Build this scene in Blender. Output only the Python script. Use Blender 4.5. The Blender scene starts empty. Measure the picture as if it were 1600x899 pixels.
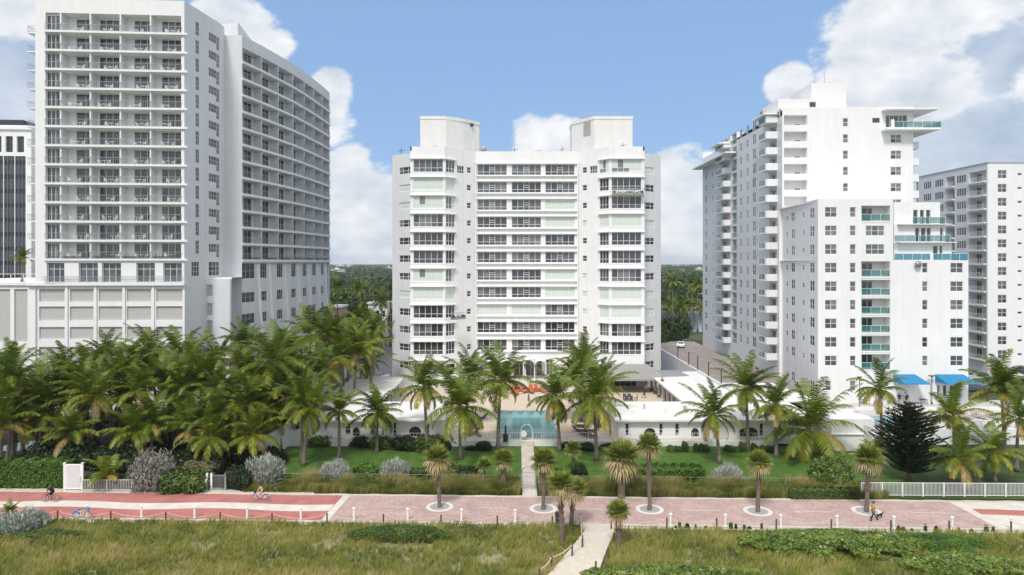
import bpy, math, random
import numpy as np
from mathutils import Vector, Matrix
R = math.radians
random.seed(7); rng = np.random.default_rng(7)
scene = bpy.context.scene
COL = scene.collection
# ---------------------------------------------------------------- camera, sky, sun, exposure
F = 1067.0; H = 23.5; HY = 410.0
cam_d = bpy.data.cameras.new("camera"); cam = bpy.data.objects.new("camera", cam_d); COL.objects.link(cam)
cam.location = (0, 0, H); cam.rotation_euler = (R(90), 0, 0)
cam_d.sensor_width = 36; cam_d.lens = 36 * F / 1600; cam_d.shift_y = -(449.5 - HY) / 1600
cam_d.clip_start = 0.5; cam_d.clip_end = 20000
scene.camera = cam
scene.render.resolution_x = 1024; scene.render.resolution_y = 575
scene.view_settings.view_transform = 'Standard'; scene.view_settings.look = 'None'
scene.view_settings.gamma = 1; scene.view_settings.exposure = 0.90
SUN_EL, SUN_AZ = 52.0, 197.0          # azimuth clockwise from +Y (the view direction)
sd = bpy.data.lights.new("sun", 'SUN'); so = bpy.data.objects.new("sun", sd); COL.objects.link(so)
sd.energy = 1.5; sd.angle = R(10.0); sd.color = (1.0, 0.955, 0.90)
_sv = Vector((math.sin(R(SUN_AZ)) * math.cos(R(SUN_EL)), math.cos(R(SUN_AZ)) * math.cos(R(SUN_EL)), math.sin(R(SUN_EL))))
so.rotation_euler = _sv.to_track_quat('Z', 'Y').to_euler(); so.location = (0, -50, 90)

world = bpy.data.worlds.new("World"); scene.world = world; world.use_nodes = True
def make_world():
    nt = world.node_tree; nt.nodes.clear(); N = nt.nodes.new; L = nt.links.new
    out = N('ShaderNodeOutputWorld'); bg = N('ShaderNodeBackground'); L(bg.outputs[0], out.inputs[0])
    bg.inputs[1].default_value = 0.1
    sky = N('ShaderNodeTexSky'); sky.sky_type = 'NISHITA'; sky.sun_disc = False
    sky.sun_elevation = R(SUN_EL); sky.sun_rotation = R(SUN_AZ)
    sky.air_density = 1.0; sky.dust_density = 0.6; sky.ozone_density = 2.5; sky.altitude = 10
    tc = N('ShaderNodeTexCoord'); sep = N('ShaderNodeSeparateXYZ'); L(tc.outputs['Generated'], sep.inputs[0])
    def M(op, a, b=None, c=None, clamp=False):
        n = N('ShaderNodeMath'); n.operation = op; n.use_clamp = clamp
        for i, v in enumerate((a, b, c)):
            if v is None: continue
            if isinstance(v, (int, float)): n.inputs[i].default_value = v
            else: L(v, n.inputs[i])
        return n.outputs[0]
    az = M('ARCTAN2', sep.outputs[0], sep.outputs[1]); el = M('ARCSINE', sep.outputs[2])
    def noise(scale, detail, rough, off=0.0, stretch=1.6):
        mp = N('ShaderNodeMapping'); mp.inputs['Scale'].default_value = (1, 1, stretch); mp.inputs['Location'].default_value = (off, off * .7, off * .3)
        L(tc.outputs['Generated'], mp.inputs[0])
        n = N('ShaderNodeTexNoise'); n.inputs['Scale'].default_value = scale; n.inputs['Detail'].default_value = detail; n.inputs['Roughness'].default_value = rough
        L(mp.outputs[0], n.inputs[0]); return n.outputs[0]
    n1 = noise(9, 9, .6); n2 = noise(26, 7, .62, 3.1); n3 = noise(3.2, 6, .55, 7.7); nlow = noise(14, 4, .5, 1.7)
    def blob(px, py, rx, ry):
        u = (px - 800) / F; a = math.atan(u); e = math.atan((HY - py) / F / math.sqrt(1 + u * u))
        dx = M('DIVIDE', M('SUBTRACT', az, a), rx / F); dy = M('DIVIDE', M('SUBTRACT', el, e), ry / F)
        return M('SUBTRACT', 1.0, M('SQRT', M('ADD', M('MULTIPLY', dx, dx), M('MULTIPLY', dy, dy))))
    def union(lst):
        m = None
        for b in lst:
            o = blob(*b); m = o if m is None else M('MAXIMUM', m, o)
        return m
    big = union([(1400, 50, 105, 90), (1480, 10, 130, 50), (1350, 105, 70, 60), (1235, 135, 42, 34), (1330, 140, 70, 48), (1420, 140, 90, 60), (1640, 130, 50, 40),
                 (855, 222, 62, 48), (900, 250, 70, 50), (380, 45, 80, 48), (345, 35, 50, 40), (425, 70, 45, 40),
                 (515, 150, 42, 48), (500, 190, 60, 50), (560, 320, 90, 88), (545, 265, 50, 45), (600, 360, 90, 70), (1062, 325, 68, 90), (1045, 265, 35, 35), (1090, 360, 60, 60),
                 (25, 10, 70, 45), (20, 340, 60, 90)])
    m = M('ADD', big, M('MULTIPLY', M('SUBTRACT', n1, 0.5), 1.5)); m = M('ADD', m, M('MULTIPLY', M('SUBTRACT', n2, 0.5), 0.55))
    cm = N('ShaderNodeMapRange'); cm.interpolation_type = 'SMOOTHSTEP'; L(m, cm.inputs[0]); cm.inputs[1].default_value = 0.02; cm.inputs[2].default_value = 0.30
    # thin grey cloud sheet: right and left of the view, and unseen cover behind and overhead, added to whiten and soften the light
    sheet = union([(1560, 230, 260, 190), (1480, 320, 260, 160), (1700, 150, 260, 260), (0, 180, 110, 200), (-150, 200, 220, 400)])
    behind = M('MAXIMUM', M('MULTIPLY', M('SUBTRACT', 0.25, sep.outputs[1]), 3.0, clamp=True), M('MULTIPLY', M('SUBTRACT', sep.outputs[2], 0.48), 5.0, clamp=True))
    sh = M('ADD', sheet, M('MULTIPLY', M('SUBTRACT', n3, 0.5), 1.6))
    sm = N('ShaderNodeMapRange'); sm.interpolation_type = 'SMOOTHSTEP'; L(sh, sm.inputs[0]); sm.inputs[1].default_value = -0.05; sm.inputs[2].default_value = 0.65; sm.inputs[4].default_value = 0.85
    bm = N('ShaderNodeMapRange'); L(n3, bm.inputs[0]); bm.inputs[1].default_value = 0.28; bm.inputs[2].default_value = 0.46
    sheet_f = M('MAXIMUM', sm.outputs[0], M('MULTIPLY', bm.outputs[0], behind))
    # horizon haze
    hz = N('ShaderNodeMapRange'); L(el, hz.inputs[0]); hz.inputs[1].default_value = 0.0; hz.inputs[2].default_value = 0.13; hz.inputs[3].default_value = 1; hz.inputs[4].default_value = 0
    hz2 = M('MULTIPLY', M('POWER', hz.outputs[0], 1.5), 0.85)
    def mix(f, a, b):
        n = N('ShaderNodeMix'); n.data_type = 'RGBA'
        if isinstance(f, float): n.inputs[0].default_value = f
        else: L(f, n.inputs[0])
        for i, v in ((6, a), (7, b)):
            if isinstance(v, tuple): n.inputs[i].default_value = (*v, 1)
            else: L(v, n.inputs[i])
        return n.outputs[2]
    hs = N('ShaderNodeHueSaturation'); hs.inputs['Saturation'].default_value = 1.0; hs.inputs['Value'].default_value = 1.0
    L(sky.outputs[0], hs.inputs['Color'])
    blue = mix(0.8, hs.outputs[0], (1.50, 2.45, 4.05))
    s1 = mix(hz2, blue, (3.6, 4.0, 4.7))
    shn = N('ShaderNodeMapRange'); L(M('ADD', M('MULTIPLY', n1, 0.6), M('MULTIPLY', n3, 0.5)), shn.inputs[0]); shn.inputs[1].default_value = 0.40; shn.inputs[2].default_value = 0.70
    shcol = mix(shn.outputs[0], (1.9, 2.45, 3.2), (4.3, 4.55, 4.9))
    s2 = mix(sheet_f, s1, shcol); s2 = mix(M('MULTIPLY', behind, 0.75), s2, (5.8, 6.0, 6.35))
    # cumulus: bright tops, greyer where thick and low
    br = N('ShaderNodeMapRange'); L(M('ADD', M('MULTIPLY', nlow, 0.9), M('MULTIPLY', n2, 0.5)), br.inputs[0]); br.inputs[1].default_value = 0.45; br.inputs[2].default_value = 0.95
    ccol = mix(br.outputs[0], (3.3, 3.65, 4.15), (5.4, 5.45, 5.55))
    s3 = mix(cm.outputs[0], s2, ccol)
    gm = M('MULTIPLY', M('SUBTRACT', 0.0, sep.outputs[2]), 8.0, clamp=True)
    s4 = mix(gm, s3, (1.6, 1.7, 1.5))
    L(s4, bg.inputs[0])
make_world()

# ---------------------------------------------------------------- helpers
def P3(px, py, Y): return Vector(((px - 800) / F * Y, Y, H - (py - HY) / F * Y))
def G(px, py, z=0.0):
    Y = (H - z) * F / (py - HY); return Vector(((px - 800) / F * Y, Y, z))
def PX(p): return (800 + F * p[0] / p[1], HY - (p[2] - H) * F / p[1])

_mats = {}
def mat(name, color, rough=0.6, metal=0.0, noise=0.0, nscale=4.0, bump=0.0, spec=0.5, alpha=1.0, streak=0.0, trans=0.0, emit=None, coat=0.0, rnd=0.0, bscale=None):
    if name in _mats: return _mats[name]
    m = bpy.data.materials.new(name); m.use_nodes = True; nt = m.node_tree; b = nt.nodes['Principled BSDF']; L = nt.links.new
    b.inputs['Base Color'].default_value = (*color, 1); b.inputs['Roughness'].default_value = rough; b.inputs['Metallic'].default_value = metal
    b.inputs['Specular IOR Level'].default_value = spec; b.inputs['Alpha'].default_value = alpha
    if coat: b.inputs['Coat Weight'].default_value = coat
    src = None
    if noise or bump or streak or rnd:
        tc = nt.nodes.new('ShaderNodeTexCoord')
        geo = nt.nodes.new('ShaderNodeNewGeometry')
    if noise:
        n = nt.nodes.new('ShaderNodeTexNoise'); n.inputs['Scale'].default_value = nscale; n.inputs['Detail'].default_value = 8; n.inputs['Roughness'].default_value = .65
        L(geo.outputs['Position'], n.inputs[0])
        r = nt.nodes.new('ShaderNodeMapRange'); L(n.outputs[0], r.inputs[0]); r.inputs[1].default_value = .3; r.inputs[2].default_value = .7
        r.inputs[3].default_value = 1 - noise; r.inputs[4].default_value = 1 + noise; src = r.outputs[0]
    if streak:
        mp = nt.nodes.new('ShaderNodeMapping'); mp.inputs['Scale'].default_value = (1.4, 1.4, 0.10); L(geo.outputs['Position'], mp.inputs[0])
        n = nt.nodes.new('ShaderNodeTexNoise'); n.inputs['Scale'].default_value = 1.0; n.inputs['Detail'].default_value = 6; n.inputs['Roughness'].default_value = .6; L(mp.outputs[0], n.inputs[0])
        r = nt.nodes.new('ShaderNodeMapRange'); L(n.outputs[0], r.inputs[0]); r.inputs[1].default_value = .35; r.inputs[2].default_value = .7; r.inputs[3].default_value = 1; r.inputs[4].default_value = 1 - streak
        if src is None: src = r.outputs[0]
        else:
            mu = nt.nodes.new('ShaderNodeMath'); mu.operation = 'MULTIPLY'; L(src, mu.inputs[0]); L(r.outputs[0], mu.inputs[1]); src = mu.outputs[0]
    if rnd:
        oi = nt.nodes.new('ShaderNodeObjectInfo'); r = nt.nodes.new('ShaderNodeMapRange'); L(oi.outputs['Random'], r.inputs[0]); r.inputs[3].default_value = 1 - rnd; r.inputs[4].default_value = 1 + rnd
        if src is None: src = r.outputs[0]
        else:
            mu = nt.nodes.new('ShaderNodeMath'); mu.operation = 'MULTIPLY'; L(src, mu.inputs[0]); L(r.outputs[0], mu.inputs[1]); src = mu.outputs[0]
    if src is not None:
        mx = nt.nodes.new('ShaderNodeVectorMath'); mx.operation = 'SCALE'; mx.inputs[0].default_value = color; L(src, mx.inputs['Scale']); L(mx.outputs[0], b.inputs['Base Color'])
    if bump:
        n = nt.nodes.new('ShaderNodeTexNoise'); n.inputs['Scale'].default_value = bscale or nscale * 4; n.inputs['Detail'].default_value = 5; L(geo.outputs['Position'], n.inputs[0])
        bp = nt.nodes.new('ShaderNodeBump'); bp.inputs['Strength'].default_value = bump; bp.inputs['Distance'].default_value = .05; L(n.outputs[0], bp.inputs['Height']); L(bp.outputs[0], b.inputs['Normal'])
    if trans: b.inputs['Transmission Weight'].default_value = trans
    if emit: b.inputs['Emission Color'].default_value = (*emit[0], 1); b.inputs['Emission Strength'].default_value = emit[1]
    _mats[name] = m; return m

def tmat(name, stops, rough=0.5, transl=0.25, spec=0.3, patch=0.0, pscale=0.3, var=0.0):
    """foliage: colour ramp driven by a per-face 'rnd' value, part diffuse, part translucent"""
    if name in _mats: return _mats[name]
    m = bpy.data.materials.new(name); m.use_nodes = True; nt = m.node_tree; b = nt.nodes['Principled BSDF']; L = nt.links.new
    at = nt.nodes.new('ShaderNodeAttribute'); at.attribute_name = 'rnd'
    fac = at.outputs['Fac']
    oi = nt.nodes.new('ShaderNodeObjectInfo'); r0 = nt.nodes.new('ShaderNodeMapRange'); L(oi.outputs['Random'], r0.inputs[0]); r0.inputs[3].default_value = -var; r0.inputs[4].default_value = var
    a0 = nt.nodes.new('ShaderNodeMath'); a0.operation = 'ADD'; a0.use_clamp = True; L(fac, a0.inputs[0]); L(r0.outputs[0], a0.inputs[1]); fac = a0.outputs[0]
    if patch:
        geo = nt.nodes.new('ShaderNodeNewGeometry'); n = nt.nodes.new('ShaderNodeTexNoise'); n.inputs['Scale'].default_value = pscale; n.inputs['Detail'].default_value = 4
        L(geo.outputs['Position'], n.inputs[0])
        r = nt.nodes.new('ShaderNodeMapRange'); L(n.outputs[0], r.inputs[0]); r.inputs[1].default_value = .35; r.inputs[2].default_value = .65; r.inputs[3].default_value = -patch; r.inputs[4].default_value = patch
        ad = nt.nodes.new('ShaderNodeMath'); ad.operation = 'ADD'; ad.use_clamp = True; L(fac, ad.inputs[0]); L(r.outputs[0], ad.inputs[1]); fac = ad.outputs[0]
    cr = nt.nodes.new('ShaderNodeValToRGB'); L(fac, cr.inputs[0])
    e = cr.color_ramp.elements
    while len(e) > 1: e.remove(e[-1])
    e[0].position = stops[0][0]; e[0].color = (*stops[0][1], 1)
    for p, c in stops[1:]:
        x = e.new(p); x.color = (*c, 1)
    L(cr.outputs[0], b.inputs['Base Color']); b.inputs['Roughness'].default_value = rough; b.inputs['Specular IOR Level'].default_value = spec
    tr = nt.nodes.new('ShaderNodeBsdfTranslucent'); L(cr.outputs[0], tr.inputs[0])
    mx = nt.nodes.new('ShaderNodeMixShader'); mx.inputs[0].default_value = transl
    L(b.outputs[0], mx.inputs[1]); L(tr.outputs[0], mx.inputs[2]); L(mx.outputs[0], nt.nodes['Material Output'].inputs[0])
    _mats[name] = m; return m

WL = {}   # world location of each root
def tag(o, label=None, cat=None, group=None, kind=None):
    if label and len(label.split()) > 16: print('LONG', len(label.split()), label)
    if label: o['label'] = label
    if cat: o['category'] = cat
    if group: o['group'] = group
    if kind: o['kind'] = kind
    return o
def thing(name, label, cat, loc=(0, 0, 0), group=None, rz=0.0, scale=1.0):
    o = bpy.data.objects.new(name, None); o.empty_display_size = .3; COL.objects.link(o)
    o.location = loc; o.rotation_euler = (0, 0, rz); o.scale = (scale,) * 3
    tag(o, label, cat, group); WL[o.name] = Vector(loc); return o
def link(name, me, parent=None, M=None):
    o = bpy.data.objects.new(name, me); COL.objects.link(o)
    if parent is not None: o.parent = parent
    if M is not None: o.matrix_local = M
    return o

class MB:
    def __init__(s): s.v = []; s.f = []; s.m = []
    def quad(s, a, b, c, d, m=0):
        i = len(s.v); s.v += [tuple(a), tuple(b), tuple(c), tuple(d)]; s.f.append((i, i + 1, i + 2, i + 3)); s.m.append(m)
    def poly(s, pts, m=0):
        i = len(s.v); s.v += [tuple(p) for p in pts]; s.f.append(tuple(range(i, i + len(pts)))); s.m.append(m)
    def box(s, x0, x1, y0, y1, z0, z1, m=0, M=None):
        c = [Vector((x, y, z)) for z in (z0, z1) for y in (y0, y1) for x in (x0, x1)]
        if M is not None: c = [M @ p for p in c]
        i = len(s.v); s.v += [tuple(p) for p in c]
        for q in ((0, 2, 3, 1), (4, 5, 7, 6), (0, 1, 5, 4), (1, 3, 7, 5), (3, 2, 6, 7), (2, 0, 4, 6)):
            s.f.append(tuple(i + k for k in q)); s.m.append(m)
    def prism(s, poly, z0, z1, m=0, mtop=None, bottom=True, skip=()):
        n = len(poly)
        for k in range(n):
            if k in skip: continue
            a, b = poly[k], poly[(k + 1) % n]
            s.quad((a[0], a[1], z0), (b[0], b[1], z0), (b[0], b[1], z1), (a[0], a[1], z1), m)
        s.poly([(p[0], p[1], z1) for p in poly], m if mtop is None else mtop)
        if bottom: s.poly([(p[0], p[1], z0) for p in reversed(poly)], m)
    def tube(s, pts, rad, n=6, m=0, caps=True):
        pts = [Vector(p) for p in pts]
        if not isinstance(rad, (list, tuple)): rad = [rad] * len(pts)
        i0 = len(s.v); up = None
        for k, p in enumerate(pts):
            t = (pts[min(k + 1, len(pts) - 1)] - pts[max(k - 1, 0)]).normalized()
            if up is None: up = Vector((0, 0, 1)) if abs(t.z) < .9 else Vector((1, 0, 0))
            a = t.cross(up).normalized(); b = t.cross(a).normalized(); up = -b if False else up
            for j in range(n):
                w = 2 * math.pi * j / n; s.v.append(tuple(p + (a * math.cos(w) + b * math.sin(w)) * rad[k]))
        for k in range(len(pts) - 1):
            for j in range(n):
                a = i0 + k * n + j; b = i0 + k * n + (j + 1) % n
                s.f.append((a, b, b + n, a + n)); s.m.append(m)
        if caps:
            s.f.append(tuple(i0 + j for j in reversed(range(n)))); s.m.append(m)
            e = i0 + (len(pts) - 1) * n; s.f.append(tuple(e + j for j in range(n))); s.m.append(m)
    def lathe(s, prof, n=16, m=0, c=(0, 0, 0)):
        i0 = len(s.v)
        for r, z in prof:
            for j in range(n):
                w = 2 * math.pi * j / n; s.v.append((c[0] + r * math.cos(w), c[1] + r * math.sin(w), c[2] + z))
        for k in range(len(prof) - 1):
            for j in range(n):
                a = i0 + k * n + j; b = i0 + k * n + (j + 1) % n
                s.f.append((a, b, b + n, a + n)); s.m.append(m)
        e = i0 + (len(prof) - 1) * n
        s.f.append(tuple(e + j for j in range(n))); s.m.append(m)
    def ball(s, c, r, n=10, k=6, m=0):
        if not isinstance(r, (tuple, list)): r = (r, r, r)
        i0 = len(s.v)
        for a in range(k + 1):
            th = math.pi * a / k
            for j in range(n):
                w = 2 * math.pi * j / n; s.v.append((c[0] + r[0] * math.sin(th) * math.cos(w), c[1] + r[1] * math.sin(th) * math.sin(w), c[2] + r[2] * math.cos(th)))
        for a in range(k):
            for j in range(n):
                p = i0 + a * n + j; q = i0 + a * n + (j + 1) % n
                s.f.append((p, p + n, q + n, q)); s.m.append(m)
    def torus(s, c, R0, r, axis='y', n=20, k=6, m=0):
        i0 = len(s.v)
        for a in range(n):
            t = 2 * math.pi * a / n
            for j in range(k):
                w = 2 * math.pi * j / k; rr = R0 + r * math.cos(w); h = r * math.sin(w)
                x, z = rr * math.cos(t), rr * math.sin(t)
                s.v.append((c[0] + x, c[1] + h, c[2] + z) if axis == 'y' else (c[0] + x, c[1] + z, c[2] + h))
        for a in range(n):
            for j in range(k):
                p = i0 + a * k + j; q = i0 + a * k + (j + 1) % k; p2 = i0 + ((a + 1) % n) * k + j; q2 = i0 + ((a + 1) % n) * k + (j + 1) % k
                s.f.append((p, p2, q2, q)); s.m.append(m)
    def add(s, o, M=None):
        i = len(s.v)
        s.v += o.v if M is None else [tuple(M @ Vector(p)) for p in o.v]
        s.f += [tuple(i + k for k in f) for f in o.f]; s.m += o.m
    def mesh(s, name, mats, off=None, smooth=False):
        me = bpy.data.meshes.new(name)
        vs = s.v if off is None else [(p[0] - off[0], p[1] - off[1], p[2] - off[2]) for p in s.v]
        me.from_pydata(vs, [], s.f)
        for m in mats: me.materials.append(m)
        me.polygons.foreach_set('material_index', s.m)
        if smooth: me.polygons.foreach_set('use_smooth', [True] * len(s.f))
        me.update(); return me
    def build(s, name, mats, parent=None, smooth=False, world=True):
        """world=True: vertices are in world coordinates, the parent root stands at WL[parent]"""
        if not isinstance(mats, (list, tuple)): mats = [mats]
        off = None; r = parent
        while r is not None and r.name not in WL: r = r.parent
        if world and r is not None: off = WL[r.name]
        if parent is None and world and s.v:
            a = np.array(s.v); off = Vector((float((a[:, 0].min() + a[:, 0].max()) / 2), float((a[:, 1].min() + a[:, 1].max()) / 2), float(a[:, 2].min())))
            o = link(name, s.mesh(name, mats, off, smooth)); o.location = off; return o
        return link(name, s.mesh(name, mats, off, smooth), parent)

def np_mesh(name, verts, faces, rnds, mats, midx=None):
    me = bpy.data.meshes.new(name)
    nv = len(verts); tot = sum(len(f) for f in faces)
    me.vertices.add(nv); me.vertices.foreach_set('co', np.ascontiguousarray(verts, dtype=np.float32).ravel())
    loops = np.concatenate([f.ravel() for f in faces]).astype(np.int32)
    lens = np.concatenate([np.full(len(f), f.shape[1]) for f in faces]).astype(np.int32)
    me.loops.add(len(loops)); me.loops.foreach_set('vertex_index', loops)
    me.polygons.add(tot); st = np.concatenate([[0], np.cumsum(lens)[:-1]]).astype(np.int32)
    me.polygons.foreach_set('loop_start', st); me.polygons.foreach_set('loop_total', lens)
    if midx is not None: me.polygons.foreach_set('material_index', np.concatenate(midx).astype(np.int32))
    for m in (mats if isinstance(mats, (list, tuple)) else [mats]): me.materials.append(m)
    at = me.attributes.new('rnd', 'FLOAT', 'FACE'); at.data.foreach_set('value', np.concatenate(rnds).astype(np.float32))
    me.update(calc_edges=True); me.validate(); return me

class Rep:
    """a repeated part of one thing: the 100 that show largest become parts, the rest one 'stuff' part"""
    cache = {}
    def __init__(s, name, parent, cap=100): s.name = name; s.p = parent; s.items = []; s.cap = cap
    def add(s, key, mb, mats, M):
        s.items.append((key, mb, mats, M))
    def done(s):
        def size(it):
            a = np.array([PX(it[3] @ Vector(v)) for v in it[1].v[:: max(1, len(it[1].v) // 24)]])
            return float(np.ptp(a[:, 0]) * np.ptp(a[:, 1]))
        L = WL[s.p.name]; T = Matrix.Translation(-L)
        its = s.items if len(s.items) <= s.cap else sorted(s.items, key=size, reverse=True)
        for key, mb, mats, M in its[:s.cap]:
            k = (s.name, key)
            if k not in Rep.cache: Rep.cache[k] = mb.mesh(s.name, mats)
            link(s.name, Rep.cache[k], s.p, T @ M)
        rest = its[s.cap:]
        if rest:
            mats = rest[0][2]; big = MB()
            for key, mb, mm, M in rest: big.add(mb, T @ M)
            o = link(s.name, big.mesh(s.name, mats), s.p); o['kind'] = 'stuff'

class Fac:
    """a vertical facade from P (left) to Q (right) as seen from outside"""
    def __init__(s, P, Q):
        s.P = Vector((P[0], P[1], 0)); s.Q = Vector((Q[0], Q[1], 0)); s.L = (s.Q - s.P).length; s.d = (s.Q - s.P) / s.L; s.n = Vector((s.d.y, -s.d.x, 0))
    def u(s, px):
        k = (px - 800) / F; dx, dy = (s.Q - s.P).x, (s.Q - s.P).y
        return (k * s.P.y - s.P.x) / (dx - k * dy) * s.L
    def y(s, px): return (s.P + s.d * s.u(px)).y
    def z(s, px, py): return H - (py - HY) / F * s.y(px)
    def rect(s, x0, x1, y0, y1):
        xm = (x0 + x1) / 2; return (s.u(x0), s.u(x1), s.z(xm, y1), s.z(xm, y0))
    def M(s, u=0.0, z=0.0, dep=0.0):
        o = s.P + s.d * u - s.n * dep
        return Matrix(((s.d.x, -s.n.x, 0, o.x), (s.d.y, -s.n.y, 0, o.y), (0, 0, 1, z), (0, 0, 0, 1)))
    def box(s, mb, u0, u1, d0, d1, z0, z1, m=0):     # d = depth into the wall (negative = proud)
        mb.box(u0, u1, d0, d1, z0, z1, m, s.M())
    def wall(s, mb, z0, z1, holes, m=0, dep=0.16, u0=0.0, u1=None):
        """holes: (u0,u1,z0,z1[,depth[,back material]])"""
        u1 = s.L if u1 is None else u1
        us = sorted(set([u0, u1] + [round(h[0], 4) for h in holes] + [round(h[1], 4) for h in holes])); us = [u for u in us if u0 - 1e-6 <= u <= u1 + 1e-6]
        zs = sorted(set([z0, z1] + [round(h[2], 4) for h in holes] + [round(h[3], 4) for h in holes])); zs = [z for z in zs if z0 - 1e-6 <= z <= z1 + 1e-6]
        M = s.M()
        occ = np.zeros((len(us), len(zs)), bool)
        for h in holes:
            for i in range(len(us) - 1):
                c = (us[i] + us[i + 1]) / 2
                if h[0] < c < h[1]:
                    for j in range(len(zs) - 1):
                        e = (zs[j] + zs[j + 1]) / 2
                        if h[2] < e < h[3]: occ[i, j] = True
        for j in range(len(zs) - 1):
            i = 0
            while i < len(us) - 1:
                if occ[i, j]: i += 1; continue
                k = i
                while k < len(us) - 1 and not occ[k, j]: k += 1
                mb.quad(M @ Vector((us[i], 0, zs[j])), M @ Vector((us[k], 0, zs[j])), M @ Vector((us[k], 0, zs[j + 1])), M @ Vector((us[i], 0, zs[j + 1])), m); i = k
        for h in holes:
            a, b, c, e = h[:4]; d = h[4] if len(h) > 4 else dep
            q = lambda p1, p2, p3, p4, mm=m: mb.quad(M @ Vector(p1), M @ Vector(p2), M @ Vector(p3), M @ Vector(p4), mm)
            q((a, 0, c), (b, 0, c), (b, d, c), (a, d, c)); q((a, 0, e), (a, d, e), (b, d, e), (b, 0, e))
            q((a, 0, c), (a, d, c), (a, d, e), (a, 0, e)); q((b, 0, c), (b, 0, e), (b, d, e), (b, d, c))
            if len(h) > 5: q((a, d, c), (b, d, c), (b, d, e), (a, d, e), h[5])

_win = {}
def win(w, h, cols, rows, var=0, kinds=(1, 1, 2, 1, 3), fr=0.07, pat=None):
    """window seen from -y: frame material 0, panes 1..; cols/rows = lists of fractions"""
    key = (round(w, 2), round(h, 2), tuple(cols), tuple(rows), var, kinds, fr)
    if key in _win: return key, _win[key]
    rd = random.Random(hash(key) % 9999 if not pat else pat); mb = MB()
    xs = [0.0]; [xs.append(xs[-1] + c / sum(cols) * w) for c in cols]
    zs = [0.0]; [zs.append(zs[-1] + c / sum(rows) * h) for c in rows]
    for i in range(len(cols)):
        col = rd.choice(kinds)
        for j in range(len(rows)):
            k = col if rd.random() < .75 else rd.choice(kinds)
            mb.quad((xs[i], 0.05, zs[j]), (xs[i + 1], 0.05, zs[j]), (xs[i + 1], 0.05, zs[j + 1]), (xs[i], 0.05, zs[j + 1]), k)
    for i, x in enumerate(xs):
        a = x - fr / 2 if 0 < i < len(cols) else (0 if i == 0 else w - fr); mb.box(a, a + fr, 0.0, 0.06, 0, h, 0)
    for j, z in enumerate(zs):
        a = z - fr / 2 if 0 < j < len(rows) else (0 if j == 0 else h - fr); mb.box(fr * .5, w - fr * .5, 0.01, 0.06, a, a + fr, 0)
    _win[key] = mb; return key, mb

def rail(L, h=1.05, step=0.2, m=0):
    mb = MB(); mb.box(0, L, 0, .05, h - .05, h, m); mb.box(0, L, .01, .04, .08, .12, m)
    n = max(2, int(L / step))
    for k in range(n + 1):
        x = k * (L - .025) / n; mb.box(x, x + .025, .012, .037, .1, h - .03, m)
    return mb
def glassrail(L, h=1.05, post=1.5):
    mb = MB(); mb.box(0, L, 0.0, .06, h - .05, h, 0); n = max(1, int(round(L / post)))
    for k in range(n + 1):
        x = min(k * L / n, L - .05); mb.box(x, x + .05, 0, .06, 0, h - .05, 0)
    mb.box(0.02, L - .02, .02, .035, .06, h - .05, 1)
    return mb
# ---------------------------------------------------------------- common materials
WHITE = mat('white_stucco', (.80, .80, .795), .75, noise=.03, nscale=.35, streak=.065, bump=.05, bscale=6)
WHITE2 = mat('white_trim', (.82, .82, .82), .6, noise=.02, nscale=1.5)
GREY_SHADE = mat('grey_and_shaded_stucco', (.67, .68, .70), .75, noise=.03, nscale=.6, streak=.08)  # grey walls, and white walls whose shaded sides are painted in
ROOFW = mat('white_roof_membrane', (.74, .73, .705), .7, noise=.09, nscale=.5, streak=.04)
ROOFG = mat('grey_roof_gravel', (.42, .41, .40), .9, noise=.1, nscale=1.5)
FRAME = mat('white_window_frame', (.75, .76, .77), .4)
FRAMEG = mat('grey_aluminium', (.50, .52, .55), .4, metal=.3)
GL1 = mat('dark_window_glass', (.035, .038, .046), .06, spec=.9, noise=.35, nscale=.35)
GL2 = mat('mid_window_glass', (.085, .09, .10), .08, spec=.9, noise=.35, nscale=.35)
GL3 = mat('curtained_window_glass', (.17, .18, .19), .14, spec=.7, noise=.25, nscale=1.5)
GL4 = mat('pale_green_storm_shutter', (.60, .67, .60), .5, noise=.05, nscale=2)
LOUV = mat('grey_louvre_panel', (.47, .46, .44), .7, noise=.05, nscale=2.0)
TEALG = mat('teal_balcony_glass', (.04, .22, .21), .08, spec=.8, alpha=.5)
BLUEG = mat('blue_balcony_glass', (.03, .26, .38), .08, spec=.8, alpha=.72)
RAILM = mat('grey_metal_railing', (.36, .38, .40), .5, metal=.0)
DARKM = mat('black_metal', (.03, .03, .035), .5)
WM = [FRAME, GL1, GL2, GL3, GL4]
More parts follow.
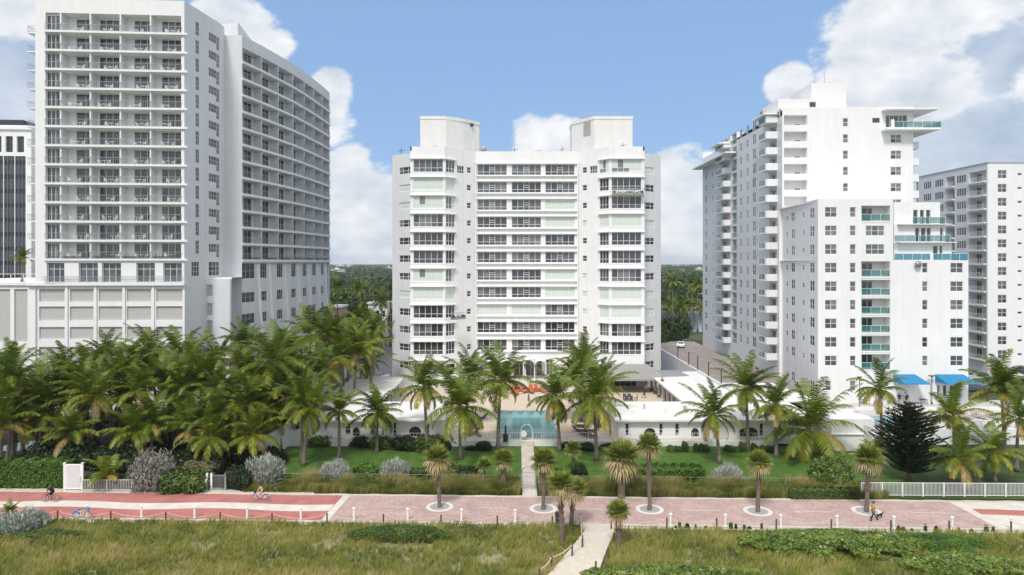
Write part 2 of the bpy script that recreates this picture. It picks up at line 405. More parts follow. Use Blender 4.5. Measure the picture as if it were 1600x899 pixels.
# ================================================================ BUILDINGS
# ---------------- left resort tower
ORD = 'first second third fourth fifth sixth seventh eighth ninth tenth eleventh twelfth thirteenth'.split()
def resort_tower():
    A0 = P3(55, 410, 105.0); A1 = P3(288, 410, 106.6)
    root = thing('hotel_tower', 'tall white resort tower with rows of balconies at the left of the photo', 'building', (A0.x + 10, A0.y + 8, 0))
    zs = [59.2 - 2.93 * k for k in range(13)]          # balcony slab tops; zs[12] = lobby slab
    TOP = 64.3; POD = 20.3
    wall = MB(); f = Fac(A0[:2], A1[:2])
    wins = Rep('window', root); rails = Rep('balcony_railing', root); slabs = Rep('balcony_slab', root)
    bays = [f.u(x) for x in (70, 94.5, 141, 188, 235, 284)]
    holes = []
    doors = [(71.8, 94.5), (119.5, 150), (156, 187.5), (210, 241), (253, 284.5)]
    D = 1.9
    for k in range(13):
        zf = zs[k] ; zt = zf + 2.93 - .42
        if k == 0: zt = zf + 2.75
        for b in range(5):
            u0, u1 = bays[b] + .1, bays[b + 1] - .1
            D = .45 if b == 0 else 1.9
            holes.append((u0, u1, zf - 0.0, zt, D, 1))
            back = Fac((f.P - f.n * D)[:2], (f.Q - f.n * D)[:2])
            a, e = back.u(doors[b][0]), back.u(doors[b][1]); a = max(a, u0 + .03); e = min(e, u1 - .03)
            key, mb = win(e - a, 2.42, (1, 1, 1) if b != 1 else (1, 1), (1,), var=(k * 5 + b) % 6, kinds=(1, 1, 2, 1, 2, 1))
            wins.add(key, mb, WM, f.M(a, zf + .02, D - .075))
            mr = rail(bays[b + 1] - bays[b] - .02, 1.05, .34); rails.add(('r', round(bays[b + 1] - bays[b], 2)), mr, [RAILM], f.M(bays[b] + .01, zf + .02, -.10))
            # pale glass screen between neighbours
            if b > 0: f.box(wall, bays[b] + .1, bays[b] + .14, .3, D - .02, zf, zt - .02, 2)
        f.box(wall, bays[0] - .02, f.L + .55, -.28, 0.0, zf - .30, zf + .02, 0)
        # corner return of slab and rail on the right edge and left side
        s = MB(); s.box(0, 2.0, 0, 3.2, 0, .16); slabs.add('s', s, [WHITE2], f.M(-1.95, zf - .1, 1.2))
        sr = MB(); sr.add(rail(3.2, 1.0, .3), Matrix.Translation((0.05, 3.2, 0)) @ Matrix.Rotation(R(-90), 4, 'Z')); sr.add(rail(1.9, 1.0, .3), Matrix.Translation((.05, 0, 0)))
        rails.add('side', sr, [RAILM], f.M(-1.95, zf + .06, 1.2))
    # lobby floor windows
    for x0, x1 in ((73, 100.5), (123, 153), (159, 189), (213, 242), (255, 284)):
        h = f.rect(x0, x1, 408, 439); holes.append((h[0], h[1], POD + .1, 23.4, .5))
        key, mb = win(h[1] - h[0], 23.4 - POD - .1, (1, 1, 1), (3, 1.4), kinds=(1, 2)); wins.add(key, mb, WM, f.M(h[0], POD + .1, .42))
    f.wall(wall, POD, TOP, holes)
    # right side face with stair windows
    B1 = P3(343, 410, 116.5)[:2]
    g = Fac(A1[:2], B1); gh = []
    for k in range(14):
        z = zs[0] + 1.1 - 2.93 * k
        if k > 12: break
        for (x0, x1, dz0, dz1, c, r) in ((305.5, 311, .0, 2.2, (1, 1), (1, 1, 1)), (326, 337.9, .35, 1.75, (1, 1, 1), (1, 1)), (338.0, 342.6, -.55, 1.75, (1, 1), (1, 1, 1))):
            u0, u1 = g.u(x0), g.u(x1); z0 = z + dz0; gh.append((u0, u1, z0 - .3, z + dz1 - .3, .06))
            key, mb = win(u1 - u0, dz1 - dz0, c, r, kinds=(1, 1, 1, 2), fr=.035); wins.add(key, mb, WM, g.M(u0, z0 - .3, .002))
    for (x0, x1, a, b) in ((299, 311, 409, 432), (326, 342.5, 409, 431)):
        r = g.rect(x0, x1, a, b); gh.append((*r, .06)); key, mb = win(r[1] - r[0], r[3] - r[2], (1, 1, 1), (1, 1, 1), kinds=(1, 2), fr=.05); wins.add(key, mb, WM, g.M(r[0], r[2], .002))
    g.wall(wall, 0, TOP, gh, m=3)  # white side face coated grey: its shade is in the colour
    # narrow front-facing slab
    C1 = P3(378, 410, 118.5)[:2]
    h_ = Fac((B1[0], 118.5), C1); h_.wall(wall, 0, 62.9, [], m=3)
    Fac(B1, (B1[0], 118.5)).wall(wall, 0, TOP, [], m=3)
    # long curved side facade, seven bays
    xb = [379.5, 409, 435, 458, 476, 491, 504.5, 515]; yb = [118.6, 124.2, 129.9, 135.7, 141.5, 147.2, 153, 158.6]
    pts = [C1] + [P3(x, 410, y)[:2] for x, y in zip(xb[1:], yb[1:])]
    zs2 = [58.4 - 2.87 * k for k in range(13)]
    for i in range(7):
        q = Fac(pts[i], pts[i + 1]); hh = []
        for k in range(13):
            zf = zs2[k]; zt = zf + 2.87 - .45; hh.append((.12, q.L - .12, zf, zt, 1.6, 1))
            key, mb = win(q.L * .40, 2.36, (1, 1), (1,), var=(i + k) % 3, kinds=(1, 1, 1, 2), fr=.05); wins.add(key, mb, WM, q.M(q.L * .44, zf + .02, 1.52)); q.box(wall, q.L * .845, q.L * .97, 1.5, 1.55, zf + .02, zt - .02, 2)
            pass
            q.box(wall, 0, q.L, -.22, 0, zf - .36, zf + .02, 0)
            key = ('rc', i); rails.add(key, rail(q.L - .02, 1.05, .4), [RAILM], q.M(.01, zf + .02, -.15))
        q.wall(wall, 23.7, 62.9 if i < 6 else 62.9, hh, m=3)  # grey base colour carries the shade of this white facade
        # lower storeys: window slots between flared fins
        lo = Fac((Vector(pts[i]).to_3d() if False else Vector((*pts[i], 0)) - q.n * .5)[:2], (Vector((*pts[i + 1], 0)) - q.n * .5)[:2]); lh = []
        for (z0, z1) in ((20.6, 23.3), (16.4, 18.2), (12.6, 14.4), (8.8, 10.6), (5, 6.8)):
            u0, u1 = (.35, q.L * .42) if i else (.5, q.L * .75)
            lh.append((u0, u1, z0, z1, .08)); key, mb = win(u1 - u0, z1 - z0, (1, 1, 1), (1, 1), kinds=(1,), fr=.03); wins.add(key, mb, WM, lo.M(u0, z0, .01))
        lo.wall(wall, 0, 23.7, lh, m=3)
        q.box(wall, 0, q.L, 0.002, .5, 23.4, 23.7, 0)
        M = lo.M(q.L * (.5 if i else .85))
        for s in (0, .7):
            wall.poly([M @ Vector(p) for p in ((s, 0, 23.3), (s, -.12, 23.3), (s, -1.7, 0), (s, 0, 0))], 0)
        wall.quad(M @ Vector((0, -.12, 23.3)), M @ Vector((.7, -.12, 23.3)), M @ Vector((.7, -1.7, 0)), M @ Vector((0, -1.7, 0)), 0)
    E = pts[-1]; back = [(E[0] - 30, E[1] + 10), (A0.x - 3, A0.y + 40), (A0.x, A0.y)]
    poly = [A0[:2], A1[:2], B1, (B1[0], 118.5), C1] + pts[1:] + back[:2]
    n = len(poly)
    for a, b in ((poly[n - 3], poly[n - 2]), (poly[n - 2], poly[n - 1]), (poly[n - 1], poly[0])):
        Fac(a, b).wall(wall, 0, 62.9, [])
    wall.poly([(p[0], p[1], 62.6) for p in poly], 0)
    wall.poly([(p[0], p[1], 24.4) for p in poly], 0)
    wall.prism([A0[:2], A1[:2], B1, (B1[0] - 20, B1[1] + 2), (A0.x, A0.y + 14)], 62.6, TOP + .004, 0, skip=(0, 1))
    wall.prism([P3(344, 0, 120)[:2], P3(372, 0, 119)[:2], P3(392, 0, 128)[:2], P3(352, 0, 130)[:2]], 62.6, 65.3, 3)
    wall.build('wall', [WHITE, mat('balcony_back_wall', (.82, .82, .80), .8), mat('pale_glass_screen', (.60, .68, .66), .25), GREY_SHADE], root)
    wins.done(); rails.done(); slabs.done()
    # podium with louvred panels
    pd = MB(); p = Fac(P3(-260, 410, 104.2)[:2], P3(288.5, 410, 106.2)[:2])
    hs = []; cols = [(-250, -200), (-190, -140), (-130, -80), (-70, -30), (-20, 16), (22, 43)]
    for x0, x1 in cols: hs.append((p.u(x0), p.u(x1), p.z(20, 535), p.z(20, 452), .25, 1))
    for x0, x1 in ((61, 101), (109, 146), (154, 191), (198, 236), (244, 285)):
        for y0, y1 in ((452, 472), (479, 501), (511, 530), (542, 560), (570, 590)):
            hs.append((p.u(x0), p.u(x1), p.z(170, y1), p.z(170, y0), .25, 1))
    p.wall(pd, 0, 19.9, hs)
    p.box(pd, p.u(44), p.L + .1, -.5, 0, 19.9, 20.3, 0); p.box(pd, 0, p.u(44), -.3, 0, 19.95, 20.25, 0)
    for x in (105, 150, 194.5, 240): p.box(pd, p.u(x) - .18, p.u(x) + .18, -.22, -.004, 0, 19.9, 0)
    a, b = p.P, p.Q
    pd.quad((a.x, a.y, 20.25), (A0.x, A0.y, 20.25), (A0.x, A0.y + 40, 20.25), (a.x, a.y + 40, 20.25), 0)
    pd.quad((A0.x - .01, a.y + .7, 20.26), (b.x, b.y, 20.26), (b.x, b.y + 1, 20.26), (A0.x, a.y + 2, 20.26), 0)
    # right return of the podium: blue grey stair towers
    q = Fac((b.x, b.y), P3(311, 0, 112.5)[:2]); q.wall(pd, 0, P3(300, 450, 109)[2], [], m=2)
    s1 = Fac(P3(311, 0, 112.5)[:2], P3(362, 0, 113.2)[:2])
    hs = [(s1.u(315), s1.u(332), s1.z(320, y1), s1.z(320, y0), .25, 1) for y0, y1 in ((445, 463), (474, 493), (501, 520), (530, 550))]
    s1.wall(pd, 0, s1.z(320, 434), hs); s1.box(pd, s1.u(337), s1.u(361), -.6, -.004, 0, s1.z(350, 436), 2)
    t = s1.z(320, 434); q0 = P3(300, 0, 109); pd.quad((q.P.x, q.P.y, t - 1.2), (q.Q.x, q.Q.y, t - 1.2), (q.Q.x, 118, t - 1.2), (q.P.x, 118, t - 1.2), 0)
    pd.quad((s1.P.x, s1.P.y, t), (s1.Q.x, s1.Q.y, t), (s1.Q.x, 118.5, t), (s1.P.x, 118.5, t), 0)
    pd.build('podium', [WHITE, LOUV, GREY_SHADE], root)
    # front terrace railing of the lobby and left roof terrace railing
    r = MB(); r.add(rail(f.L - 1.4, 1.05, .14), f.M(1.4, 20.31, -.4)); r.build('terrace_railing', [RAILM], root)
    r2 = MB(); w = 26
    for k in range(14):
        r2.box(-w + k * 2 - .04, -w + k * 2 + .04, .3, .38, 0, 1.4, 0, Matrix.Translation((A0.x, A0.y, 20.3)))
    r2.box(-w, 0, .3, .38, 1.35, 1.43, 0, Matrix.Translation((A0.x, A0.y, 20.3))); r2.box(-w, 0, .32, .36, .7, .74, 0, Matrix.Translation((A0.x, A0.y, 20.3)))
    r2.build('terrace_railing', [WHITE2], root)
    # white plastic patio furniture on the balconies
    ch = MB(); ch.box(-.22, .22, -.22, .22, .40, .45); ch.box(-.22, .22, .18, .23, .45, .92)
    for sx in (-.2, .17):
        for sy in (-.2, .17): ch.box(sx, sx + .03, sy, sy + .03, 0, .4)
        ch.box(sx, sx + .04, -.2, .2, .62, .66)
    cm = ch.mesh('patio_chair', [WHITE2])
    tb = MB(); tb.lathe([(.35, .62), (.36, .64), (.36, .66), (.0, .66)], 12); tb.lathe([(.22, 0), (.04, .05), (.03, .62)], 8); tm = tb.mesh('patio_table', [WHITE2])
    for k in range(13):
        for b in range(5):
            u = (bays[b] + bays[b + 1]) / 2 + random.uniform(-.6, .8)
            if b == 0: u = bays[0] + 1.2
            for j, (du, rz) in enumerate(((-.75, 1.3), (.7, -1.5))):
                if random.random() < .12 or (b == 0 and j == 1): continue
                o = link('patio_chair', cm); o.matrix_world = f.M(u + du, zs[k] + .03, .9 + random.uniform(-.2, .3)) @ Matrix.Rotation(rz + random.uniform(-.4, .4), 4, 'Z')
                tag(o, 'white %s patio chair, row %s from top, bay %s from left, left tower balconies' % ('left' if j == 0 else 'right', ORD[k], ORD[b]), 'chair', 'patio chairs on the left tower balconies')
            o = link('patio_table', tm); o.matrix_world = f.M(u, zs[k] + .03, .9)
            tag(o, 'small round white table, row %s from top, bay %s from left, left tower balconies' % (ORD[k], ORD[b]), 'table', 'patio tables on the left tower balconies')
resort_tower()

# ---------------- black ribbed tower behind at the far left
def ribbed_tower():
    Y = 150; a = P3(-160, 0, Y); b = P3(49, 0, Y + 2)
    root = thing('office_tower', 'black glass tower with white ribs and white arched crown at the left edge', 'building', (a.x, Y, 0))
    f = Fac(a[:2], b[:2]); top = f.z(30, 196); mb = MB(); hs = []
    w = Rep('window_bay', root)
    xs = [-150 + 17.6 * k for k in range(11)]
    for x in xs:
        u0, u1 = f.u(x), f.u(x + 11.5)
        if u1 > f.L: continue
        hs.append((u0, u1, f.z(20, 238), f.z(20, 213), .6))
        hs.append((u0 - .35, u1 + .35, 0.5, f.z(20, 244), .35))
        m = MB(); m.box(0, u1 - u0, 0, .1, 0, f.z(20, 213) - f.z(20, 238), 1); n = 4
        for k in range(1, n): m.box(k * (u1 - u0) / n - .04, k * (u1 - u0) / n + .04, -.05, 0, 0, f.z(20, 213) - f.z(20, 238), 0)
        w.add('top', m, [DARKM, GL1], f.M(u0, f.z(20, 238), .5))
        W = u1 - u0 + .7; hh = f.z(20, 244) - .5; m = MB(); m.box(0, W, 0, .1, 0, hh, 1)
        for k in range(1, 3): m.box(k * W / 3 - .05, k * W / 3 + .05, -.12, 0, 0, hh, 0)
        z = 0
        while z < hh: m.box(0, W, -.06, 0, z, z + .9, 2); z += 3.2
        w.add('low', m, [mat('grey_rib', (.16, .17, .19), .5), GL1, mat('black_spandrel', (.015, .016, .02), .3)], f.M(u0 - .35, .5, .25))
    f.wall(mb, 0, top, hs)
    mb.prism([(a.x, a.y + .01), (b.x, b.y + .01), (b.x - 1, b.y + 25), (a.x - 1, a.y + 25)], 0.0, top, 0, skip=(0,))
    f.box(mb, 0, f.L + .4, -.4, 0, top - 1.0, top - .4, 0)
    mb.build('wall', [WHITE], root); w.done()
    ro = MB(); f.box(ro, 2, f.L - 3, 2, 16, top + .01, top + 1.6, 0); ro.build('roof_plant', [DARKM], root)
ribbed_tower()

# ---------------- central apartment building
def centre_block():
    XC = 2.74; root = thing('apartment_building', 'white symmetrical apartment block with corner window bays standing behind the pool', 'building', (XC, 130, 0))
    wall = MB(); trim = MB(); wins = Rep('window', root); TOP = 44.1
    mir = lambda p: (2 * XC - p[0], p[1])
    P0 = (-22.43, 128.0); P1 = (-18.13, 124.6); B0 = (-18.13, 121.7); B1 = (-11.98, 121.7); R0 = (-6.78, 127.0); R1 = mir(R0)
    zr = [40.7 - 3.255 * k for k in range(12)]
    # which windows are closed behind pale shutters
    sh_bay = {0: {1, 2, 7}, 1: {0, 3, 7, 8}}; sh_rec = {0: {8}, 1: {8}, 2: {2, 3, 6, 7}}
    half = {0: {2, 6}, 1: {0}}
    def kinds(sh, k, g=False): return (4,) if sh else ((1, 1, 2, 1) if (k * 7) % 3 else (1, 2, 2, 3))
    for side in (0, 1):
        T = (lambda p: p) if side == 0 else mir
        def FF(a, b): return Fac(a, b) if side == 0 else Fac(mir(b), mir(a))
        def hole(fc, u0, u1, z0, z1, cols, rows, kd, var, hl, dep=.14):
            if side == 1: u0, u1 = fc.L - u1, fc.L - u0; cols = tuple(reversed(cols))
            hl.append((u0, u1, z0, z1, dep)); key, mb = win(u1 - u0, z1 - z0, cols, rows, var=var, kinds=kd); wins.add(key, mb, WM, fc.M(u0, z0, dep - .05))
        fo = FF(P0, P1); fs = FF(P1, B0); fb = FF(B0, B1); fd = FF(B1, R0); ho, hb, hd = [], [], []
        for k in range(12):
            z = zr[k]; sh = k in sh_bay[side]; v = (k + side) % 4
            if side == 1 or True:
                z0 = z - .95
                hole(fo, 1.9, 1.9 + 3.2 if fo.L > 5.2 else fo.L - .15, z0, z + .35, (1, 1.3, .8), (1, 1.1), kinds(sh, k), v, ho)
            if k < 11 or side == 0:
                z1 = z + 1.15 if k < 11 else z + .3
                z0 = z - 1.12 if k < 11 else z - 1.6
                kd = kinds(sh, k) if k not in half[side] else (4, 4, 4, 3)
                hole(fb, .55, fb.L - .3, z0, z1, (1,) * 5, (1, 2), kd, v, hb)
                hole(fd, .3, 2.35, z0, z1, (1, 1, 1), (1, 2), kd, v, hd)
            if k == 0: hole(fd, 2.9, 4.6, z - 1.0, z + .35, (1, 1, 1), (1, 1.4), (1, 2), v, hd)
            if k < 11: hole(fd, 5.3, 6.35, z - .75, z + .3, (1,), (1, 1), (1, 1) if not (side == 1 and k in (3, 6, 7, 8)) else (4,), v, hd)
        fo.wall(wall, 0, TOP - .6, ho, m=1); fs.wall(wall, 0, TOP - .74, []); fb.wall(wall, 6.1 if side == 0 else 5.2, TOP - .74, [h for h in hb if h[2] > 6]); fd.wall(wall, 0, TOP - .74, hd, m=0)  # outer walls: shade on the white stucco painted as grey
        # set-back ground floor below the overhanging bay
        g0 = Fac((fb.P - fb.n * 1.3)[:2], (fb.Q - fb.n * 1.3)[:2]); gh = []
        for h in hb:
            if h[2] <= 6: gh.append(h)
        # move its window with the wall
        if side == 0:
            wins.items = [(a, b, c, (g0.M(gh[0][0], gh[0][2], .09) if gh and abs(d.translation.z - gh[0][2]) < .01 and abs(d.translation.y - 121.79) < .2 else d)) for a, b, c, d in wins.items]
        else:
            gh = [(1.0, 5.0, 1.1, 3.3, .3)]; key, mb = win(4.0, 2.2, (1, 1, 1, 1), (1,), kinds=(1,)); wins.add(key, mb, WM, g0.M(1.0, 1.1, .2))
        g0.wall(wall, 0, 6.2, gh)
        z = 6.1 if side == 0 else 5.2
        a, b, c, d = fb.P, fb.Q, fb.Q - fb.n * 1.3, fb.P - fb.n * 1.3
        wall.quad((a.x, a.y, z), (d.x, d.y, z), (c.x, c.y, z), (b.x, b.y, z), 0)
        # eyebrow ledges
        for k in range(12):
            zt = zr[k] + 1.2
            if k == 11: zt = (6.0 if side == 0 else 5.15)
            fb.box(trim, -.12 if side == 0 else -.3, fb.L + (.3 if side == 0 else .12), -.38, -.003, zt, zt + .13)
            u0, u1 = (-.15, 2.6) if side == 0 else (fd.L - 2.6, fd.L + .15)
            fd.box(trim, u0, u1, -.38, -.003, zt + .001, zt + .129)
            if k < 11:    # sill band slightly proud
                fb.box(trim, .02, fb.L - .02, -.05, -.003, zr[k] - 1.24, zr[k] - 1.14)
    fr = Fac(R0, R1); hr = []
    sets = [(746, 792), (799.5, 845.5), (852, 898)]
    for k in range(11):
        z = zr[k]
        for j, (x0, x1) in enumerate(sets):
            u0, u1 = fr.u(x0), fr.u(x1); sh = k in sh_rec[j]; v = (k * 3 + j) % 5
            # centre light of each set has three rails: build it as its own pattern
            kd = (4,) if sh else [(1, 1, 2), (2, 2, 1, 3), (1, 2, 1), (2, 2, 3), (1, 1, 1)][v]
            key, mb = win(u1 - u0, 2.0, (1, 1, .9, 1, 1), (1, 2.3), var=v, kinds=kd)
            if not sh and len(mb.v) and (key not in _done3):
                W = u1 - u0; s = W / 4.9; mb.box(2 * s, 2.9 * s, 0.0, .055, 1.34, 1.42, 0); mb.box(2 * s, 2.9 * s, 0.0, .055, .95, 1.03, 0); _done3.add(key)
            wins.add(key, mb, WM, fr.M(u0, z - 1.0, .1)); hr.append((u0, u1, z - 1.0, z + 1.0, .15))
        fr.box(trim, .02, fr.L - .02, -.40, -.003, z + 1.06, z + 1.2); fr.box(trim, .02, fr.L - .02, -.40, -.003, z - 1.24, z - 1.1)
    # ground floor openings
    for x0, x1, y0, y1 in ((803, 847, 562, 588), (853, 863.5, 562, 586), (868, 897, 569, 588), (768, 798, 562, 586)):
        r = fr.rect(x0, x1, y0, y1); hr.append((*r, .4)); key, mb = win(r[1] - r[0], r[3] - r[2], (1,) * 5 if x1 - x0 > 20 else (1, 1), (3, 1), kinds=(1,) if x0 < 860 else (4, 3)); wins.add(key, mb, WM, fr.M(r[0], r[2], .3))
    fr.wall(wall, 0, TOP - .74, hr)
    fr.box(trim, .02, .18, -.42, -.003, 6.0, TOP - 2.0); fr.box(trim, fr.L - .18, fr.L - .02, -.42, -.003, 6.0, TOP - 2.0)
    # roof, back and sides
    poly = [P0, P1, B0, B1, R0, R1, mir(B1), mir(B0), mir(P1), mir(P0), (mir(P0)[0], 146), (P0[0], 146)]
    for a, b in ((poly[9], poly[10]), (poly[10], poly[11]), (poly[11], poly[0])): Fac(a, b).wall(wall, 0, TOP - .6, [])
    wall.poly([(p[0], p[1], TOP - .75) for p in poly], 2)
    # parapet thickness
    for i in range(1, 8):
        a, b = poly[i], poly[i + 1]; q = Fac(a, b); q.box(wall, 0, q.L, .0, .25, TOP - .74, TOP + .02, 0)
    wall.build('wall', [WHITE, GREY_SHADE, ROOFG], root); trim.build('window_ledges', [WHITE2], root)
    wins.done()
    # rooftop machine rooms
    for side in (0, 1):
        T = (lambda p: p) if side == 0 else mir
        pts = [(-17.2, 128), (-12.4, 128), (-9.2, 130.5), (-6.4, 133.5), (-6.4, 138), (-17.2, 138)]
        if side: pts = [(11.7, 133.5), (13.4, 130.8), (15.4, 128), (22.6, 128), (22.6, 138), (11.7, 138)]; 
        ph = MB(); zt = P3(800, 183, 128)[2]; ph.prism(pts, 43.2, zt, 0, mtop=1)
        ph.prism([(p[0] + (.08 if p[0] > (pts[0][0] + pts[-3][0]) / 2 else -.08), p[1] - .08) for p in pts], zt - .45, zt + .15, 0, mtop=1)
        o = ph.build('machine_room', [mat('warm_white_stucco', (.76, .75, .73), .8, noise=.04, nscale=.7, streak=.06), ROOFG], root)
        if side:
            lv = MB(); q = Fac((13.4, 130.8), (15.4, 128)); q.box(lv, .5, 2.5, -.05, -.003, 47.5, 50.2)
            for k in range(9): q.box(lv, .5, 2.5, -.09, -.05, 47.6 + k * .29, 47.72 + k * .29)
            lv.build('louvre', [mat('beige_louvre', (.45, .44, .41), .6)], root)
            r = MB(); 
            for k in range(14): r.box(12.6 + k * .6, 12.65 + k * .6, 128.4, 128.45, zt, zt + .9)
            r.box(12.6, 20.5, 128.4, 128.45, zt + .85, zt + .92); r.build('roof_railing', [FRAMEG], root)
        else:
            d = MB(); q = Fac((-9.2, 130.5), (-6.4, 133.5)); q.box(d, 2.2, 3.2, -.05, -.003, 43.6, 47.2); d.build('door', [FRAME], root)
            d = MB(); M = q.M(1.9, 50.0, -.2); d.tube([M @ Vector((0, .2, 0)), M @ Vector((0, -.15, 0))], [.28, .34], 10); d.build('wall_lamp', [DARKM], root)
    for k, (rx, ry, rh) in enumerate(((-21, 129.5, 1.0), (-14, 124, .8), (0.5, 128.2, .9), (5, 128.2, .6), (20, 123.2, .9), (25.5, 129, 1.1), (9.5, 129.5, 1.4))):
        v = MB(); v.tube([(rx, ry, 43.3), (rx, ry, 44.1 + rh)], .06, 6); v.tube([(rx - .7, ry - .3, 44.0 + rh * .5), (rx + .7, ry - .3, 44.1 + rh * .6)], .04, 5); v.build('roof_fitting', [RAILM if k % 2 else DARKM], root)
    s = MB(); s.box(-6, -5.2, 131, 132, 43.3, 45.6); s.ball((-5.4, 130.6, 45.2), (.6, .6, .6)); s.build('roof_vent', [RAILM], root)
_done3 = set()
centre_block()

# ---------------- scalloped entrance canopy, terrace and awnings of the central building
def canopy():
    root = thing('entrance_canopy', 'white scalloped canopy on slim columns in front of the central building', 'canopy', (2, 122, 1.0))
    mb = MB(); w = 2.02; y0, y1 = 122.7, 126.6; z0 = 5.0
    x = -6.0; n = 6
    for i in range(n):
        for j in range(8):
            a0, a1 = math.pi * j / 8, math.pi * (j + 1) / 8
            p = lambda a, y, r, t: (x + w / 2 - math.cos(a) * w / 2, y, z0 + math.sin(a) * .75 + t)
            for t, fl in ((0, 1), (.14, 0)): mb.quad(p(a0, y0, 0, t), p(a1, y0, 0, t), p(a1, y1, 0, t), p(a0, y1, 0, t))
            mb.quad(p(a0, y0, 0, 0), p(a1, y0, 0, 0), p(a1, y0, 0, .14), p(a0, y0, 0, .14))
        x += w
    mb.build('vaulted_roof', [WHITE2], root)
    for i in range(n + 1):
        for y in (y0 + .3, y1 - .4):
            c = MB(); xx = -6.0 + i * w; c.lathe([(.13, 0), (.13, .1), (.09, .14), (.09, 2.9), (.14, 3.05)], 10, 0, (xx, y, 2.2 if y > 122 else 2.2)); c.build('column', [WHITE2], root)
    t = MB(); t.box(-6.5, 12.2, 122.4, 126.9, .99, 2.2); 
    for k in range(4): t.box(-2, 3, 122.4 - .35 * (k + 1), 122.4 - .35 * k, .99, 2.2 - .3 * (k + 1))
    o = t.build('terrace_plinth', [mat('cream_terrace', (.66, .60, .52), .8, noise=.05)]); tag(o, 'raised cream terrace with steps under the scalloped white canopy', 'terrace')
    s = MB(); s.lathe([(.35, 0), (.35, .8), (.25, .85), (.2, 1.2), (.26, 1.6), (.14, 1.9), (.16, 2.1), (.05, 2.3)], 12, 0, (2.3, 123.8, 2.2)); o = s.build('statue', [WHITE2], smooth=True); tag(o, 'pale statue on a plinth under the middle arch of the canopy', 'statue')
canopy()

def awning(name, label, x0, x1, y0, y1, zt, zb, m, shift=0.0, leg=False, val=.3, cat='awning', under=None):
    root = thing(name, label, cat, ((x0 + x1) / 2, y0, zb)); mb = MB()
    a, b, c, d = (x0, y0, zt), (x1, y0, zt), (x1 + shift, y1, zb), (x0 + shift * .3, y1, zb)
    mb.quad(a, b, c, d); lo = [(p[0], p[1], p[2] - .08) for p in (a, b, c, d)]
    mb.quad(*reversed(lo)); mb.quad(d, c, (c[0], c[1], c[2] - val), (d[0], d[1], d[2] - val)); mb.quad(lo[3], lo[2], (c[0], c[1] + .03, c[2] - val), (d[0], d[1] + .03, d[2] - val))
    mb.poly([a, d, (d[0], d[1], zb - val), (x0, y0, zb - val)]); mb.poly([b, c, (c[0], c[1], zb - val), (x1, y0, zb - val)])
    mb.build('canvas', [m], root)
    if leg:
        for p in (c, d):
            l = MB(); l.tube([(p[0], p[1] + .1, leg), (p[0], p[1] + .1, zb - .05)], .05, 6); l.build('post', [RAILM], root)
    return root
GCAN = mat('grey_canvas', (.30, .295, .28), .85, noise=.05, nscale=1.5)
awning('grey_awning', 'wide sloping grey awning under the right bay of the central building', 13.2, 24.0, 121.5, 116.2, 5.4, 3.6, GCAN, shift=2.6, leg=1.0)
awning('shade_sail', 'small grey shade canopy between the central building and the right pool wing', 24.9, 29.5, 121.5, 117.2, 4.3, 3.9, mat('grey_sail', (.25, .27, .29), .8), shift=1.2)

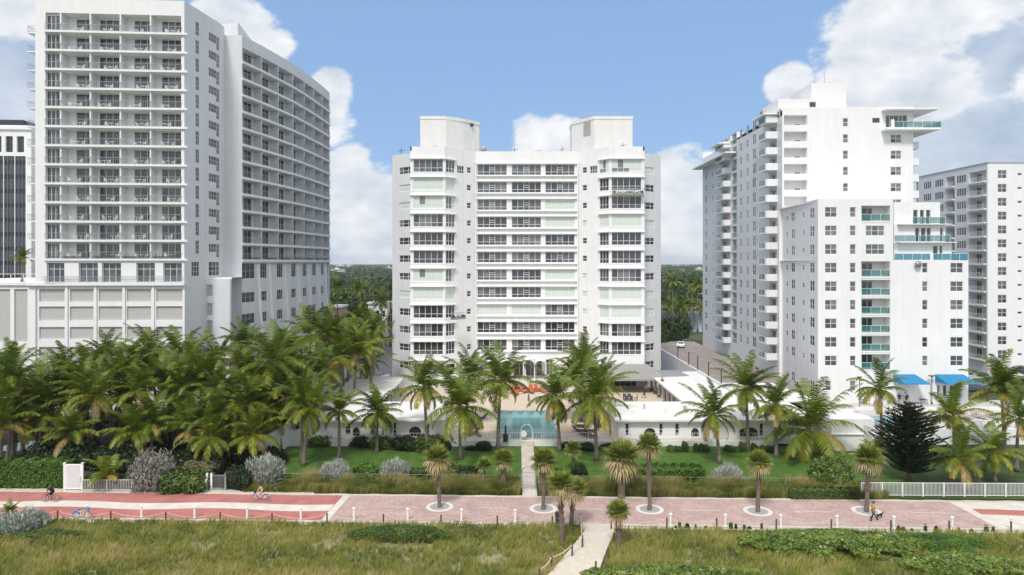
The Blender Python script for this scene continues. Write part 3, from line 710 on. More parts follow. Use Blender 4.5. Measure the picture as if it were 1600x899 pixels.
# ---------------- right condo tower with its lower front wing
def right_tower():
    X = 47.9; root = thing('condominium_tower', 'white stepped condominium tower with teal glass balconies at the right', 'building', (X, 105, 0))
    wall = MB(); wins = Rep('window', root); balc = Rep('balcony', root); glass = Rep('balcony_glass', root); TOP = 51.0
    side = Fac((X, 171.5), (X, 121.0)); hs = []
    rows = [49.4 - 2.86 * k for k in range(17)]           # storey floors of the tower
    wd = [(1101.5, 1105, 1.5), (1113, 1115, 1.1), (1156, 1159.5, 1.6), (1166, 1169.5, 1.6), (1176, 1181, 2.0), (1217, 1219.4, 1.3)]
    for k in range(17):
        zf = rows[k] - .55
        if zf < 4: continue
        for x0, x1, h in wd:
            if x0 > 1190 and k > 17: continue
            if k == 0 and x0 < 1120: continue
            u0, u1 = side.u(x0), side.u(x1); hs.append((u0, u1, zf + .8, zf + .8 + h, .06))
            key, mb = win(u1 - u0, h, (1, 1), (1, 1), kinds=(2, 1, 2), fr=.05); wins.add(key, mb, WM, side.M(u0, zf + .8, .002))
        # recessed loggia column C
        u0, u1 = side.u(1143.5), side.u(1151); hs.append((u0, u1, zf + .1, zf + 2.45, 1.4, 1))
        gm = glassrail(u1 - u0, 1.0, 3); glass.add(('c', 0), gm, [FRAME, TEALG], side.M(u0, zf + .1, .06))
        key, mb = win(1.8, 2.0, (1, 1), (1,), kinds=(1,)); wins.add(key, mb, WM, side.M((u0 + u1) / 2 - .9, zf + .12, 1.33))
        # projecting balconies A (near) and B (far); top storey is larger
        for (ua, ub, pr, ky) in ((side.u(1185.5) + 1.0, side.L - 1.6, 2.0, 'A'), (side.u(1123), side.u(1141.5), 1.5, 'B')):
            if ky == 'A' : ua = side.L - 6.2; ub = side.L - 2.2
            if ky == 'B': ua, ub = side.u(1127.5), side.u(1141.5)
            L = ub - ua; bm = MB(); bm.box(0, L, -pr, 0, -.14, .06, 0); bm.box(L - .12, L, -pr, 0, .06, 1.12, 0); bm.box(L * .78, L - .1, -pr, -pr + .1, .06, 1.1, 0); bm.box(0, .1, -pr, 0, .06, 1.1, 0)
            balc.add((ky, 0), bm, [WHITE], side.M(ua, zf, 0)); gm = glassrail(L * .78, 1.06, 1.3); glass.add((ky, 1), gm, [FRAME, TEALG], side.M(ua + .1, zf + .06, -pr + .01))
            hs.append((ua + .3, ub - .3, zf + .07, zf + 2.3, .5, 1)); key, mb = win(L * .4, 2.1, (1, 1), (1,), kinds=(1,)); wins.add(key, mb, WM, side.M(ua + .5, zf + .08, .42))
    side.wall(wall, 3.4, TOP - 1.5, hs, m=2)  # left-facing side is white stucco with its shade painted in grey
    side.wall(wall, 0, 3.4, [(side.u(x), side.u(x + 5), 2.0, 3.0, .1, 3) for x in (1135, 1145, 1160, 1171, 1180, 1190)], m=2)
    # canopies over the top balconies and flat eave at far end
    ev = MB(); side.box(ev, -1.5, side.u(1150), -2.3, 0, TOP - 4.1, TOP - 3.8); side.box(ev, side.L - 8, side.L - 1.8, -2.6, 0, TOP - .9, TOP - .65); side.box(ev, side.u(1128), side.u(1142), -2.8, 0, TOP - 1.5, TOP - 1.3)
    ev.build('roof_canopy', [WHITE2], root)
    # tower front
    fr = Fac((X, 121), P3(1427, 0, 121)[:2]); hf = []
    for k in range(7):
        z = 48.3 - 2.88 * k
        for x0, x1, c, ok in ((1317, 1325.3, (1,), True), (1391.6, 1408.5, (1, 1), k > 0)):
            if not ok: continue
            u0, u1 = fr.u(x0), fr.u(x1); hf.append((u0, u1, z - .75, z + .75, .12)); key, mb = win(u1 - u0, 1.5, c, (1, 1), kinds=(2, 3, 1)); wins.add(key, mb, WM, fr.M(u0, z - .75, .07))
        u0, u1 = fr.u(1225), fr.u(1261.5); z0 = P3(800, 195.5, 121)[2] - 2.88 * k; hf.append((u0, u1, z0, z0 + 1.75, 1.3, 1))
        key, mb = win(1.0, .4, (1, 1), (1,), kinds=(1,)); wins.add(key, mb, WM, fr.M(u0 + 2.4, z0 + .05, 1.22))
        o = [(1222, 1262)]
    # top right penthouse glazing
    r = fr.rect(1384, 1418, 180, 199); hf.append((*r, .3)); key, mb = win(r[1] - r[0], r[3] - r[2], (1,) * 5, (1,), kinds=(1, 2)); wins.add(key, mb, WM, fr.M(r[0], r[2], .2))
    r = fr.rect(1363, 1374.5, 184.5, 192); hf.append((*r, .1, 3))
    fr.wall(wall, 0, TOP, hf)
    e2 = MB(); u0 = fr.u(1377); fr.box(e2, u0, fr.u(1459), -1.6, 6, fr.z(1400, 174), fr.z(1400, 172)); fr.box(e2, u0, fr.u(1461), -1.8, 7, fr.z(1400, 205.5), fr.z(1400, 202.5)); e2.build('penthouse_terrace', [WHITE2], root)
    L = fr.u(1461) - fr.u(1389); glass.add(('ph', 0), glassrail(L, 1.1, 1.6), [FRAME, TEALG], fr.M(fr.u(1389), fr.z(1400, 202.4), -1.7))
    glass.add(('ph', 1), glassrail(8, 1.1, 1.6), [FRAME, TEALG], Matrix.Translation(fr.M(fr.u(1461), fr.z(1400, 202.4), -1.7).translation) @ Matrix.Rotation(R(90), 4, 'Z'))
    fr.box(wall, fr.u(1384), fr.u(1389), -1.7, -1.6, fr.z(1400, 203), fr.z(1400, 190))
    # balconies sticking out right of the tower
    XR = fr.Q.x
    rs = Fac((XR, 121), (XR, 150))
    for k in range(4):
        z = P3(800, 232 + k * 25.4, 122)[2]; bm = MB(); bm.box(0, 4, -1.6, 0, -.14, .02); bm.box(0, 4, -1.6, -1.5, .02, 1.15); bm.box(0, .12, -1.6, 0, .02, 1.15); balc.add(('R', 0), bm, [WHITE], rs.M(1, z, 0))
    rs.wall(wall, 0, TOP, []); Fac((XR, 150), (X, 171.5)).wall(wall, 0, TOP, [])
    wall.poly([(X, 121, TOP - .5), (XR, 121, TOP - .5), (XR, 150, TOP - .5), (X, 171.5, TOP - 1.6)], 1)
    # stepped parapet and machine room
    z = lambda py: P3(800, py, 122)[2]
    wall.prism([P3(1215.5, 0, 122.5)[:2], P3(1277, 0, 122.5)[:2], P3(1277, 0, 130)[:2], (P3(1215.5, 0, 122.5)[0], 130)], TOP - .5, z(154), 0)
    wall.prism([P3(1268, 0, 124)[:2], P3(1322, 0, 124)[:2], (P3(1322, 0, 124)[0], 133), (P3(1268, 0, 124)[0], 133)], TOP - .5, P3(0, 130, 124)[2], 0)
    q = MB(); q.box(P3(1265, 0, 122.5)[0], P3(1274, 0, 122.5)[0], 122.38, 122.49, z(167), z(159)); q.build('vent', [GL1], root)
    q = MB()
    for i in range(4): q.box(X + .2 + i * .9, X + .9 + i * .9, 131, 132.5, TOP - .5, TOP + 1.6 + .4 * (i % 2))
    q.tube([(X + 1, 131, TOP), (X + 1, 131, TOP + 3.2)], .04, 5); q.tube([(X + 2.4, 131, TOP), (X + 2.4, 131, TOP + 3.0)], .04, 5); q.build('roof_plant', [mat('rusty_tan_metal', (.38, .26, .16), .7, noise=.2)], root)
    q = MB(); q.tube([P3(1288, 130, 126), P3(1288, 112, 126)], .05, 5); q.build('antenna', [RAILM], root)
    # ---- lower front wing
    F0 = P3(1278, 0, 104.5); F1 = P3(1513, 0, 104.5); zA = P3(800, 311, 104.5)[2]
    ws = Fac((X, 121.0), (F0.x, 104.5)); hw = []
    sd = [(1228.5, 1231, .9), (1236.5, 1242, 1.6), (1254, 1257, .8), (1265.5, 1272.5, 1.6)]
    wr = [31.17 - 2.843 * k for k in range(10)]
    for k in range(10):
        for x0, x1, h in sd:
            u0, u1 = ws.u(x0), ws.u(x1); z0 = wr[k] - h / 2 if k < 9 else 4.2 - h / 2
            hw.append((u0, u1, z0, z0 + h, .06)); key, mb = win(u1 - u0, h, (1, 1) if h > 1 else (1,), (1, 1), kinds=(2, 1), fr=.05); wins.add(key, mb, WM, ws.M(u0, z0, .002))
    ws.wall(wall, 0, zA, hw, m=2)  # same painted-in shade on the wing's left-facing side
    f = Fac(F0[:2], F1[:2]); h1 = []
    XB = f.u(1395.5); zB = P3(800, 407, 104.5)[2]
    for k in range(10):
        z = wr[k] if k < 9 else 4.6
        L = [(1289, 1307.7, (1, 1)), (1328, 1337.2, (1,))]
        if k in (1, 2): L.append((1352.7, 1382, (1, 1, 1)))
        if k >= 3 and k < 9: L += [(1441, 1449.6, (1,)), (1485, 1505, (1, 1))]
        if k == 9: L = [(1290, 1298.5, (1,)), (1328, 1337.2, (1,))]
        for x0, x1, c in L:
            u0, u1 = f.u(x0), f.u(x1); h1.append((u0, u1, z - .77, z + .77, .13)); key, mb = win(u1 - u0, 1.54, c, (1, 1), var=k % 4, kinds=[(2, 3), (3, 3, 2), (2, 2, 3), (1, 2)][k % 4]); wins.add(key, mb, WM, f.M(u0, z - .77, .08))
        if k in (0, 3, 4, 5, 6, 7, 8):
            u0, u1 = f.u(1345.8), f.u(1391); zf = z - 1.35; h1.append((u0, u1, zf, zf + 2.35, 1.7, 1))
            key, mb = win(2.5, 2.1, (1, 1, 1), (1,), kinds=(1, 1, 2)); wins.add(key, mb, WM, f.M(u0 + .05, zf + .02, 1.62)); glass.add(('fr', 0), glassrail(u1 - u0, 1.05, 1.5), [FRAME, TEALG], f.M(u0, zf + .02, .03))
            f.box(wall, u0, u1, -.06, -.002, zf - .22, zf + .02, 0)
    # door under the right awning
    for x0, x1 in ((1464.5, 1468.5), (1473.5, 1479.5), (1484, 1490), (1493.5, 1500)):
        r = f.rect(x0, x1, 602, 620); h1.append((*r, .2)); key, mb = win(r[1] - r[0], r[3] - r[2], (1,), (1,), kinds=(1,)); wins.add(key, mb, WM, f.M(r[0], r[2], .12))
    r = f.rect(1425, 1427.5, 598, 619)
    f.wall(wall, 0, zB, [h for h in h1 if h[3] <= zB + .01]); f.wall(wall, zB, zA - .31, [h for h in h1 if h[2] >= zB - .01], u1=XB)
    hmid = [h for h in h1 if h[2] < zB < h[3]]
    wall.prism([(F0.x, 104.51), (f.P.x + XB, 104.51), (f.P.x + XB, 120.97), (F0.x + .5, 120.97)], 0, zA - .3, 0, mtop=1, skip=(0, 3), bottom=False)
    f.box(wall, 0, XB, 0, .25, zA - .31, zA + .02); 
    wall.prism([(F0.x, 104.52), (F1.x, 104.52), (F1.x, 120.96), (F0.x + .6, 120.96)], 0, zB - .02, 0, mtop=1, skip=(0, 3), bottom=False)
    # stepped terraces: three set-back storeys
    lev = [(106.6, 1397, 1487, zB, zB + 2.85), (107.2, 1397, 1477, zB + 2.85, zB + 5.7), (108.0, 1397, 1469, zB + 5.7, zB + 9.2)]
    gl = [[(1458, 1466), (1468, 1473)], [(1430, 1437), (1439, 1447), (1448, 1455), (1469, 1474)], [(1427, 1434.5), (1437.5, 1444.5), (1447, 1454.5)]]
    for i, (Y, x0, x1, z0, z1) in enumerate(lev):
        g = Fac(P3(x0, 0, Y)[:2], P3(x1, 0, Y)[:2]); hg = []
        for a, b in gl[i]:
            u0, u1 = g.u(a), g.u(b); hg.append((u0, u1, z0 + .05, z0 + 2.3, .2)); key, mb = win(u1 - u0, 2.25, (1,), (1,), kinds=(1,)); wins.add(key, mb, WM, g.M(u0, z0 + .05, .12))
        g.wall(wall, z0, z1, hg); wall.prism([(g.P.x, Y + .01), (g.Q.x, Y + .01), (g.Q.x, 120.95), (g.P.x, 120.95)], z0, z1 - .01, 0, skip=(0,), bottom=False)
        wall.box(g.P.x, g.Q.x + .9, Y - 1.6, Y, z0 - .12, z0 + .01, 0) if i else None
    for key, x0, x1, Y, z, m in (('t1', 1397, 1454, 104.55, zB, BLUEG), ('t2', 1458, 1513, 104.55, zB, BLUEG), ('t3', 1397, 1431, 105.6, zB + 2.86, TEALG), ('t4', 1435, 1485, 105.6, zB + 2.86, TEALG), ('t5', 1426, 1478, 106.4, zB + 5.72, TEALG)):
        g = Fac(P3(x0, 0, Y)[:2], P3(x1, 0, Y)[:2]); glass.add((key, 0), glassrail(g.L, 1.05, 1.4), [FRAME, m], g.M(0, z, 0))
    q = MB(); q.ball(P3(1435, 413.5, 104.1), (.55, .3, .55), 12, 8); q.build('vent_cowl', [mat('steel_grey', (.3, .31, .33), .3, metal=.7)], root, smooth=True)
    wall.build('wall', [WHITE, mat('loggia_wall', (.72, .72, .71), .8), GREY_SHADE, GL1], root)
    wins.done(); balc.done(); glass.done()
right_tower()
BLUEC = mat('blue_canvas', (.015, .20, .40), .7, noise=.06, nscale=2)
a0 = P3(1396, 0, 104.4); a1 = P3(1429, 0, 104.4)
awning('blue_awning', 'bright blue canvas awning on the left, beside the balcony stack of the front wing', a0.x, a1.x, 104.35, 102.0, P3(0, 585, 104.4)[2], P3(0, 600, 102)[2], BLUEC, shift=1.0, leg=2.6, val=.12)
a0 = P3(1461, 0, 104.4); a1 = P3(1504, 0, 104.4)
awning('blue_awning', 'wide bright blue canvas awning over glass doors at the right corner of the front wing', a0.x, a1.x, 104.35, 102.0, P3(0, 585, 104.4)[2], P3(0, 600, 102)[2], BLUEC, shift=1.2, val=.12)

# ---------------- far right white block
def far_block():
    X = 97.5; root = thing('apartment_building', 'white apartment block with a blue grey side of stacked balconies at the right edge', 'building', (X, 140, 0))
    wall = MB(); wins = Rep('window', root); rl = Rep('balcony', root); TOP = P3(0, 254, 140)[2]
    s = Fac((X, 164), (X, 140)); f = Fac((X, 140), P3(1720, 0, 140)[:2]); hs, hf = [], []
    for k in range(14):
        z = P3(0, 272.5, 140)[2] - 2.84 * k
        for x0, x1, c in ((1443, 1455, (1,) * 4), (1460.6, 1474, (1,) * 4), (1494.6, 1509.6, (1,) * 4)):
            u0, u1 = s.u(x0), s.u(x1); hs.append((u0, u1, z - .85, z + .85, .06)); key, mb = win(u1 - u0, 1.7, c, (1,), var=k % 3, kinds=(1, 1, 2)); wins.add(key, mb, WM, s.M(u0, z - .85, .002))
        for x0, x1 in ((1478, 1491.5), (1514, 1541)):
            u0, u1 = s.u(x0), s.u(x1); hs.append((u0, u1, z - 1.35, z + 1.0, 1.6, 1)); key, mb = win((u1 - u0) * .3, 2.0, (1, 1), (1,), kinds=(1,)); wins.add(key, mb, WM, s.M(u0 + .2, z - 1.3, 1.52)); wins.add(key, mb, WM, s.M(u0 + (u1 - u0) * .6, z - 1.3, 1.52))
            bm = MB(); L = u1 - u0; bm.box(0, L, -.5, 0, -.12, .15, 0); bm.add(rail(L, .95, .35), Matrix.Translation((0, -.5, .15))); rl.add((round(L, 1), 0), bm, [WHITE2, RAILM], s.M(u0, z - 1.4, 0))
        for x0, x1, h, c in ((1559, 1573, 1.7, (1, 1)), (1590, 1597, .5, (1,)), (1614, 1628, 1.7, (1, 1)), (1650, 1664, 1.7, (1, 1))):
            u0, u1 = f.u(x0), f.u(x1); hf.append((u0, u1, z - h / 2, z + h / 2, .12)); key, mb = win(u1 - u0, h, c, (1,) if h < 1 else (1, 1), kinds=(2, 1)); wins.add(key, mb, WM, f.M(u0, z - h / 2, .07))
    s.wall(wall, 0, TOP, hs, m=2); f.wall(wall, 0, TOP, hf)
    wall.prism([(X, 140.01), (f.Q.x, 140.01), (f.Q.x, 165), (X + .01, 165)], 0, TOP - .4, 0, skip=(0, 3))
    f.box(wall, -.1, f.L, -.12, -.002, TOP - .15, TOP + .1, 3); s.box(wall, -.1, s.L + .12, -.12, -.002, TOP - .15, TOP + .1, 3)
    wall.build('wall', [WHITE, mat('loggia_cream', (.6, .58, .54), .8), GREY_SHADE, mat('grey_coping', (.4, .4, .42), .7)], root); wins.done(); rl.done()
far_block()
# ================================================================ GROUND, PROMENADE, POOL DECK
S = -0.031   # the promenade runs slightly askew
def PR(X, v, z=0.0): return (X, v + S * X, z)
SAND = mat('beach_sand', (.55, .49, .41), .95, noise=.12, nscale=.9, bump=.5, bscale=5)
def brick_mat(name, c1, c2, mort, sc, bw=.5, bh=.25, ang=0.0, rough=.85, stain=.12):
    m = bpy.data.materials.new(name); m.use_nodes = True; nt = m.node_tree; b = nt.nodes['Principled BSDF']; L = nt.links.new
    g = nt.nodes.new('ShaderNodeNewGeometry'); mp = nt.nodes.new('ShaderNodeMapping'); mp.inputs['Rotation'].default_value = (0, 0, ang); L(g.outputs['Position'], mp.inputs[0])
    br = nt.nodes.new('ShaderNodeTexBrick'); br.inputs['Scale'].default_value = sc; br.inputs['Color1'].default_value = (*c1, 1); br.inputs['Color2'].default_value = (*c2, 1); br.inputs['Mortar'].default_value = (*mort, 1)
    br.inputs['Mortar Size'].default_value = .02; br.inputs['Brick Width'].default_value = bw; br.inputs['Row Height'].default_value = bh; L(mp.outputs[0], br.inputs[0])
    n = nt.nodes.new('ShaderNodeTexNoise'); n.inputs['Scale'].default_value = .45; n.inputs['Detail'].default_value = 9; n.inputs['Roughness'].default_value = .7; L(g.outputs['Position'], n.inputs[0])
    r = nt.nodes.new('ShaderNodeMapRange'); L(n.outputs[0], r.inputs[0]); r.inputs[1].default_value = .3; r.inputs[2].default_value = .7; r.inputs[3].default_value = 1 - stain; r.inputs[4].default_value = 1 + stain
    mx = nt.nodes.new('ShaderNodeVectorMath'); mx.operation = 'SCALE'; L(br.outputs[0], mx.inputs[0]); L(r.outputs[0], mx.inputs['Scale']); L(mx.outputs[0], b.inputs['Base Color']); b.inputs['Roughness'].default_value = rough
    return m
PAVE = brick_mat('pink_grey_pavers', (.41, .25, .225), (.51, .385, .345), (.36, .28, .25), 2.0, ang=.78, stain=.2)
REDP = mat('red_asphalt_lane', (.42, .155, .135), .85, noise=.2, nscale=.5, streak=0, bump=.3, bscale=20)
CREAM = mat('cream_concrete', (.62, .57, .50), .85, noise=.15, nscale=.7)
DECKM = brick_mat('peach_pool_deck', (.60, .49, .385), (.63, .52, .41), (.54, .45, .36), 1.0, bw=1, bh=1, stain=.06)
LAWN = mat('mown_lawn', (.062, .135, .010), .9, noise=.35, nscale=.9, bump=.8, bscale=22)
SOIL = mat('dark_leaf_litter', (.045, .040, .028), .95, noise=.5, nscale=1.3)
ASPH = mat('asphalt', (.10, .10, .105), .9, noise=.15, nscale=.8)
PARK = brick_mat('brown_parking_pavers', (.28, .235, .21), (.34, .29, .265), (.22, .19, .17), 1.5, stain=.25)
def sheet(name, pts, m, z=None, kind='structure', thick=None):
    mb = MB(); mb.poly([(p[0], p[1], p[2] if len(p) > 2 and z is None else z) for p in pts]); o = mb.build(name, [m], None)
    o['kind'] = kind; return o
# base ground sheet to the horizon
def ground():
    m = bpy.data.materials.new('ground_cover'); m.use_nodes = True; nt = m.node_tree; b = nt.nodes['Principled BSDF']; L = nt.links.new
    g = nt.nodes.new('ShaderNodeNewGeometry'); n = nt.nodes.new('ShaderNodeTexNoise'); n.inputs['Scale'].default_value = .06; n.inputs['Detail'].default_value = 10; n.inputs['Roughness'].default_value = .7; L(g.outputs['Position'], n.inputs[0])
    cr = nt.nodes.new('ShaderNodeValToRGB'); L(n.outputs[0], cr.inputs[0]); e = cr.color_ramp.elements; e[0].position = .35; e[0].color = (.02, .035, .012, 1); e[1].position = .6; e[1].color = (.07, .09, .03, 1)
    x = e.new(.72); x.color = (.22, .2, .17, 1); L(cr.outputs[0], b.inputs['Base Color']); b.inputs['Roughness'].default_value = 1
    sheet('ground', [(-4000, -200, -.05), (4000, -200, -.05), (4000, 8000, -.05), (-4000, 8000, -.05)], m)
ground()
# dune: gently rolling sand under the grass
def dune():
    nx, ny = 120, 22; vs = []; from mathutils import noise as mn
    for j in range(ny + 1):
        for i in range(nx + 1):
            x = -75 + 150 * i / nx; v = 40 + (60.55 - 40) * j / ny
            e = min(1, (60.55 - v) / 2.0); z = .02 + e * (.28 + .25 * mn.noise(Vector((x * .12, v * .2, 0))) + .12 * mn.noise(Vector((x * .5, v * .5, 3))))
            vs.append((x, v + S * x, z))
    fs = [(j * (nx + 1) + i, j * (nx + 1) + i + 1, (j + 1) * (nx + 1) + i + 1, (j + 1) * (nx + 1) + i) for j in range(ny) for i in range(nx)]
    me = bpy.data.meshes.new('dune'); me.from_pydata(vs, [], fs); me.materials.append(mat('dune_sand', (.26, .23, .13), .95, noise=.35, nscale=.7, bump=.6, bscale=6)); o = link('dune', me); o['kind'] = 'structure'
dune()
def strip(name, x0, x1, va, vb, m, z, n=60):
    """va, vb: functions of X or constants"""
    fa = va if callable(va) else (lambda x: va); fb = vb if callable(vb) else (lambda x: vb); mb = MB()
    xs = [x0 + (x1 - x0) * k / n for k in range(n + 1)]
    for k in range(n):
        mb.quad(PR(xs[k], fa(xs[k]), z), PR(xs[k + 1], fa(xs[k + 1]), z), PR(xs[k + 1], fb(xs[k + 1]), z), PR(xs[k], fb(xs[k]), z))
    o = mb.build(name, [m], None); o['kind'] = 'structure'; return o
strip('sand_verge', -75, 75, lambda x: 60.2 + .25 * math.sin(x * .9) + .15 * math.sin(x * 2.3), 61.3, SAND, .035, 200)
strip('sand_verge', -75, 75, lambda x: 68.2, lambda x: (70.2 if x < -20 else 68.75 + .1 * math.sin(x * 1.7)), SAND, .008, 150)
strip('promenade_kerb', -75, 75, 61.0, 68.5, CREAM, .055)
# left red lanes with a wavy cream band
LB = lambda v: -15.1 + (v - 61.2) * .62   # diagonal joint left: X as function of v
def diag(name, xl, xr, v0, v1, m, z):
    mb = MB(); n = 12
    for k in range(n):
        a, b = v0 + (v1 - v0) * k / n, v0 + (v1 - v0) * (k + 1) / n
        mb.quad(PR(xl(a), a, z), PR(xr(a), a, z), PR(xr(b), b, z), PR(xl(b), b, z))
    o = mb.build(name, [m], None); o['kind'] = 'structure'
LBX = lambda v: -16.7 + (v - 61.3) * .17 * 1.0
# measured joints: left (508,812)-(540,775); right (1567,828)-(1490,785)
gl0, gl1 = G(511, 810), G(541, 776); gr0, gr1 = G(1567, 827), G(1490, 786)
def joint(a, b):
    va, vb = a.y - S * a.x, b.y - S * b.x
    return lambda v: a.x + (b.x - a.x) * (v - va) / (vb - va)
JL, JR = joint(gl0, gl1), joint(gr0, gr1)
wav = lambda x: .28 * math.sin(x * .42 + .8)
V0, V1 = 61.35, 68.15
diag('red_lane', lambda v: -75, lambda v: JL(v) - .35, V0, V1, REDP, .060)
diag('red_lane', lambda v: JR(v) + .35, lambda v: 75, V0, V1, CREAM, .060)
diag('promenade_paving', lambda v: JL(v) + .35, lambda v: JR(v) - .35, V0, V1, PAVE, .060)
def wavy(x0, x1, c, w, m, z, name, ph=0):
    strip(name, x0, x1, lambda x: c - w / 2 + wav(x + ph), lambda x: c + w / 2 + wav(x + ph) * .8, m, z, 120)
wavy(-75, JL(64.8) - .4, 64.75, 1.65, CREAM, .064, 'cream_band')
wavy(JR(65.2) + .5, 75, 65.3, 1.5, REDP, .064, 'red_band', 3)
dash = MB()
for x0, x1 in ((600, 650), (743, 795), (900, 943), (1072, 1126), (1241, 1296), (1425, 1485)):
    a = G(x0, 0 + 793 + (x0 - 600) * .011); b = G(x1, 793 + (x1 - 600) * .011); dash.quad((a.x, a.y - .04, .0645), (b.x, b.y - .04, .0645), (b.x, b.y + .04, .0645), (a.x, a.y + .04, .0645))
o = dash.build('lane_marking', [mat('pale_paint', (.68, .62, .58), .8)]); o['kind'] = 'structure'
from mathutils import noise as _mn
_dn = lambda x, o: max(0.02, .16 + .22 * _mn.noise(Vector((x * .35, o, 0))) + .2 * _mn.noise(Vector((x * 1.3, o, 3))))
strip('drifted_sand', -75, 75, 60.95, lambda x: 61.3 + _dn(x, 1), SAND, .069, 400)
strip('drifted_sand', -75, 75, lambda x: 68.2 - .6 * _dn(x, 5), 68.52, SAND, .069, 400)
# beach path
pl = [G(905, 820), G(912, 840), G(898, 862), G(868, 899), G(840, 930)]; pr = [G(958, 820), G(960, 842), G(950, 866), G(938, 900), G(930, 930)]
mb = MB()
for k in range(4):
    a, b, c, d = pl[k], pr[k], pr[k + 1], pl[k + 1]; z = lambda p: 0.62 if p.y < 58.9 else (.45 if p.y < 59.8 else .057)
    zz = [.058, .50, .66, .66, .66]
    mb.quad((d.x, d.y, zz[k + 1]), (c.x, c.y, zz[k + 1]), (b.x, b.y, zz[k]), (a.x, a.y, zz[k]))
o = mb.build('sand_path', [mat('path_sand', (.60, .53, .44), .95, noise=.10, nscale=2.0, bump=.7, bscale=7)]); o['kind'] = 'structure'
PATHX = lambda y: (np.interp(y, [p.y for p in reversed(pl)], [p.x for p in reversed(pl)]), np.interp(y, [p.y for p in reversed(pr)], [p.x for p in reversed(pr)]))

# lawn, soil beds, grove floor, deck
sheet('lawn', [(-30, 73.2, .03), (44, 71.5, .03), (44, 86.1, .32), (-30, 86.1, .32)], LAWN)
sheet('grove_floor', [(-110, 71.2, .02), (-30, 71.2, .02), (-26, 118, .6), (-110, 118, .3)], SOIL)
sheet('sand_clearing', [(-75, 74, .055), (-46, 74, .045), (-50, 98, .22), (-80, 98, .19)], mat('pale_sand', (.42, .37, .31), .95, noise=.15, nscale=.5))
sheet('lawn', [(36.5, 68.2, .024), (75, 66.5, .024), (75, 69.0, .024), (36.5, 70.0, .024)], mat('verge_grass', (.045, .085, .012), .9, noise=.3, nscale=2, bump=.6, bscale=15))
sheet('planting_bed', [(44.05, 71, .026), (100, 70, .026), (100, 82, .026), (44.05, 82, .026)], mat('dark_green_grass', (.035, .07, .012), .95, noise=.4, nscale=1.2))  # bed grass in a darker green than the lawn
DZ = 1.0
PX0, PX1, PY0, PY1 = -1.9, 5.9, 87.3, 103.3
def deck():
    mb = MB(); z = DZ
    def q(x0, x1, y0, y1): mb.quad((x0, y0, z), (x1, y0, z), (x1, y1, z), (x0, y1, z))
    q(-26, PX0, 86.3, 136); q(PX1, 32.6, 86.3, 136); q(PX0, PX1, 86.3, PY0); q(PX0, PX1, PY1 + .35, 136)
    mb.build('pool_deck', [DECKM])['kind'] = 'structure'
    w = MB(); w.box(-26, 33, 86.05, 86.3, .2, DZ + .02); w.box(-26, -25.8, 86.3, 118, .3, DZ + .02)
    o = w.build('retaining_wall', [WHITE]); tag(o, 'low white retaining wall between the lawn and the pool deck', 'wall')
    # pool: tiled shell and water
    sh = MB(); y1 = PY1; top = DZ - .003
    sh.quad((PX0, PY0, -.4), (PX1, PY0, -.4), (PX1, PY1 + .35, -1.4), (PX0, PY1 + .35, -1.4))
    sh.quad((PX0, PY0, -.4), (PX0, PY1 + .35, -1.4), (PX0, PY1 + .35, top), (PX0, PY0, top)); sh.quad((PX1, PY0, -.4), (PX1, PY0, top), (PX1, PY1 + .35, top), (PX1, PY1 + .35, -1.4))
    sh.quad((PX0, PY0, -.4), (PX0, PY0, top), (PX1, PY0, top), (PX1, PY0, -.4)); sh.quad((PX0, PY1 + .35, -1.4), (PX1, PY1 + .35, -1.4), (PX1, PY1 + .35, top), (PX0, PY1 + .35, top))
    root = thing('swimming_pool', 'rectangular turquoise swimming pool with a scalloped far edge behind the lawn', 'pool', (2, 95, DZ))
    sh.build('basin', [mat('pool_tile', (.50, .78, .82), .4, noise=.04, nscale=.8)], root)
    cp = MB(); n = 5; w_ = (PX1 - PX0) / n
    for i in range(n):
        for j in range(8):
            t0, t1 = j / 8, (j + 1) / 8; x0, x1 = PX0 + w_ * (i + t0), PX0 + w_ * (i + t1); f_ = lambda t: PY1 + .35 - .5 * (1 - math.sin(math.pi * t)) 
            cp.quad((x0, f_(t0), DZ + .004), (x1, f_(t1), DZ + .004), (x1, PY1 + .8, DZ + .004), (x0, PY1 + .8, DZ + .004)); cp.quad((x0, f_(t0), DZ - .15), (x1, f_(t1), DZ - .15), (x1, f_(t1), DZ + .004), (x0, f_(t0), DZ + .004))
    cp.box(PX0 - .35, PX0 - .003, PY0 - .3, PY1, DZ + .001, DZ + .05); cp.box(PX1 + .003, PX1 + .35, PY0 - .3, PY1, DZ + .001, DZ + .05); cp.box(PX0, PX1, PY0 - .3, PY0 - .003, DZ + .001, DZ + .05)
    cp.build('coping', [mat('grey_coping_stone', (.42, .41, .39), .8)], root)
    wm = bpy.data.materials.new('pool_water'); wm.use_nodes = True; nt = wm.node_tree; b = nt.nodes['Principled BSDF']
    b.inputs['Base Color'].default_value = (.24, .62, .68, 1); b.inputs['Roughness'].default_value = .04; b.inputs['Alpha'].default_value = .45; b.inputs['Specular IOR Level'].default_value = .6
    n_ = nt.nodes.new('ShaderNodeTexNoise'); n_.inputs['Scale'].default_value = 1.2; n_.inputs['Detail'].default_value = 3; g = nt.nodes.new('ShaderNodeNewGeometry'); nt.links.new(g.outputs['Position'], n_.inputs[0]); bp = nt.nodes.new('ShaderNodeBump'); bp.inputs['Strength'].default_value = .12; bp.inputs['Distance'].default_value = .05; nt.links.new(n_.outputs[0], bp.inputs['Height']); nt.links.new(bp.outputs[0], b.inputs['Normal'])
    wq = MB(); wq.quad((PX0, PY0, DZ - .18), (PX1, PY0, DZ - .18), (PX1, PY1 + .3, DZ - .18), (PX0, PY1 + .3, DZ - .18)); wq.build('water', [wm], root)
deck()
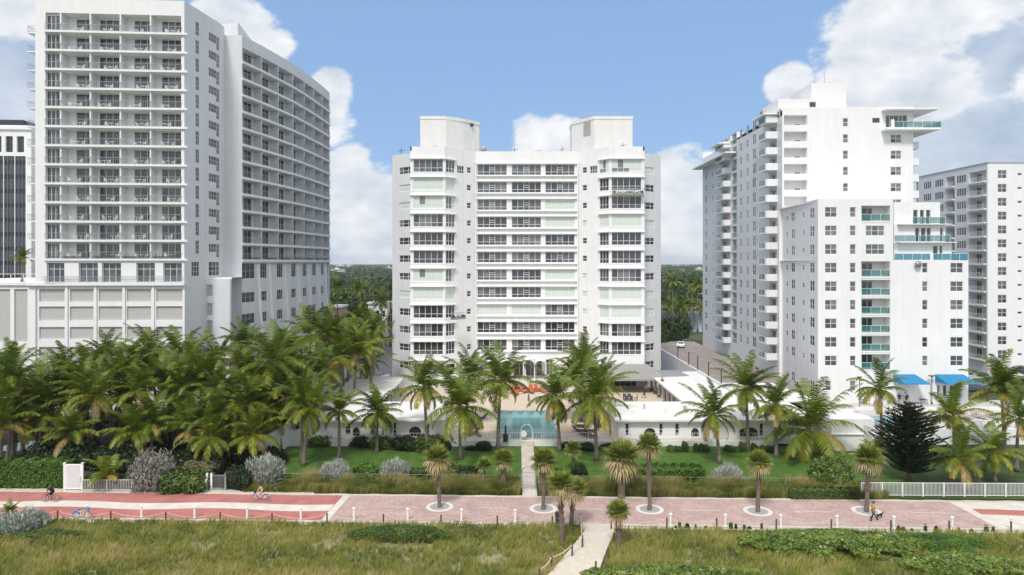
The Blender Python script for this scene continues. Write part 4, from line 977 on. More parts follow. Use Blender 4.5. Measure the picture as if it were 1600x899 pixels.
# central path, gates
pp = MB(); [pp.quad((1.05 + .1 * (a - 68.4) / 17.6, a, .075 + max(0, a - 72) * .0225), (2.52 + .2 * (a - 68.4) / 17.6, a, .075 + max(0, a - 72) * .0225), (2.52 + .2 * (b - 68.4) / 17.6, b, .075 + max(0, b - 72) * .0225), (1.05 + .1 * (b - 68.4) / 17.6, b, .075 + max(0, b - 72) * .0225)) for a, b in ((68.4, 72), (72, 86.04))]
for k in range(5): pp.box(1.15, 2.72, 85.0 + k * .21, 86.045, .05 + k * .18, .2 + (k + 1) * .16)
pp.build('garden_path', [brick_mat('cream_path_pavers', (.56, .50, .43), (.62, .56, .49), (.45, .40, .34), 1.0, bw=.8, bh=.8)])['kind'] = 'structure'
def arch_gate(name, label, xc, w, y, z0, hs, m, mesh=True, th=.05):
    root = thing(name, label, 'gate', (xc, y, z0)); fr = MB(); r = w / 2
    pts = [(xc - r, y, z0), (xc - r, y, z0 + hs)] + [(xc - r * math.cos(a), y, z0 + hs + r * math.sin(a)) for a in [math.pi * k / 12 for k in range(1, 12)]] + [(xc + r, y, z0 + hs), (xc + r, y, z0)]
    fr.tube(pts, th, 6); fr.build('arch_frame', [m], root)
    if mesh:
        g = MB()
        for k in range(1, 12):
            x = xc - r + w * k / 12; h = hs + math.sqrt(max(0, r * r - (x - xc) ** 2)); g.box(x - .012, x + .012, y - .01, y + .01, z0 + .1, z0 + h)
        for zz in (.15, .7, 1.25, hs): g.box(xc - r, xc + r, y - .015, y + .015, z0 + zz, z0 + zz + .04)
        g.build('gate_leaf', [m], root)
    return root
GREYP = mat('grey_painted_metal', (.33, .34, .37), .45, metal=.3)
arch_gate('arched_gate', 'grey metal arched gate at the promenade end of the garden path', 1.72, 1.42, 70.6, .07, 1.65, GREYP, th=.06)
arch_gate('arched_gate', 'white arched gateway at the pool end of the garden path', 1.85, 1.4, 86.1, DZ, 1.35, WHITE2, mesh=False, th=.06)
o = MB(); o.lathe([(.05, 0), (.42, .02), (.42, .06), (.05, .08)], 16); me = o.mesh('round_sign', [WHITE2]); s = link('round_sign', me); s.matrix_world = Matrix.Translation((1.45, 86.0, 1.9)) @ Matrix.Rotation(R(90), 4, 'X'); tag(s, 'round white disc sign hanging on the left of the white arched gateway', 'sign')
def railing_thing(name, label, a, b, h, z, m, gap=1.8, pick=None, th=.04, cat='railing', z1=None):
    """post and rail fence from a to b; posts are parts"""
    a = Vector((a[0], a[1], z)); b = Vector((b[0], b[1], z if z1 is None else z1)); root = thing(name, label, cat, tuple((a + b) / 2)); L = (b - a).length; n = max(1, int(L / gap)); r = MB()
    for zz in (h, h * .5 if pick is None else .12): r.tube([a + Vector((0, 0, zz)), b + Vector((0, 0, zz))], th * .55, 5)
    r.build('rail', [m], root)
    pm = MB(); pm.box(-th / 2 * 1.6, th / 2 * 1.6, -th * .8, th * .8, 0, h + .03); me = pm.mesh('post', [m])
    for k in range(n + 1):
        p = a + (b - a) * k / n - WL[root.name]; link('post', me, root, Matrix.Translation(p))
    if pick:
        q = MB(); c = int(L / pick); d = (b - a) / c
        for k in range(c): p = a + d * (k + .5); q.box(p.x - .014, p.x + .014, p.y - .014, p.y + .014, p.z + .1, p.z + h)
        q.build('pickets', [m], root)
    return root
railing_thing('pool_railing', 'thin white railing on the pool deck edge left of the gateway', (-8.5, 86.15), (1.1, 86.15), 1.0, DZ, WHITE2, 1.3, pick=.3)
railing_thing('pool_railing', 'thin white railing on the pool deck edge right of the gateway', (2.6, 86.15), (12.5, 86.15), 1.0, DZ, WHITE2, 1.3, pick=.3)
railing_thing('terrace_railing', 'white railing in front of the left pool wing', (-25, 86.15), (-9, 86.15), .95, DZ, WHITE2, 1.8, pick=.4)
railing_thing('terrace_railing', 'white railing in front of the right pool wing', (13, 86.15), (32.6, 86.15), .95, DZ, WHITE2, 1.8, pick=.4)
# wire fences along the promenade planting
GALV = mat('galvanised_wire', (.30, .31, .31), .6, metal=.2)
def wire_fence(name, label, x0, x1, v=71.2, h=1.25, gap=1.85):
    a = PR(x0, v); b = PR(x1, v); r = railing_thing(name, label, a, b, h, .02, GALV, gap, cat='fence', th=.026); return r
wire_fence('wire_fence', 'low grey wire fence left of the garden path behind wild grass', -26.5, .9)
wire_fence('wire_fence', 'low grey wire fence right of the garden path behind wild grass', 2.75, 36)
# left picket fence and louvred gate
railing_thing('picket_fence', 'white picket fence above a low green hedge at the left', G(128, 768)[:2], G(322, 768)[:2], 1.15, .03, WHITE2, 2.4, pick=.16, cat='fence', th=.05)
railing_thing('metal_fence', 'white metal picket fence at the right end of the promenade', G(1346, 776)[:2], (76, G(1600, 779).y), 1.35, .03, WHITE2, 1.95, pick=.13, cat='fence', th=.06)
def louvre_gate():
    p = G(115, 766); root = thing('louvred_gate', 'tall white louvred gate between the hedge and the picket fence', 'gate', tuple(p)); mb = MB()
    x0, x1 = p.x - .85, p.x + .85; y = p.y
    for a, b in ((x0 - .16, x0), (x1, x1 + .16)): m = MB(); m.box(a, b, y - .08, y + .08, 0, 2.75); m.box(a - .03, b + .03, y - .11, y + .11, 2.75, 2.83); m.build('post', [WHITE2], root)
    mb.box(x0, x1, y - .03, y + .03, .1, .25); mb.box(x0, x1, y - .03, y + .03, 2.5, 2.68); mb.box(x0 + .003, x0 + .14, y - .03, y + .03, .25, 2.5); mb.box(x1 - .14, x1 - .003, y - .03, y + .03, .25, 2.5)
    for k in range(24): z = .28 + k * .092; mb.box(x0 + .14, x1 - .14, y - .025, y + .02, z, z + .06)
    mb.build('gate_leaf', [WHITE2], root); h = MB(); h.box(x1 - .1, x1 - .06, y - .09, y - .03, 1.2, 1.45); h.build('handle', [RAILM], root)
louvre_gate()
def grey_gate():
    p = G(338, 766); root = thing('mesh_gate', 'grey mesh gate between white posts, left of the silver bushes', 'gate', tuple(p)); 
    for dx in (-.95, -.5, .95): m = MB(); m.box(p.x + dx - .09, p.x + dx + .09, p.y - .08, p.y + .08, 0, 1.75); m.build('post', [WHITE2 if dx < 0 else GALV], root)
    m = MB(); 
    for k in range(14): x = p.x - .38 + k * .095; m.box(x, x + .018, p.y - .01, p.y + .01, .1, 1.55)
    m.box(p.x - .4, p.x + .86, p.y - .02, p.y + .02, 1.5, 1.56); m.box(p.x - .4, p.x + .86, p.y - .02, p.y + .02, .1, .16); m.build('gate_leaf', [GREYP], root)
grey_gate()

# ---------------- low pool wings (cabanas)
def cabana(name, label, x0, x1, yf, yb, ze, zr, wing, holes, side):
    root = thing(name, label, 'pool building', ((x0 + x1) / 2, yf, DZ)); wall = MB(); wins = Rep('window', root)
    f = Fac((x0, yf), (x1, yf)); hs = []
    for (px0, px1, z0, z1, kind) in holes:
        u0, u1 = f.u(px0), f.u(px1); hs.append((u0, u1, z0, z1, .18))
        if kind == 'w': key, mb = win(u1 - u0, z1 - z0, (1,), (1, 1), kinds=(1,)); wins.add(key, mb, WM, f.M(u0, z0, .12))
        else:
            m = MB(); m.box(0, u1 - u0, 0, .05, 0, z1 - z0, 1); wins.add(('arch', round(u1 - u0, 2)), m, WM, f.M(u0, z0, .12))
            W = u1 - u0; n = 8      # white corner fillets leave an arched opening
            for sgn in (0, 1):
                for k in range(n):
                    a0, a1 = math.pi / 2 * k / n, math.pi / 2 * (k + 1) / n; e = lambda a: (W / 2 * (1 - math.cos(a)) if sgn == 0 else W / 2 * (1 + math.cos(a)))
                    zz = lambda a: z1 - (z1 - z0) * .55 * (1 - math.sin(a)); M = f.M(u0, 0, .002)
                    wall.quad(M @ Vector((e(a0), 0, zz(a0))), M @ Vector((e(a1), 0, zz(a1))), M @ Vector((e(a1), 0, z1)), M @ Vector((e(a0), 0, z1)))
    f.wall(wall, .3, ze, hs); Fac((x1, yf), (x1, yb)).wall(wall, .3, ze, []); Fac((x0, yb), (x0, yf)).wall(wall, .3, ze, []); Fac((x1, yb), (x0, yb)).wall(wall, .3, ze, [])
    for h in ((2.0, 0),): pass
    rf = MB(); o = .5
    def slab(a, b, c, d, za, zb, zc, zd, t=.22):
        T = [(a[0], a[1], za), (b[0], b[1], zb), (c[0], c[1], zc), (d[0], d[1], zd)]; B = [(p[0], p[1], p[2] - t) for p in T]
        rf.quad(*T); rf.quad(*reversed(B))
        for i in range(4): rf.quad(B[i], B[(i + 1) % 4], T[(i + 1) % 4], T[i])
    slab((x0 - o, yf - .7), (x1 + o, yf - .7), (x1 + o, yb + .3), (x0 - o, yb + .3), ze + .12, ze + .12, zr, zr)
    (wx0, wx1, wy1, za, zb) = wing
    slab((wx0, yb + .306), (wx1, yb + .306), (wx1, wy1), (wx0, wy1), za, zb, zb + .1, za + .1)
    if side == 'R':
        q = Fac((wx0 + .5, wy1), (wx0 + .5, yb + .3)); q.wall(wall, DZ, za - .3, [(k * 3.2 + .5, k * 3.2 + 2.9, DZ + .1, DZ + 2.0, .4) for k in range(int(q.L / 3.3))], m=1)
        Fac((wx1, yb + .3), (wx1, wy1)).wall(wall, .1, zb - .2, [])
    else:
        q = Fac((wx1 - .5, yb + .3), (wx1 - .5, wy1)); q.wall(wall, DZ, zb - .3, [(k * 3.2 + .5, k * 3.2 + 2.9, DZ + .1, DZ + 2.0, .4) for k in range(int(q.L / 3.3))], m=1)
        Fac((wx0, wy1), (wx0, yb + .3)).wall(wall, .1, za - .2, [])
    if side == 'R':
        slab((wx1 + .01, yb + .306), (43.2, yb + .306), (42.3, 111), (wx1 + .01, 111), zr - .0, 3.9, 3.9, zb); Fac((43.2, 82), (43.2, 111)).wall(wall, .1, 3.6, [])
    for k in range(7):
        v = MB(); vx = x0 + 2 + (x1 - x0 - 4) * ((k * 37) % 100) / 100; vy = yf + 1.5 + (yb - yf - 3) * ((k * 53) % 100) / 100; zz = ze + .12 + (zr - ze - .12) * (vy - yf + .7) / (yb - yf + 1)
        v.box(vx - .22, vx + .22, vy - .22, vy + .22, zz - .05, zz + .35 + .15 * (k % 2)) if k % 3 else v.lathe([(.1, 0), (.1, .6), (.16, .62), (.16, .7), (0, .72)], 8, 0, (vx, vy, zz - .05)); v.build('roof_vent', [RAILM if k % 2 else ROOFW], root)
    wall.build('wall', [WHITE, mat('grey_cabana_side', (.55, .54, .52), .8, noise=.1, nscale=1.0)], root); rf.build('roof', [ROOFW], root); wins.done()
hl = [(472, 478, 1.5, 2.9, 'w'), (539, 548, 1.4, 2.9, 'w'), (551, 562, 1.3, 2.4, 'a') , (596, 600, 1.3, 2.9, 'w'), (614, 619.5, 1.2, 3.0, 'w'), (639, 658, 1.2, 2.5, 'a'), (664, 671, 1.2, 2.9, 'w')]
cabana('pool_wing', 'low white pool wing with arched openings left of the pool', -27.2, -9.0, 87.3, 96.5, 3.35, 3.75, (-26.8, -18.6, 118, 3.8, 3.6), hl, 'L')
hl = [(977, 983, 1.3, 2.9, 'w'), (1007, 1024, 1.2, 2.3, 'a'), (1030, 1036, 1.3, 2.9, 'w'), (1055, 1061.5, 1.3, 2.9, 'w'), (1080, 1092, 1.2, 2.3, 'a'), (1155, 1184, 1.2, 2.4, 'a'), (1187, 1193, 1.3, 2.9, 'w'), (1215, 1221, 1.3, 2.9, 'w')]
cabana('pool_wing', 'long low white pool wing with narrow dark windows right of the pool', 13.6, 38.5, 87.3, 96.5, 3.35, 3.75, (24.2, 33.0, 122, 3.7, 3.9), hl, 'R')
# white hipped structure at the right with pool behind
def block_right():
    o = MB(); a = P3(1330, 0, 84); o.box(39.3, 44.6, 84.0, 90, 0, 4.2); o.box(39.1, 45, 83.8, 84.0, 2.3, 2.42); o.box(44.6, 100, 88, 88.4, .0, 2.0)
    r = o.build('garden_wall', [WHITE]); tag(r, 'white rendered wall and plant block beside the right swimming pool', 'wall')
    d = MB(); d.quad((44.6, 88.4, 1.9), (110, 88.4, 1.9), (110, 107, 1.9), (44.6, 107, 1.9)); d.box(39.31, 44.6, 90, 104.4, .1, 1.9); d.build('terrace', [mat('pale_terrace', (.50, .48, .455), .85, noise=.12, nscale=.6)])['kind'] = 'structure'
    p = thing('swimming_pool', 'small turquoise swimming pool on the terrace at the right behind the dark conifer', 'pool', (50, 92, 1.9)); w = MB(); g = [G(1362, 650, 1.92), G(1425, 650, 1.92), G(1440, 668, 1.92), G(1370, 668, 1.92)]
    w.poly([tuple(q) for q in g]); w.build('water', [mat('teal_pool_water', (.05, .30, .36), .08, noise=.15, nscale=.6)], p)
    c = MB()
    for i in range(4): c.tube([tuple(g[i] + Vector((0, 0, .03))), tuple(g[(i + 1) % 4] + Vector((0, 0, .03)))], .14, 4)
    c.build('coping', [mat('pale_terrace', (.6, .58, .55))], p)
    w2 = MB(); w2.box(52, 100, 90.5, 90.8, 1.9, 2.5); w2.box(46, 100, 99.5, 99.9, 1.91, 2.35); w2.box(58, 58.3, 90.8, 99.5, 1.9, 2.4); w2.box(70, 74, 93, 96, 1.92, 3.0)
    o2 = w2.build('planter_wall', [ROOFW]); tag(o2, 'low pale planter walls stepping across the right terrace behind the palms', 'wall')
    railing_thing('glass_railing', 'thin railing along the edge of the right terrace', (44.8, 88.2), (90, 88.2), 1.0, 2.0, WHITE2, 2.2)
block_right()
# boundary walls, alley and parking
def lot_wall():
    w = MB(); w.box(32.9, 33.3, 96, 152, .0, 4.3); o = w.build('boundary_wall', [GREY_SHADE]); tag(o, 'long grey blue boundary wall between the right pool wing and the parking lot', 'wall')
    w = MB(); w.poly([(-26.1, 118, .0), (-28.7, 78, .0), (-28.7, 78, 3.1), (-26.1, 118, 4.1)]); w.poly([(-26.4, 118, .0), (-29.0, 78, .0), (-29.0, 78, 3.1), (-26.4, 118, 4.1)]); w.poly([(-26.4, 118, 4.1), (-29.0, 78, 3.1), (-28.7, 78, 3.1), (-26.1, 118, 4.1)])
    w.poly([(-28.7, 78, 0), (-29, 78, 0), (-29, 78, 3.1), (-28.7, 78, 3.1)])
    w.box(-28.7, -26.1, 86.0, 86.28, .2, 2.4)
    o = w.build('boundary_wall', [WHITE]); tag(o, 'white sloping boundary wall at the edge of the dark palm grove', 'wall')
    sheet('parking_lot', [(33.3, 100, 2.6), (47.9, 100, 2.6), (47.9, 180, 2.6), (33.3, 180, 2.6)], PARK)
    sheet('alley', [(24, 122.2, .06), (32.9, 122.2, .06), (34, 200, .06), (24, 200, .06)], ASPH)
    sheet('alley', [(-31, 118.3, .06), (-22.6, 118.3, .06), (-22.6, 200, .06), (-38, 200, .06)], ASPH)
    sheet('parking_lot', [(99, 108, 2.0), (140, 108, 2.0), (140, 139.5, 2.0), (99, 139.5, 2.0)], PARK)
    w = MB(); w.box(-34, -33.7, 119, 170, 0, 3.2); o = w.build('boundary_wall', [GREY_SHADE]); tag(o, 'grey wall beside the car alley left of the central building', 'wall')
    railing_thing('ramp_railing', 'white railing around the ramp behind the left pool wing', (-27, 119), (-22.7, 119), 1.3, 3.0, WHITE2, .9, pick=.2)
    # low concrete post supports with wires over the lot
    for i, (px, py) in enumerate(((1060, 545), (1077, 547), (1091, 552), (1108, 560), (1128, 572))):
        y = 33.2 / ((px - 800) / F); p = P3(px, py, y); o = MB(); o.box(-.07, .07, -.07, .07, 0, 2.3); o.box(-.07, .35, -.05, .05, 2.3, 2.38)
        q = link('lot_post', o.mesh('lot_post', [DARKM])); q.location = (33.1, y, 4.3); tag(q, 'dark metal post standing on the wall beside the parking lot', 'post', 'posts along the parking lot wall')
lot_wall()
# distant water and far land
sheet('lagoon', [(30, 230, .02), (110, 230, .02), (150, 330, .02), (40, 330, .02)], mat('lagoon_water', (.10, .14, .17), .12, noise=.1, nscale=.2))
# ================================================================ VEGETATION
COCO = tmat('coconut_leaf', [(0, (.03, .06, .007)), (.35, (.125, .19, .013)), (.6, (.30, .33, .03)), (.75, (.40, .35, .05)), (.85, (.58, .41, .06)), (.93, (.46, .33, .17)), (1, (.32, .24, .15))], .40, .36, .5, var=.08)
SABL = tmat('sabal_leaf', [(0, (.08, .11, .018)), (.4, (.21, .25, .04)), (.6, (.32, .32, .09)), (.75, (.44, .34, .19)), (1, (.60, .45, .28))], .6, .22, .25)
TRUNK = mat('palm_trunk', (.20, .165, .13), .9, noise=.3, nscale=3, bump=.8, bscale=12)
TRUNKB = mat('sabal_trunk', (.17, .13, .10), .95, noise=.45, nscale=5, bump=1.0, bscale=10)
def palm_crown(seed, nf=24, L0=4.3, yellow=.12, wind=.25, leaf=.85, top=88, low=-28):
    r = np.random.default_rng(seed); V = []; Q = []; T = []; RQ = []; RT = []; nv = 0
    for i in range(nf):
        az = i * 2.39996 + r.normal(0, .3); t = (i + .5) / nf
        pitch = math.radians(top + (low - top) * t ** .9 + r.normal(0, 10)); L = L0 * (.72 + .28 * math.sin(math.pi * min(1, t + .25))) * r.uniform(.78, 1.12)
        droop = math.radians(48 + 42 * t + r.normal(0, 9)); n = 15
        s = np.linspace(0, 1, n); pt = pitch - droop * s ** 1.5
        azs = az + wind * .6 * s ** 2 * math.sin(1.2 - az)
        d = np.stack([np.cos(pt) * np.cos(azs), np.cos(pt) * np.sin(azs), np.sin(pt)], 1); P = np.zeros((n, 3)); P[1:] = np.cumsum((d[1:] + d[:-1]) / 2 * L / (n - 1), 0)
        age = .26 + .30 * t + r.normal(0, .05)
        if t > .72 and r.random() < yellow * 3: age = r.uniform(.7, .87)
        if t > .86 and r.random() < .4: age = r.uniform(.88, 1.0)
        # rachis as three-sided strip
        w = .05 * (1 - s * .85) + .008; side = np.stack([-np.sin(azs), np.cos(azs), 0 * azs], 1); up = np.cross(d, side) * -1
        A = P + side * w[:, None]; B = P - side * w[:, None]; C = P - np.abs(np.cross(side, d)) * 0 - np.array([0, 0, 1]) * w[:, None] * 1.3
        V.append(np.concatenate([A, B, C])); idx = np.arange(n - 1)
        for (a, b) in ((0, 1), (1, 2), (2, 0)):
            Q.append(np.stack([idx + a * n, idx + a * n + 1, idx + b * n + 1, idx + b * n], 1) + nv); RQ.append(np.full(n - 1, min(.74, age + .22)))
        nv += 3 * n
        # leaflets
        m = 50; ss = np.linspace(.12, .985, m)
        for sg in (-1, 1):
            sj = np.clip(ss + r.normal(0, .008, m), .1, 1); p = np.stack([np.interp(sj, s, P[:, k]) for k in range(3)], 1); dd = np.stack([np.interp(sj, s, d[:, k]) for k in range(3)], 1); sd = np.stack([np.interp(sj, s, side[:, k]) for k in range(3)], 1)
            ll = leaf * np.sin(np.pi * (.14 + .80 * sj)) ** .7 * r.uniform(.8, 1.12, m)
            fwd = .35 + .5 * sj; dn = .10 + .32 * t + r.normal(0, .12, m)
            e = sd * sg * (1.0 + r.normal(0, .1, m))[:, None] + dd * fwd[:, None]; e[:, 2] -= dn; e /= np.linalg.norm(e, axis=1)[:, None]
            e2 = e.copy(); e2[:, 2] -= .32 + .45 * t; e2[:, :2] += .10 * wind * np.array([1, 0]); e2 /= np.linalg.norm(e2, axis=1)[:, None]
            mid = p + e * ll[:, None] * .5; tip = mid + e2 * ll[:, None] * .5; wd = dd * .038
            V.append(np.concatenate([p - wd, p + wd, mid - wd * 1.1, mid + wd * 1.1, tip])); k = np.arange(m)
            Q.append(np.stack([k, k + m, k + 3 * m, k + 2 * m], 1) + nv); T.append(np.stack([k + 2 * m, k + 3 * m, k + 4 * m], 1) + nv)
            ra = np.clip(age + r.normal(0, .09, m) + .06 * (sj > .9), 0, 1); RQ.append(ra); RT.append(ra); nv += 5 * m
    # coconuts: small faceted balls
    for i in range(7):
        c = np.array([math.cos(i * 2.1) * .32, math.sin(i * 2.1) * .32, -.25 - .12 * (i % 3)]); rr = .15; o = np.array([[1, 0, 0], [0, 1, 0], [-1, 0, 0], [0, -1, 0], [0, 0, 1], [0, 0, -1]]) * rr + c
        V.append(o); T.append(np.array([[0, 1, 4], [1, 2, 4], [2, 3, 4], [3, 0, 4], [1, 0, 5], [2, 1, 5], [3, 2, 5], [0, 3, 5]]) + nv); RT.append(np.full(8, .72)); nv += 6
    return np_mesh('crown', np.concatenate(V), [np.concatenate(Q), np.concatenate(T)], [np.concatenate(RQ), np.concatenate(RT)], COCO)
CROWNS = [palm_crown(11), palm_crown(12, 26, 4.5, .2), palm_crown(13, 22, 4.0, .05, low=-20), palm_crown(14, 25, 4.4, .25, low=-50), palm_crown(15, 20, 4.2, .1, wind=.5), palm_crown(16, 27, 4.6, .15, low=-45)]
CR_YEL = palm_crown(21, 17, 4.0, .6, low=-32); CR_YOUNG = palm_crown(22, 13, 3.4, .1, low=5, top=86); CR_DROOP = palm_crown(23, 24, 5.2, .15, wind=.9, low=-35, leaf=1.05)
CR_UP = palm_crown(24, 26, 4.4, .02, low=0)
def trunk_mesh(h, dx, dy, r0=.20, r1=.12, mt=TRUNK, n=9, flare=1.5):
    mb = MB(); pts = []; rad = []; k = 10
    for i in range(k + 1):
        t = i / k; pts.append((dx * t ** 1.6, dy * t ** 1.6, h * t)); rad.append((r0 + (r1 - r0) * t) * (1 + (flare - 1) * max(0, 1 - t * 9)) * (1 + .05 * math.sin(i * 2.2)))
    mb.tube(pts, rad, n); return mb.mesh('trunk', [mt], smooth=True)
def coco(label, cx, cy, bx=None, by=None, Y=None, R_=None, crown=None, group=None, z0=.1, sc=None, rnd=random):
    """crown centre at pixel (cx,cy); trunk foot at pixel (bx,by), or straight below at depth Y"""
    if Y is None:
        b = G(bx, by, z0); Y = b.y
    else: b = P3(cx if bx is None else bx, 410, Y); b.z = z0
    c = P3(cx, cy, Y); h = c.z - z0
    root = thing('coconut_palm', label, 'palm tree', tuple(b), group)
    link('trunk', trunk_mesh(h, c.x - b.x, 0, .17 + .012 * min(h, 8), .11), root)
    me = crown if crown is not None else CROWNS[rnd.randrange(len(CROWNS))]
    s = sc if sc else (R_ / F * Y / 3.35 if R_ else rnd.uniform(.98, 1.25))
    link('crown', me, root, Matrix.Translation((c.x - b.x, 0, h - .05)) @ Matrix.Rotation(rnd.uniform(0, 6.28), 4, 'Z') @ Matrix.Scale(s, 4))
    return root
gp = 'coconut palms of the left grove'; rs_ = random.Random(5)
named = [
 ('coconut palm with slim leaning trunk behind the picket fence, left of the tangled grey bush', 195, 622, 211, 702, 50, 1),
 ('coconut palm with yellow tipped hanging fronds directly above the tangled grey bush', 263, 628, 265, 694, 48, 3),
 ('coconut palm with drooping yellow fronds just behind the louvred gate', 127, 622, 140, 708, 52, 3),
 ('large coconut palm with tall leaning trunk at the right end of the left grove', 427, 568, 391, 702, 60, 5),
 ('low coconut palm with yellow fronds hanging beside the dark litter heap behind the picket fence', 330, 682, 338, 738, 44, 3),
 ('coconut palm with thin pale trunk on the left corner of the lawn', 473, 622, 472, 722, 46, 0),
 ('small coconut palm on the lawn behind the round silvery bush left of the round bush', 530, 642, 530, 716, 40, 2),
 ('coconut palm rising behind the boundary wall over the roof end of the left pool wing', 530, 560, 534, 655, 46, 1),
 ('coconut palm with a bare leaning trunk high at the back right of the left grove', 487, 524, 480, 640, 50, 4),
 ('wide crowned coconut palm at the far left right of the pale sand clearing', 77, 640, 92, 712, 46, 3),
 ('coconut palm with a dark upright trunk nearest the left edge of the photo', 18, 592, 20, 718, 52, 0),
 ('thin trunked coconut palm in front of the pale sand clearing at the left', 57, 626, 58, 712, 44, 1),
]
for lb, cx, cy, bx, by, rr, c in named: coco(lb, cx, cy, bx, by, R_=rr, crown=CROWNS[c], group=gp, rnd=rs_)
coco('young stemless coconut palm with arching fronds standing in front of the picket fence', 167, 742, 168, 765, R_=44, crown=CR_YOUNG, z0=.02, rnd=rs_)
mass = [(15, 560, 88), (97, 560, 92), (63, 580, 86), (167, 541, 93), (187, 566, 86), (217, 592, 83), (233, 533, 92), (280, 538, 91), (297, 552, 86), (340, 542, 92), (343, 597, 82), (337, 630, 79), (287, 592, 84), (380, 560, 88), (400, 600, 85), (455, 560, 92),
        (513, 505, 104), (547, 508, 112), (560, 530, 104), (575, 505, 118), (580, 525, 112), (500, 560, 96), (465, 595, 88), (130, 590, 85), (150, 600, 82), (240, 640, 80), (375, 640, 80), (380, 520, 100), (440, 530, 100), (35, 610, 84), (-25, 600, 82), (-30, 560, 92), (110, 660, 79), (395, 660, 78), (300, 650, 80), (210, 655, 79), (560, 480, 130), (585, 495, 126), (575, 545, 116), (535, 535, 108), (-60, 580, 86), (320, 575, 85), (250, 575, 86), (135, 565, 90), (425, 625, 84)]
for _i in range(16):
    _x = rs_.uniform(-70, 500); _Y = rs_.uniform(78, 98); mass.append((_x, 560 + (100 - _Y) * 3.2 + rs_.uniform(-12, 18) - (20 if _x > 200 else 0), _Y))
def zone(cx, Y):
    z = ['off the left photo edge', 'above the tall clipped hedge', 'above the white louvred gate', 'above the white picket fence', 'above the tangled grey bush', 'above the litter heap', 'beside the largest silvery bush', 'by the left boundary wall', 'by the alley and central building'][min(8, max(0, int((cx + 30) // 72) + (cx > -30)))]
    return ('at the back' if Y > 92 else 'in the middle' if Y > 84 else 'at the front') + ' of the grove, ' + z
for cx, cy, Y in mass:
    cy += 19
    coco('crowded coconut palm, ' + zone(cx, Y), cx, cy, cx + rs_.uniform(-12, 12), None, Y, group='crowded palms inside the left grove', rnd=rs_, crown=rs_.choice(CROWNS + [CR_UP, CR_UP]))
lawn = [
 ('slim coconut palm on the lawn directly behind the second round silvery bush', 590, 645, 589, 708, 50, CROWNS[2]),
 ('tall slim coconut palm on the lawn just left of the large wide crowned palm', 662, 604, 667, 708, 50, CROWNS[0]),
 ('large wide crowned coconut palm with thick trunk on the lawn left of the garden path', 718, 636, 719, 718, 66, CROWNS[1]),
 ('tall coconut palm with a curved trunk leaning over the left edge of the pool', 783, 594, 778, 706, 60, CROWNS[4]),
 ('coconut palm with a thin trunk just right of the pool, beside the garden path', 869, 620, 874, 706, 50, CROWNS[5]),
 ('large coconut palm with long yellow hanging fronds right of the pool', 927, 622, 932, 720, 66, CROWNS[3]),
 ('thin trunked coconut palm beside the single silvery bush on the right lawn', 1115, 648, 1124, 724, 52, CROWNS[0]),
 ('tall coconut palm standing behind the trimmed sabal palm on the right lawn', 1165, 606, 1169, 706, 52, CROWNS[1]),
 ('coconut palm with dead hanging fronds directly left of the wide windswept palm', 1212, 632, 1213, 716, 46, CROWNS[3]),
 ('wide coconut palm with windswept drooping fronds behind the round sea grape bush', 1265, 672, 1256, 718, 66, CR_DROOP),
 ('tall coconut palm with a dark trunk and an orange heart left of the dark conifer', 1375, 608, 1378, 696, 50, CR_YEL),
 ('coconut palm with yellow green fronds directly right of the dark conifer', 1489, 650, 1492, 735, 54, CR_YEL),
 ('short coconut palm with bright yellow lower fronds behind the white metal fence', 1500, 716, 1504, 764, 56, CR_YEL),
 ('tall coconut palm with a full crown near the parked cars at the right', 1564, 610, 1570, 715, 54, CR_UP),
 ('coconut palm with orange stalks at the right edge of the photo', 1592, 655, 1588, 735, 54, CR_YEL),
 ('low bushy coconut palm behind the right end of the white metal fence', 1552, 708, 1554, 752, 50, CROWNS[2]),
 ('small young coconut palm peeking over the round sabal palm by the dog walker', 1366, 708, 1364, 745, 32, CR_YOUNG)]
for lb, cx, cy, bx, by, rr, c in lawn: coco(lb, cx, cy, bx, by, R_=rr, crown=c, z0=.15, rnd=rs_)
coco('bushy upright coconut palm behind the wide crowned palm left of the pool', 733, 590, 728, None, 95, z0=DZ, R_=46, crown=CR_UP, rnd=rs_)
coco('tall green coconut palm at the back of the clump right of the pool', 912, 566, 908, None, 103, z0=DZ, R_=42, crown=CR_UP, rnd=rs_)
coco('bushy green coconut palm in the middle of the clump right of the pool', 905, 594, 908, None, 97, z0=DZ, R_=48, crown=CR_UP, rnd=rs_)
coco('coconut palm leaning left in the clump right of the pool, behind the yellow fronded one', 940, 606, 936, None, 93, z0=DZ, R_=44, crown=CROWNS[0], rnd=rs_)
coco('small palm growing on the roof terrace left of the tall tower', 35, 402, 35, None, 112, z0=20.3, R_=18, crown=CROWNS[2], rnd=rs_)

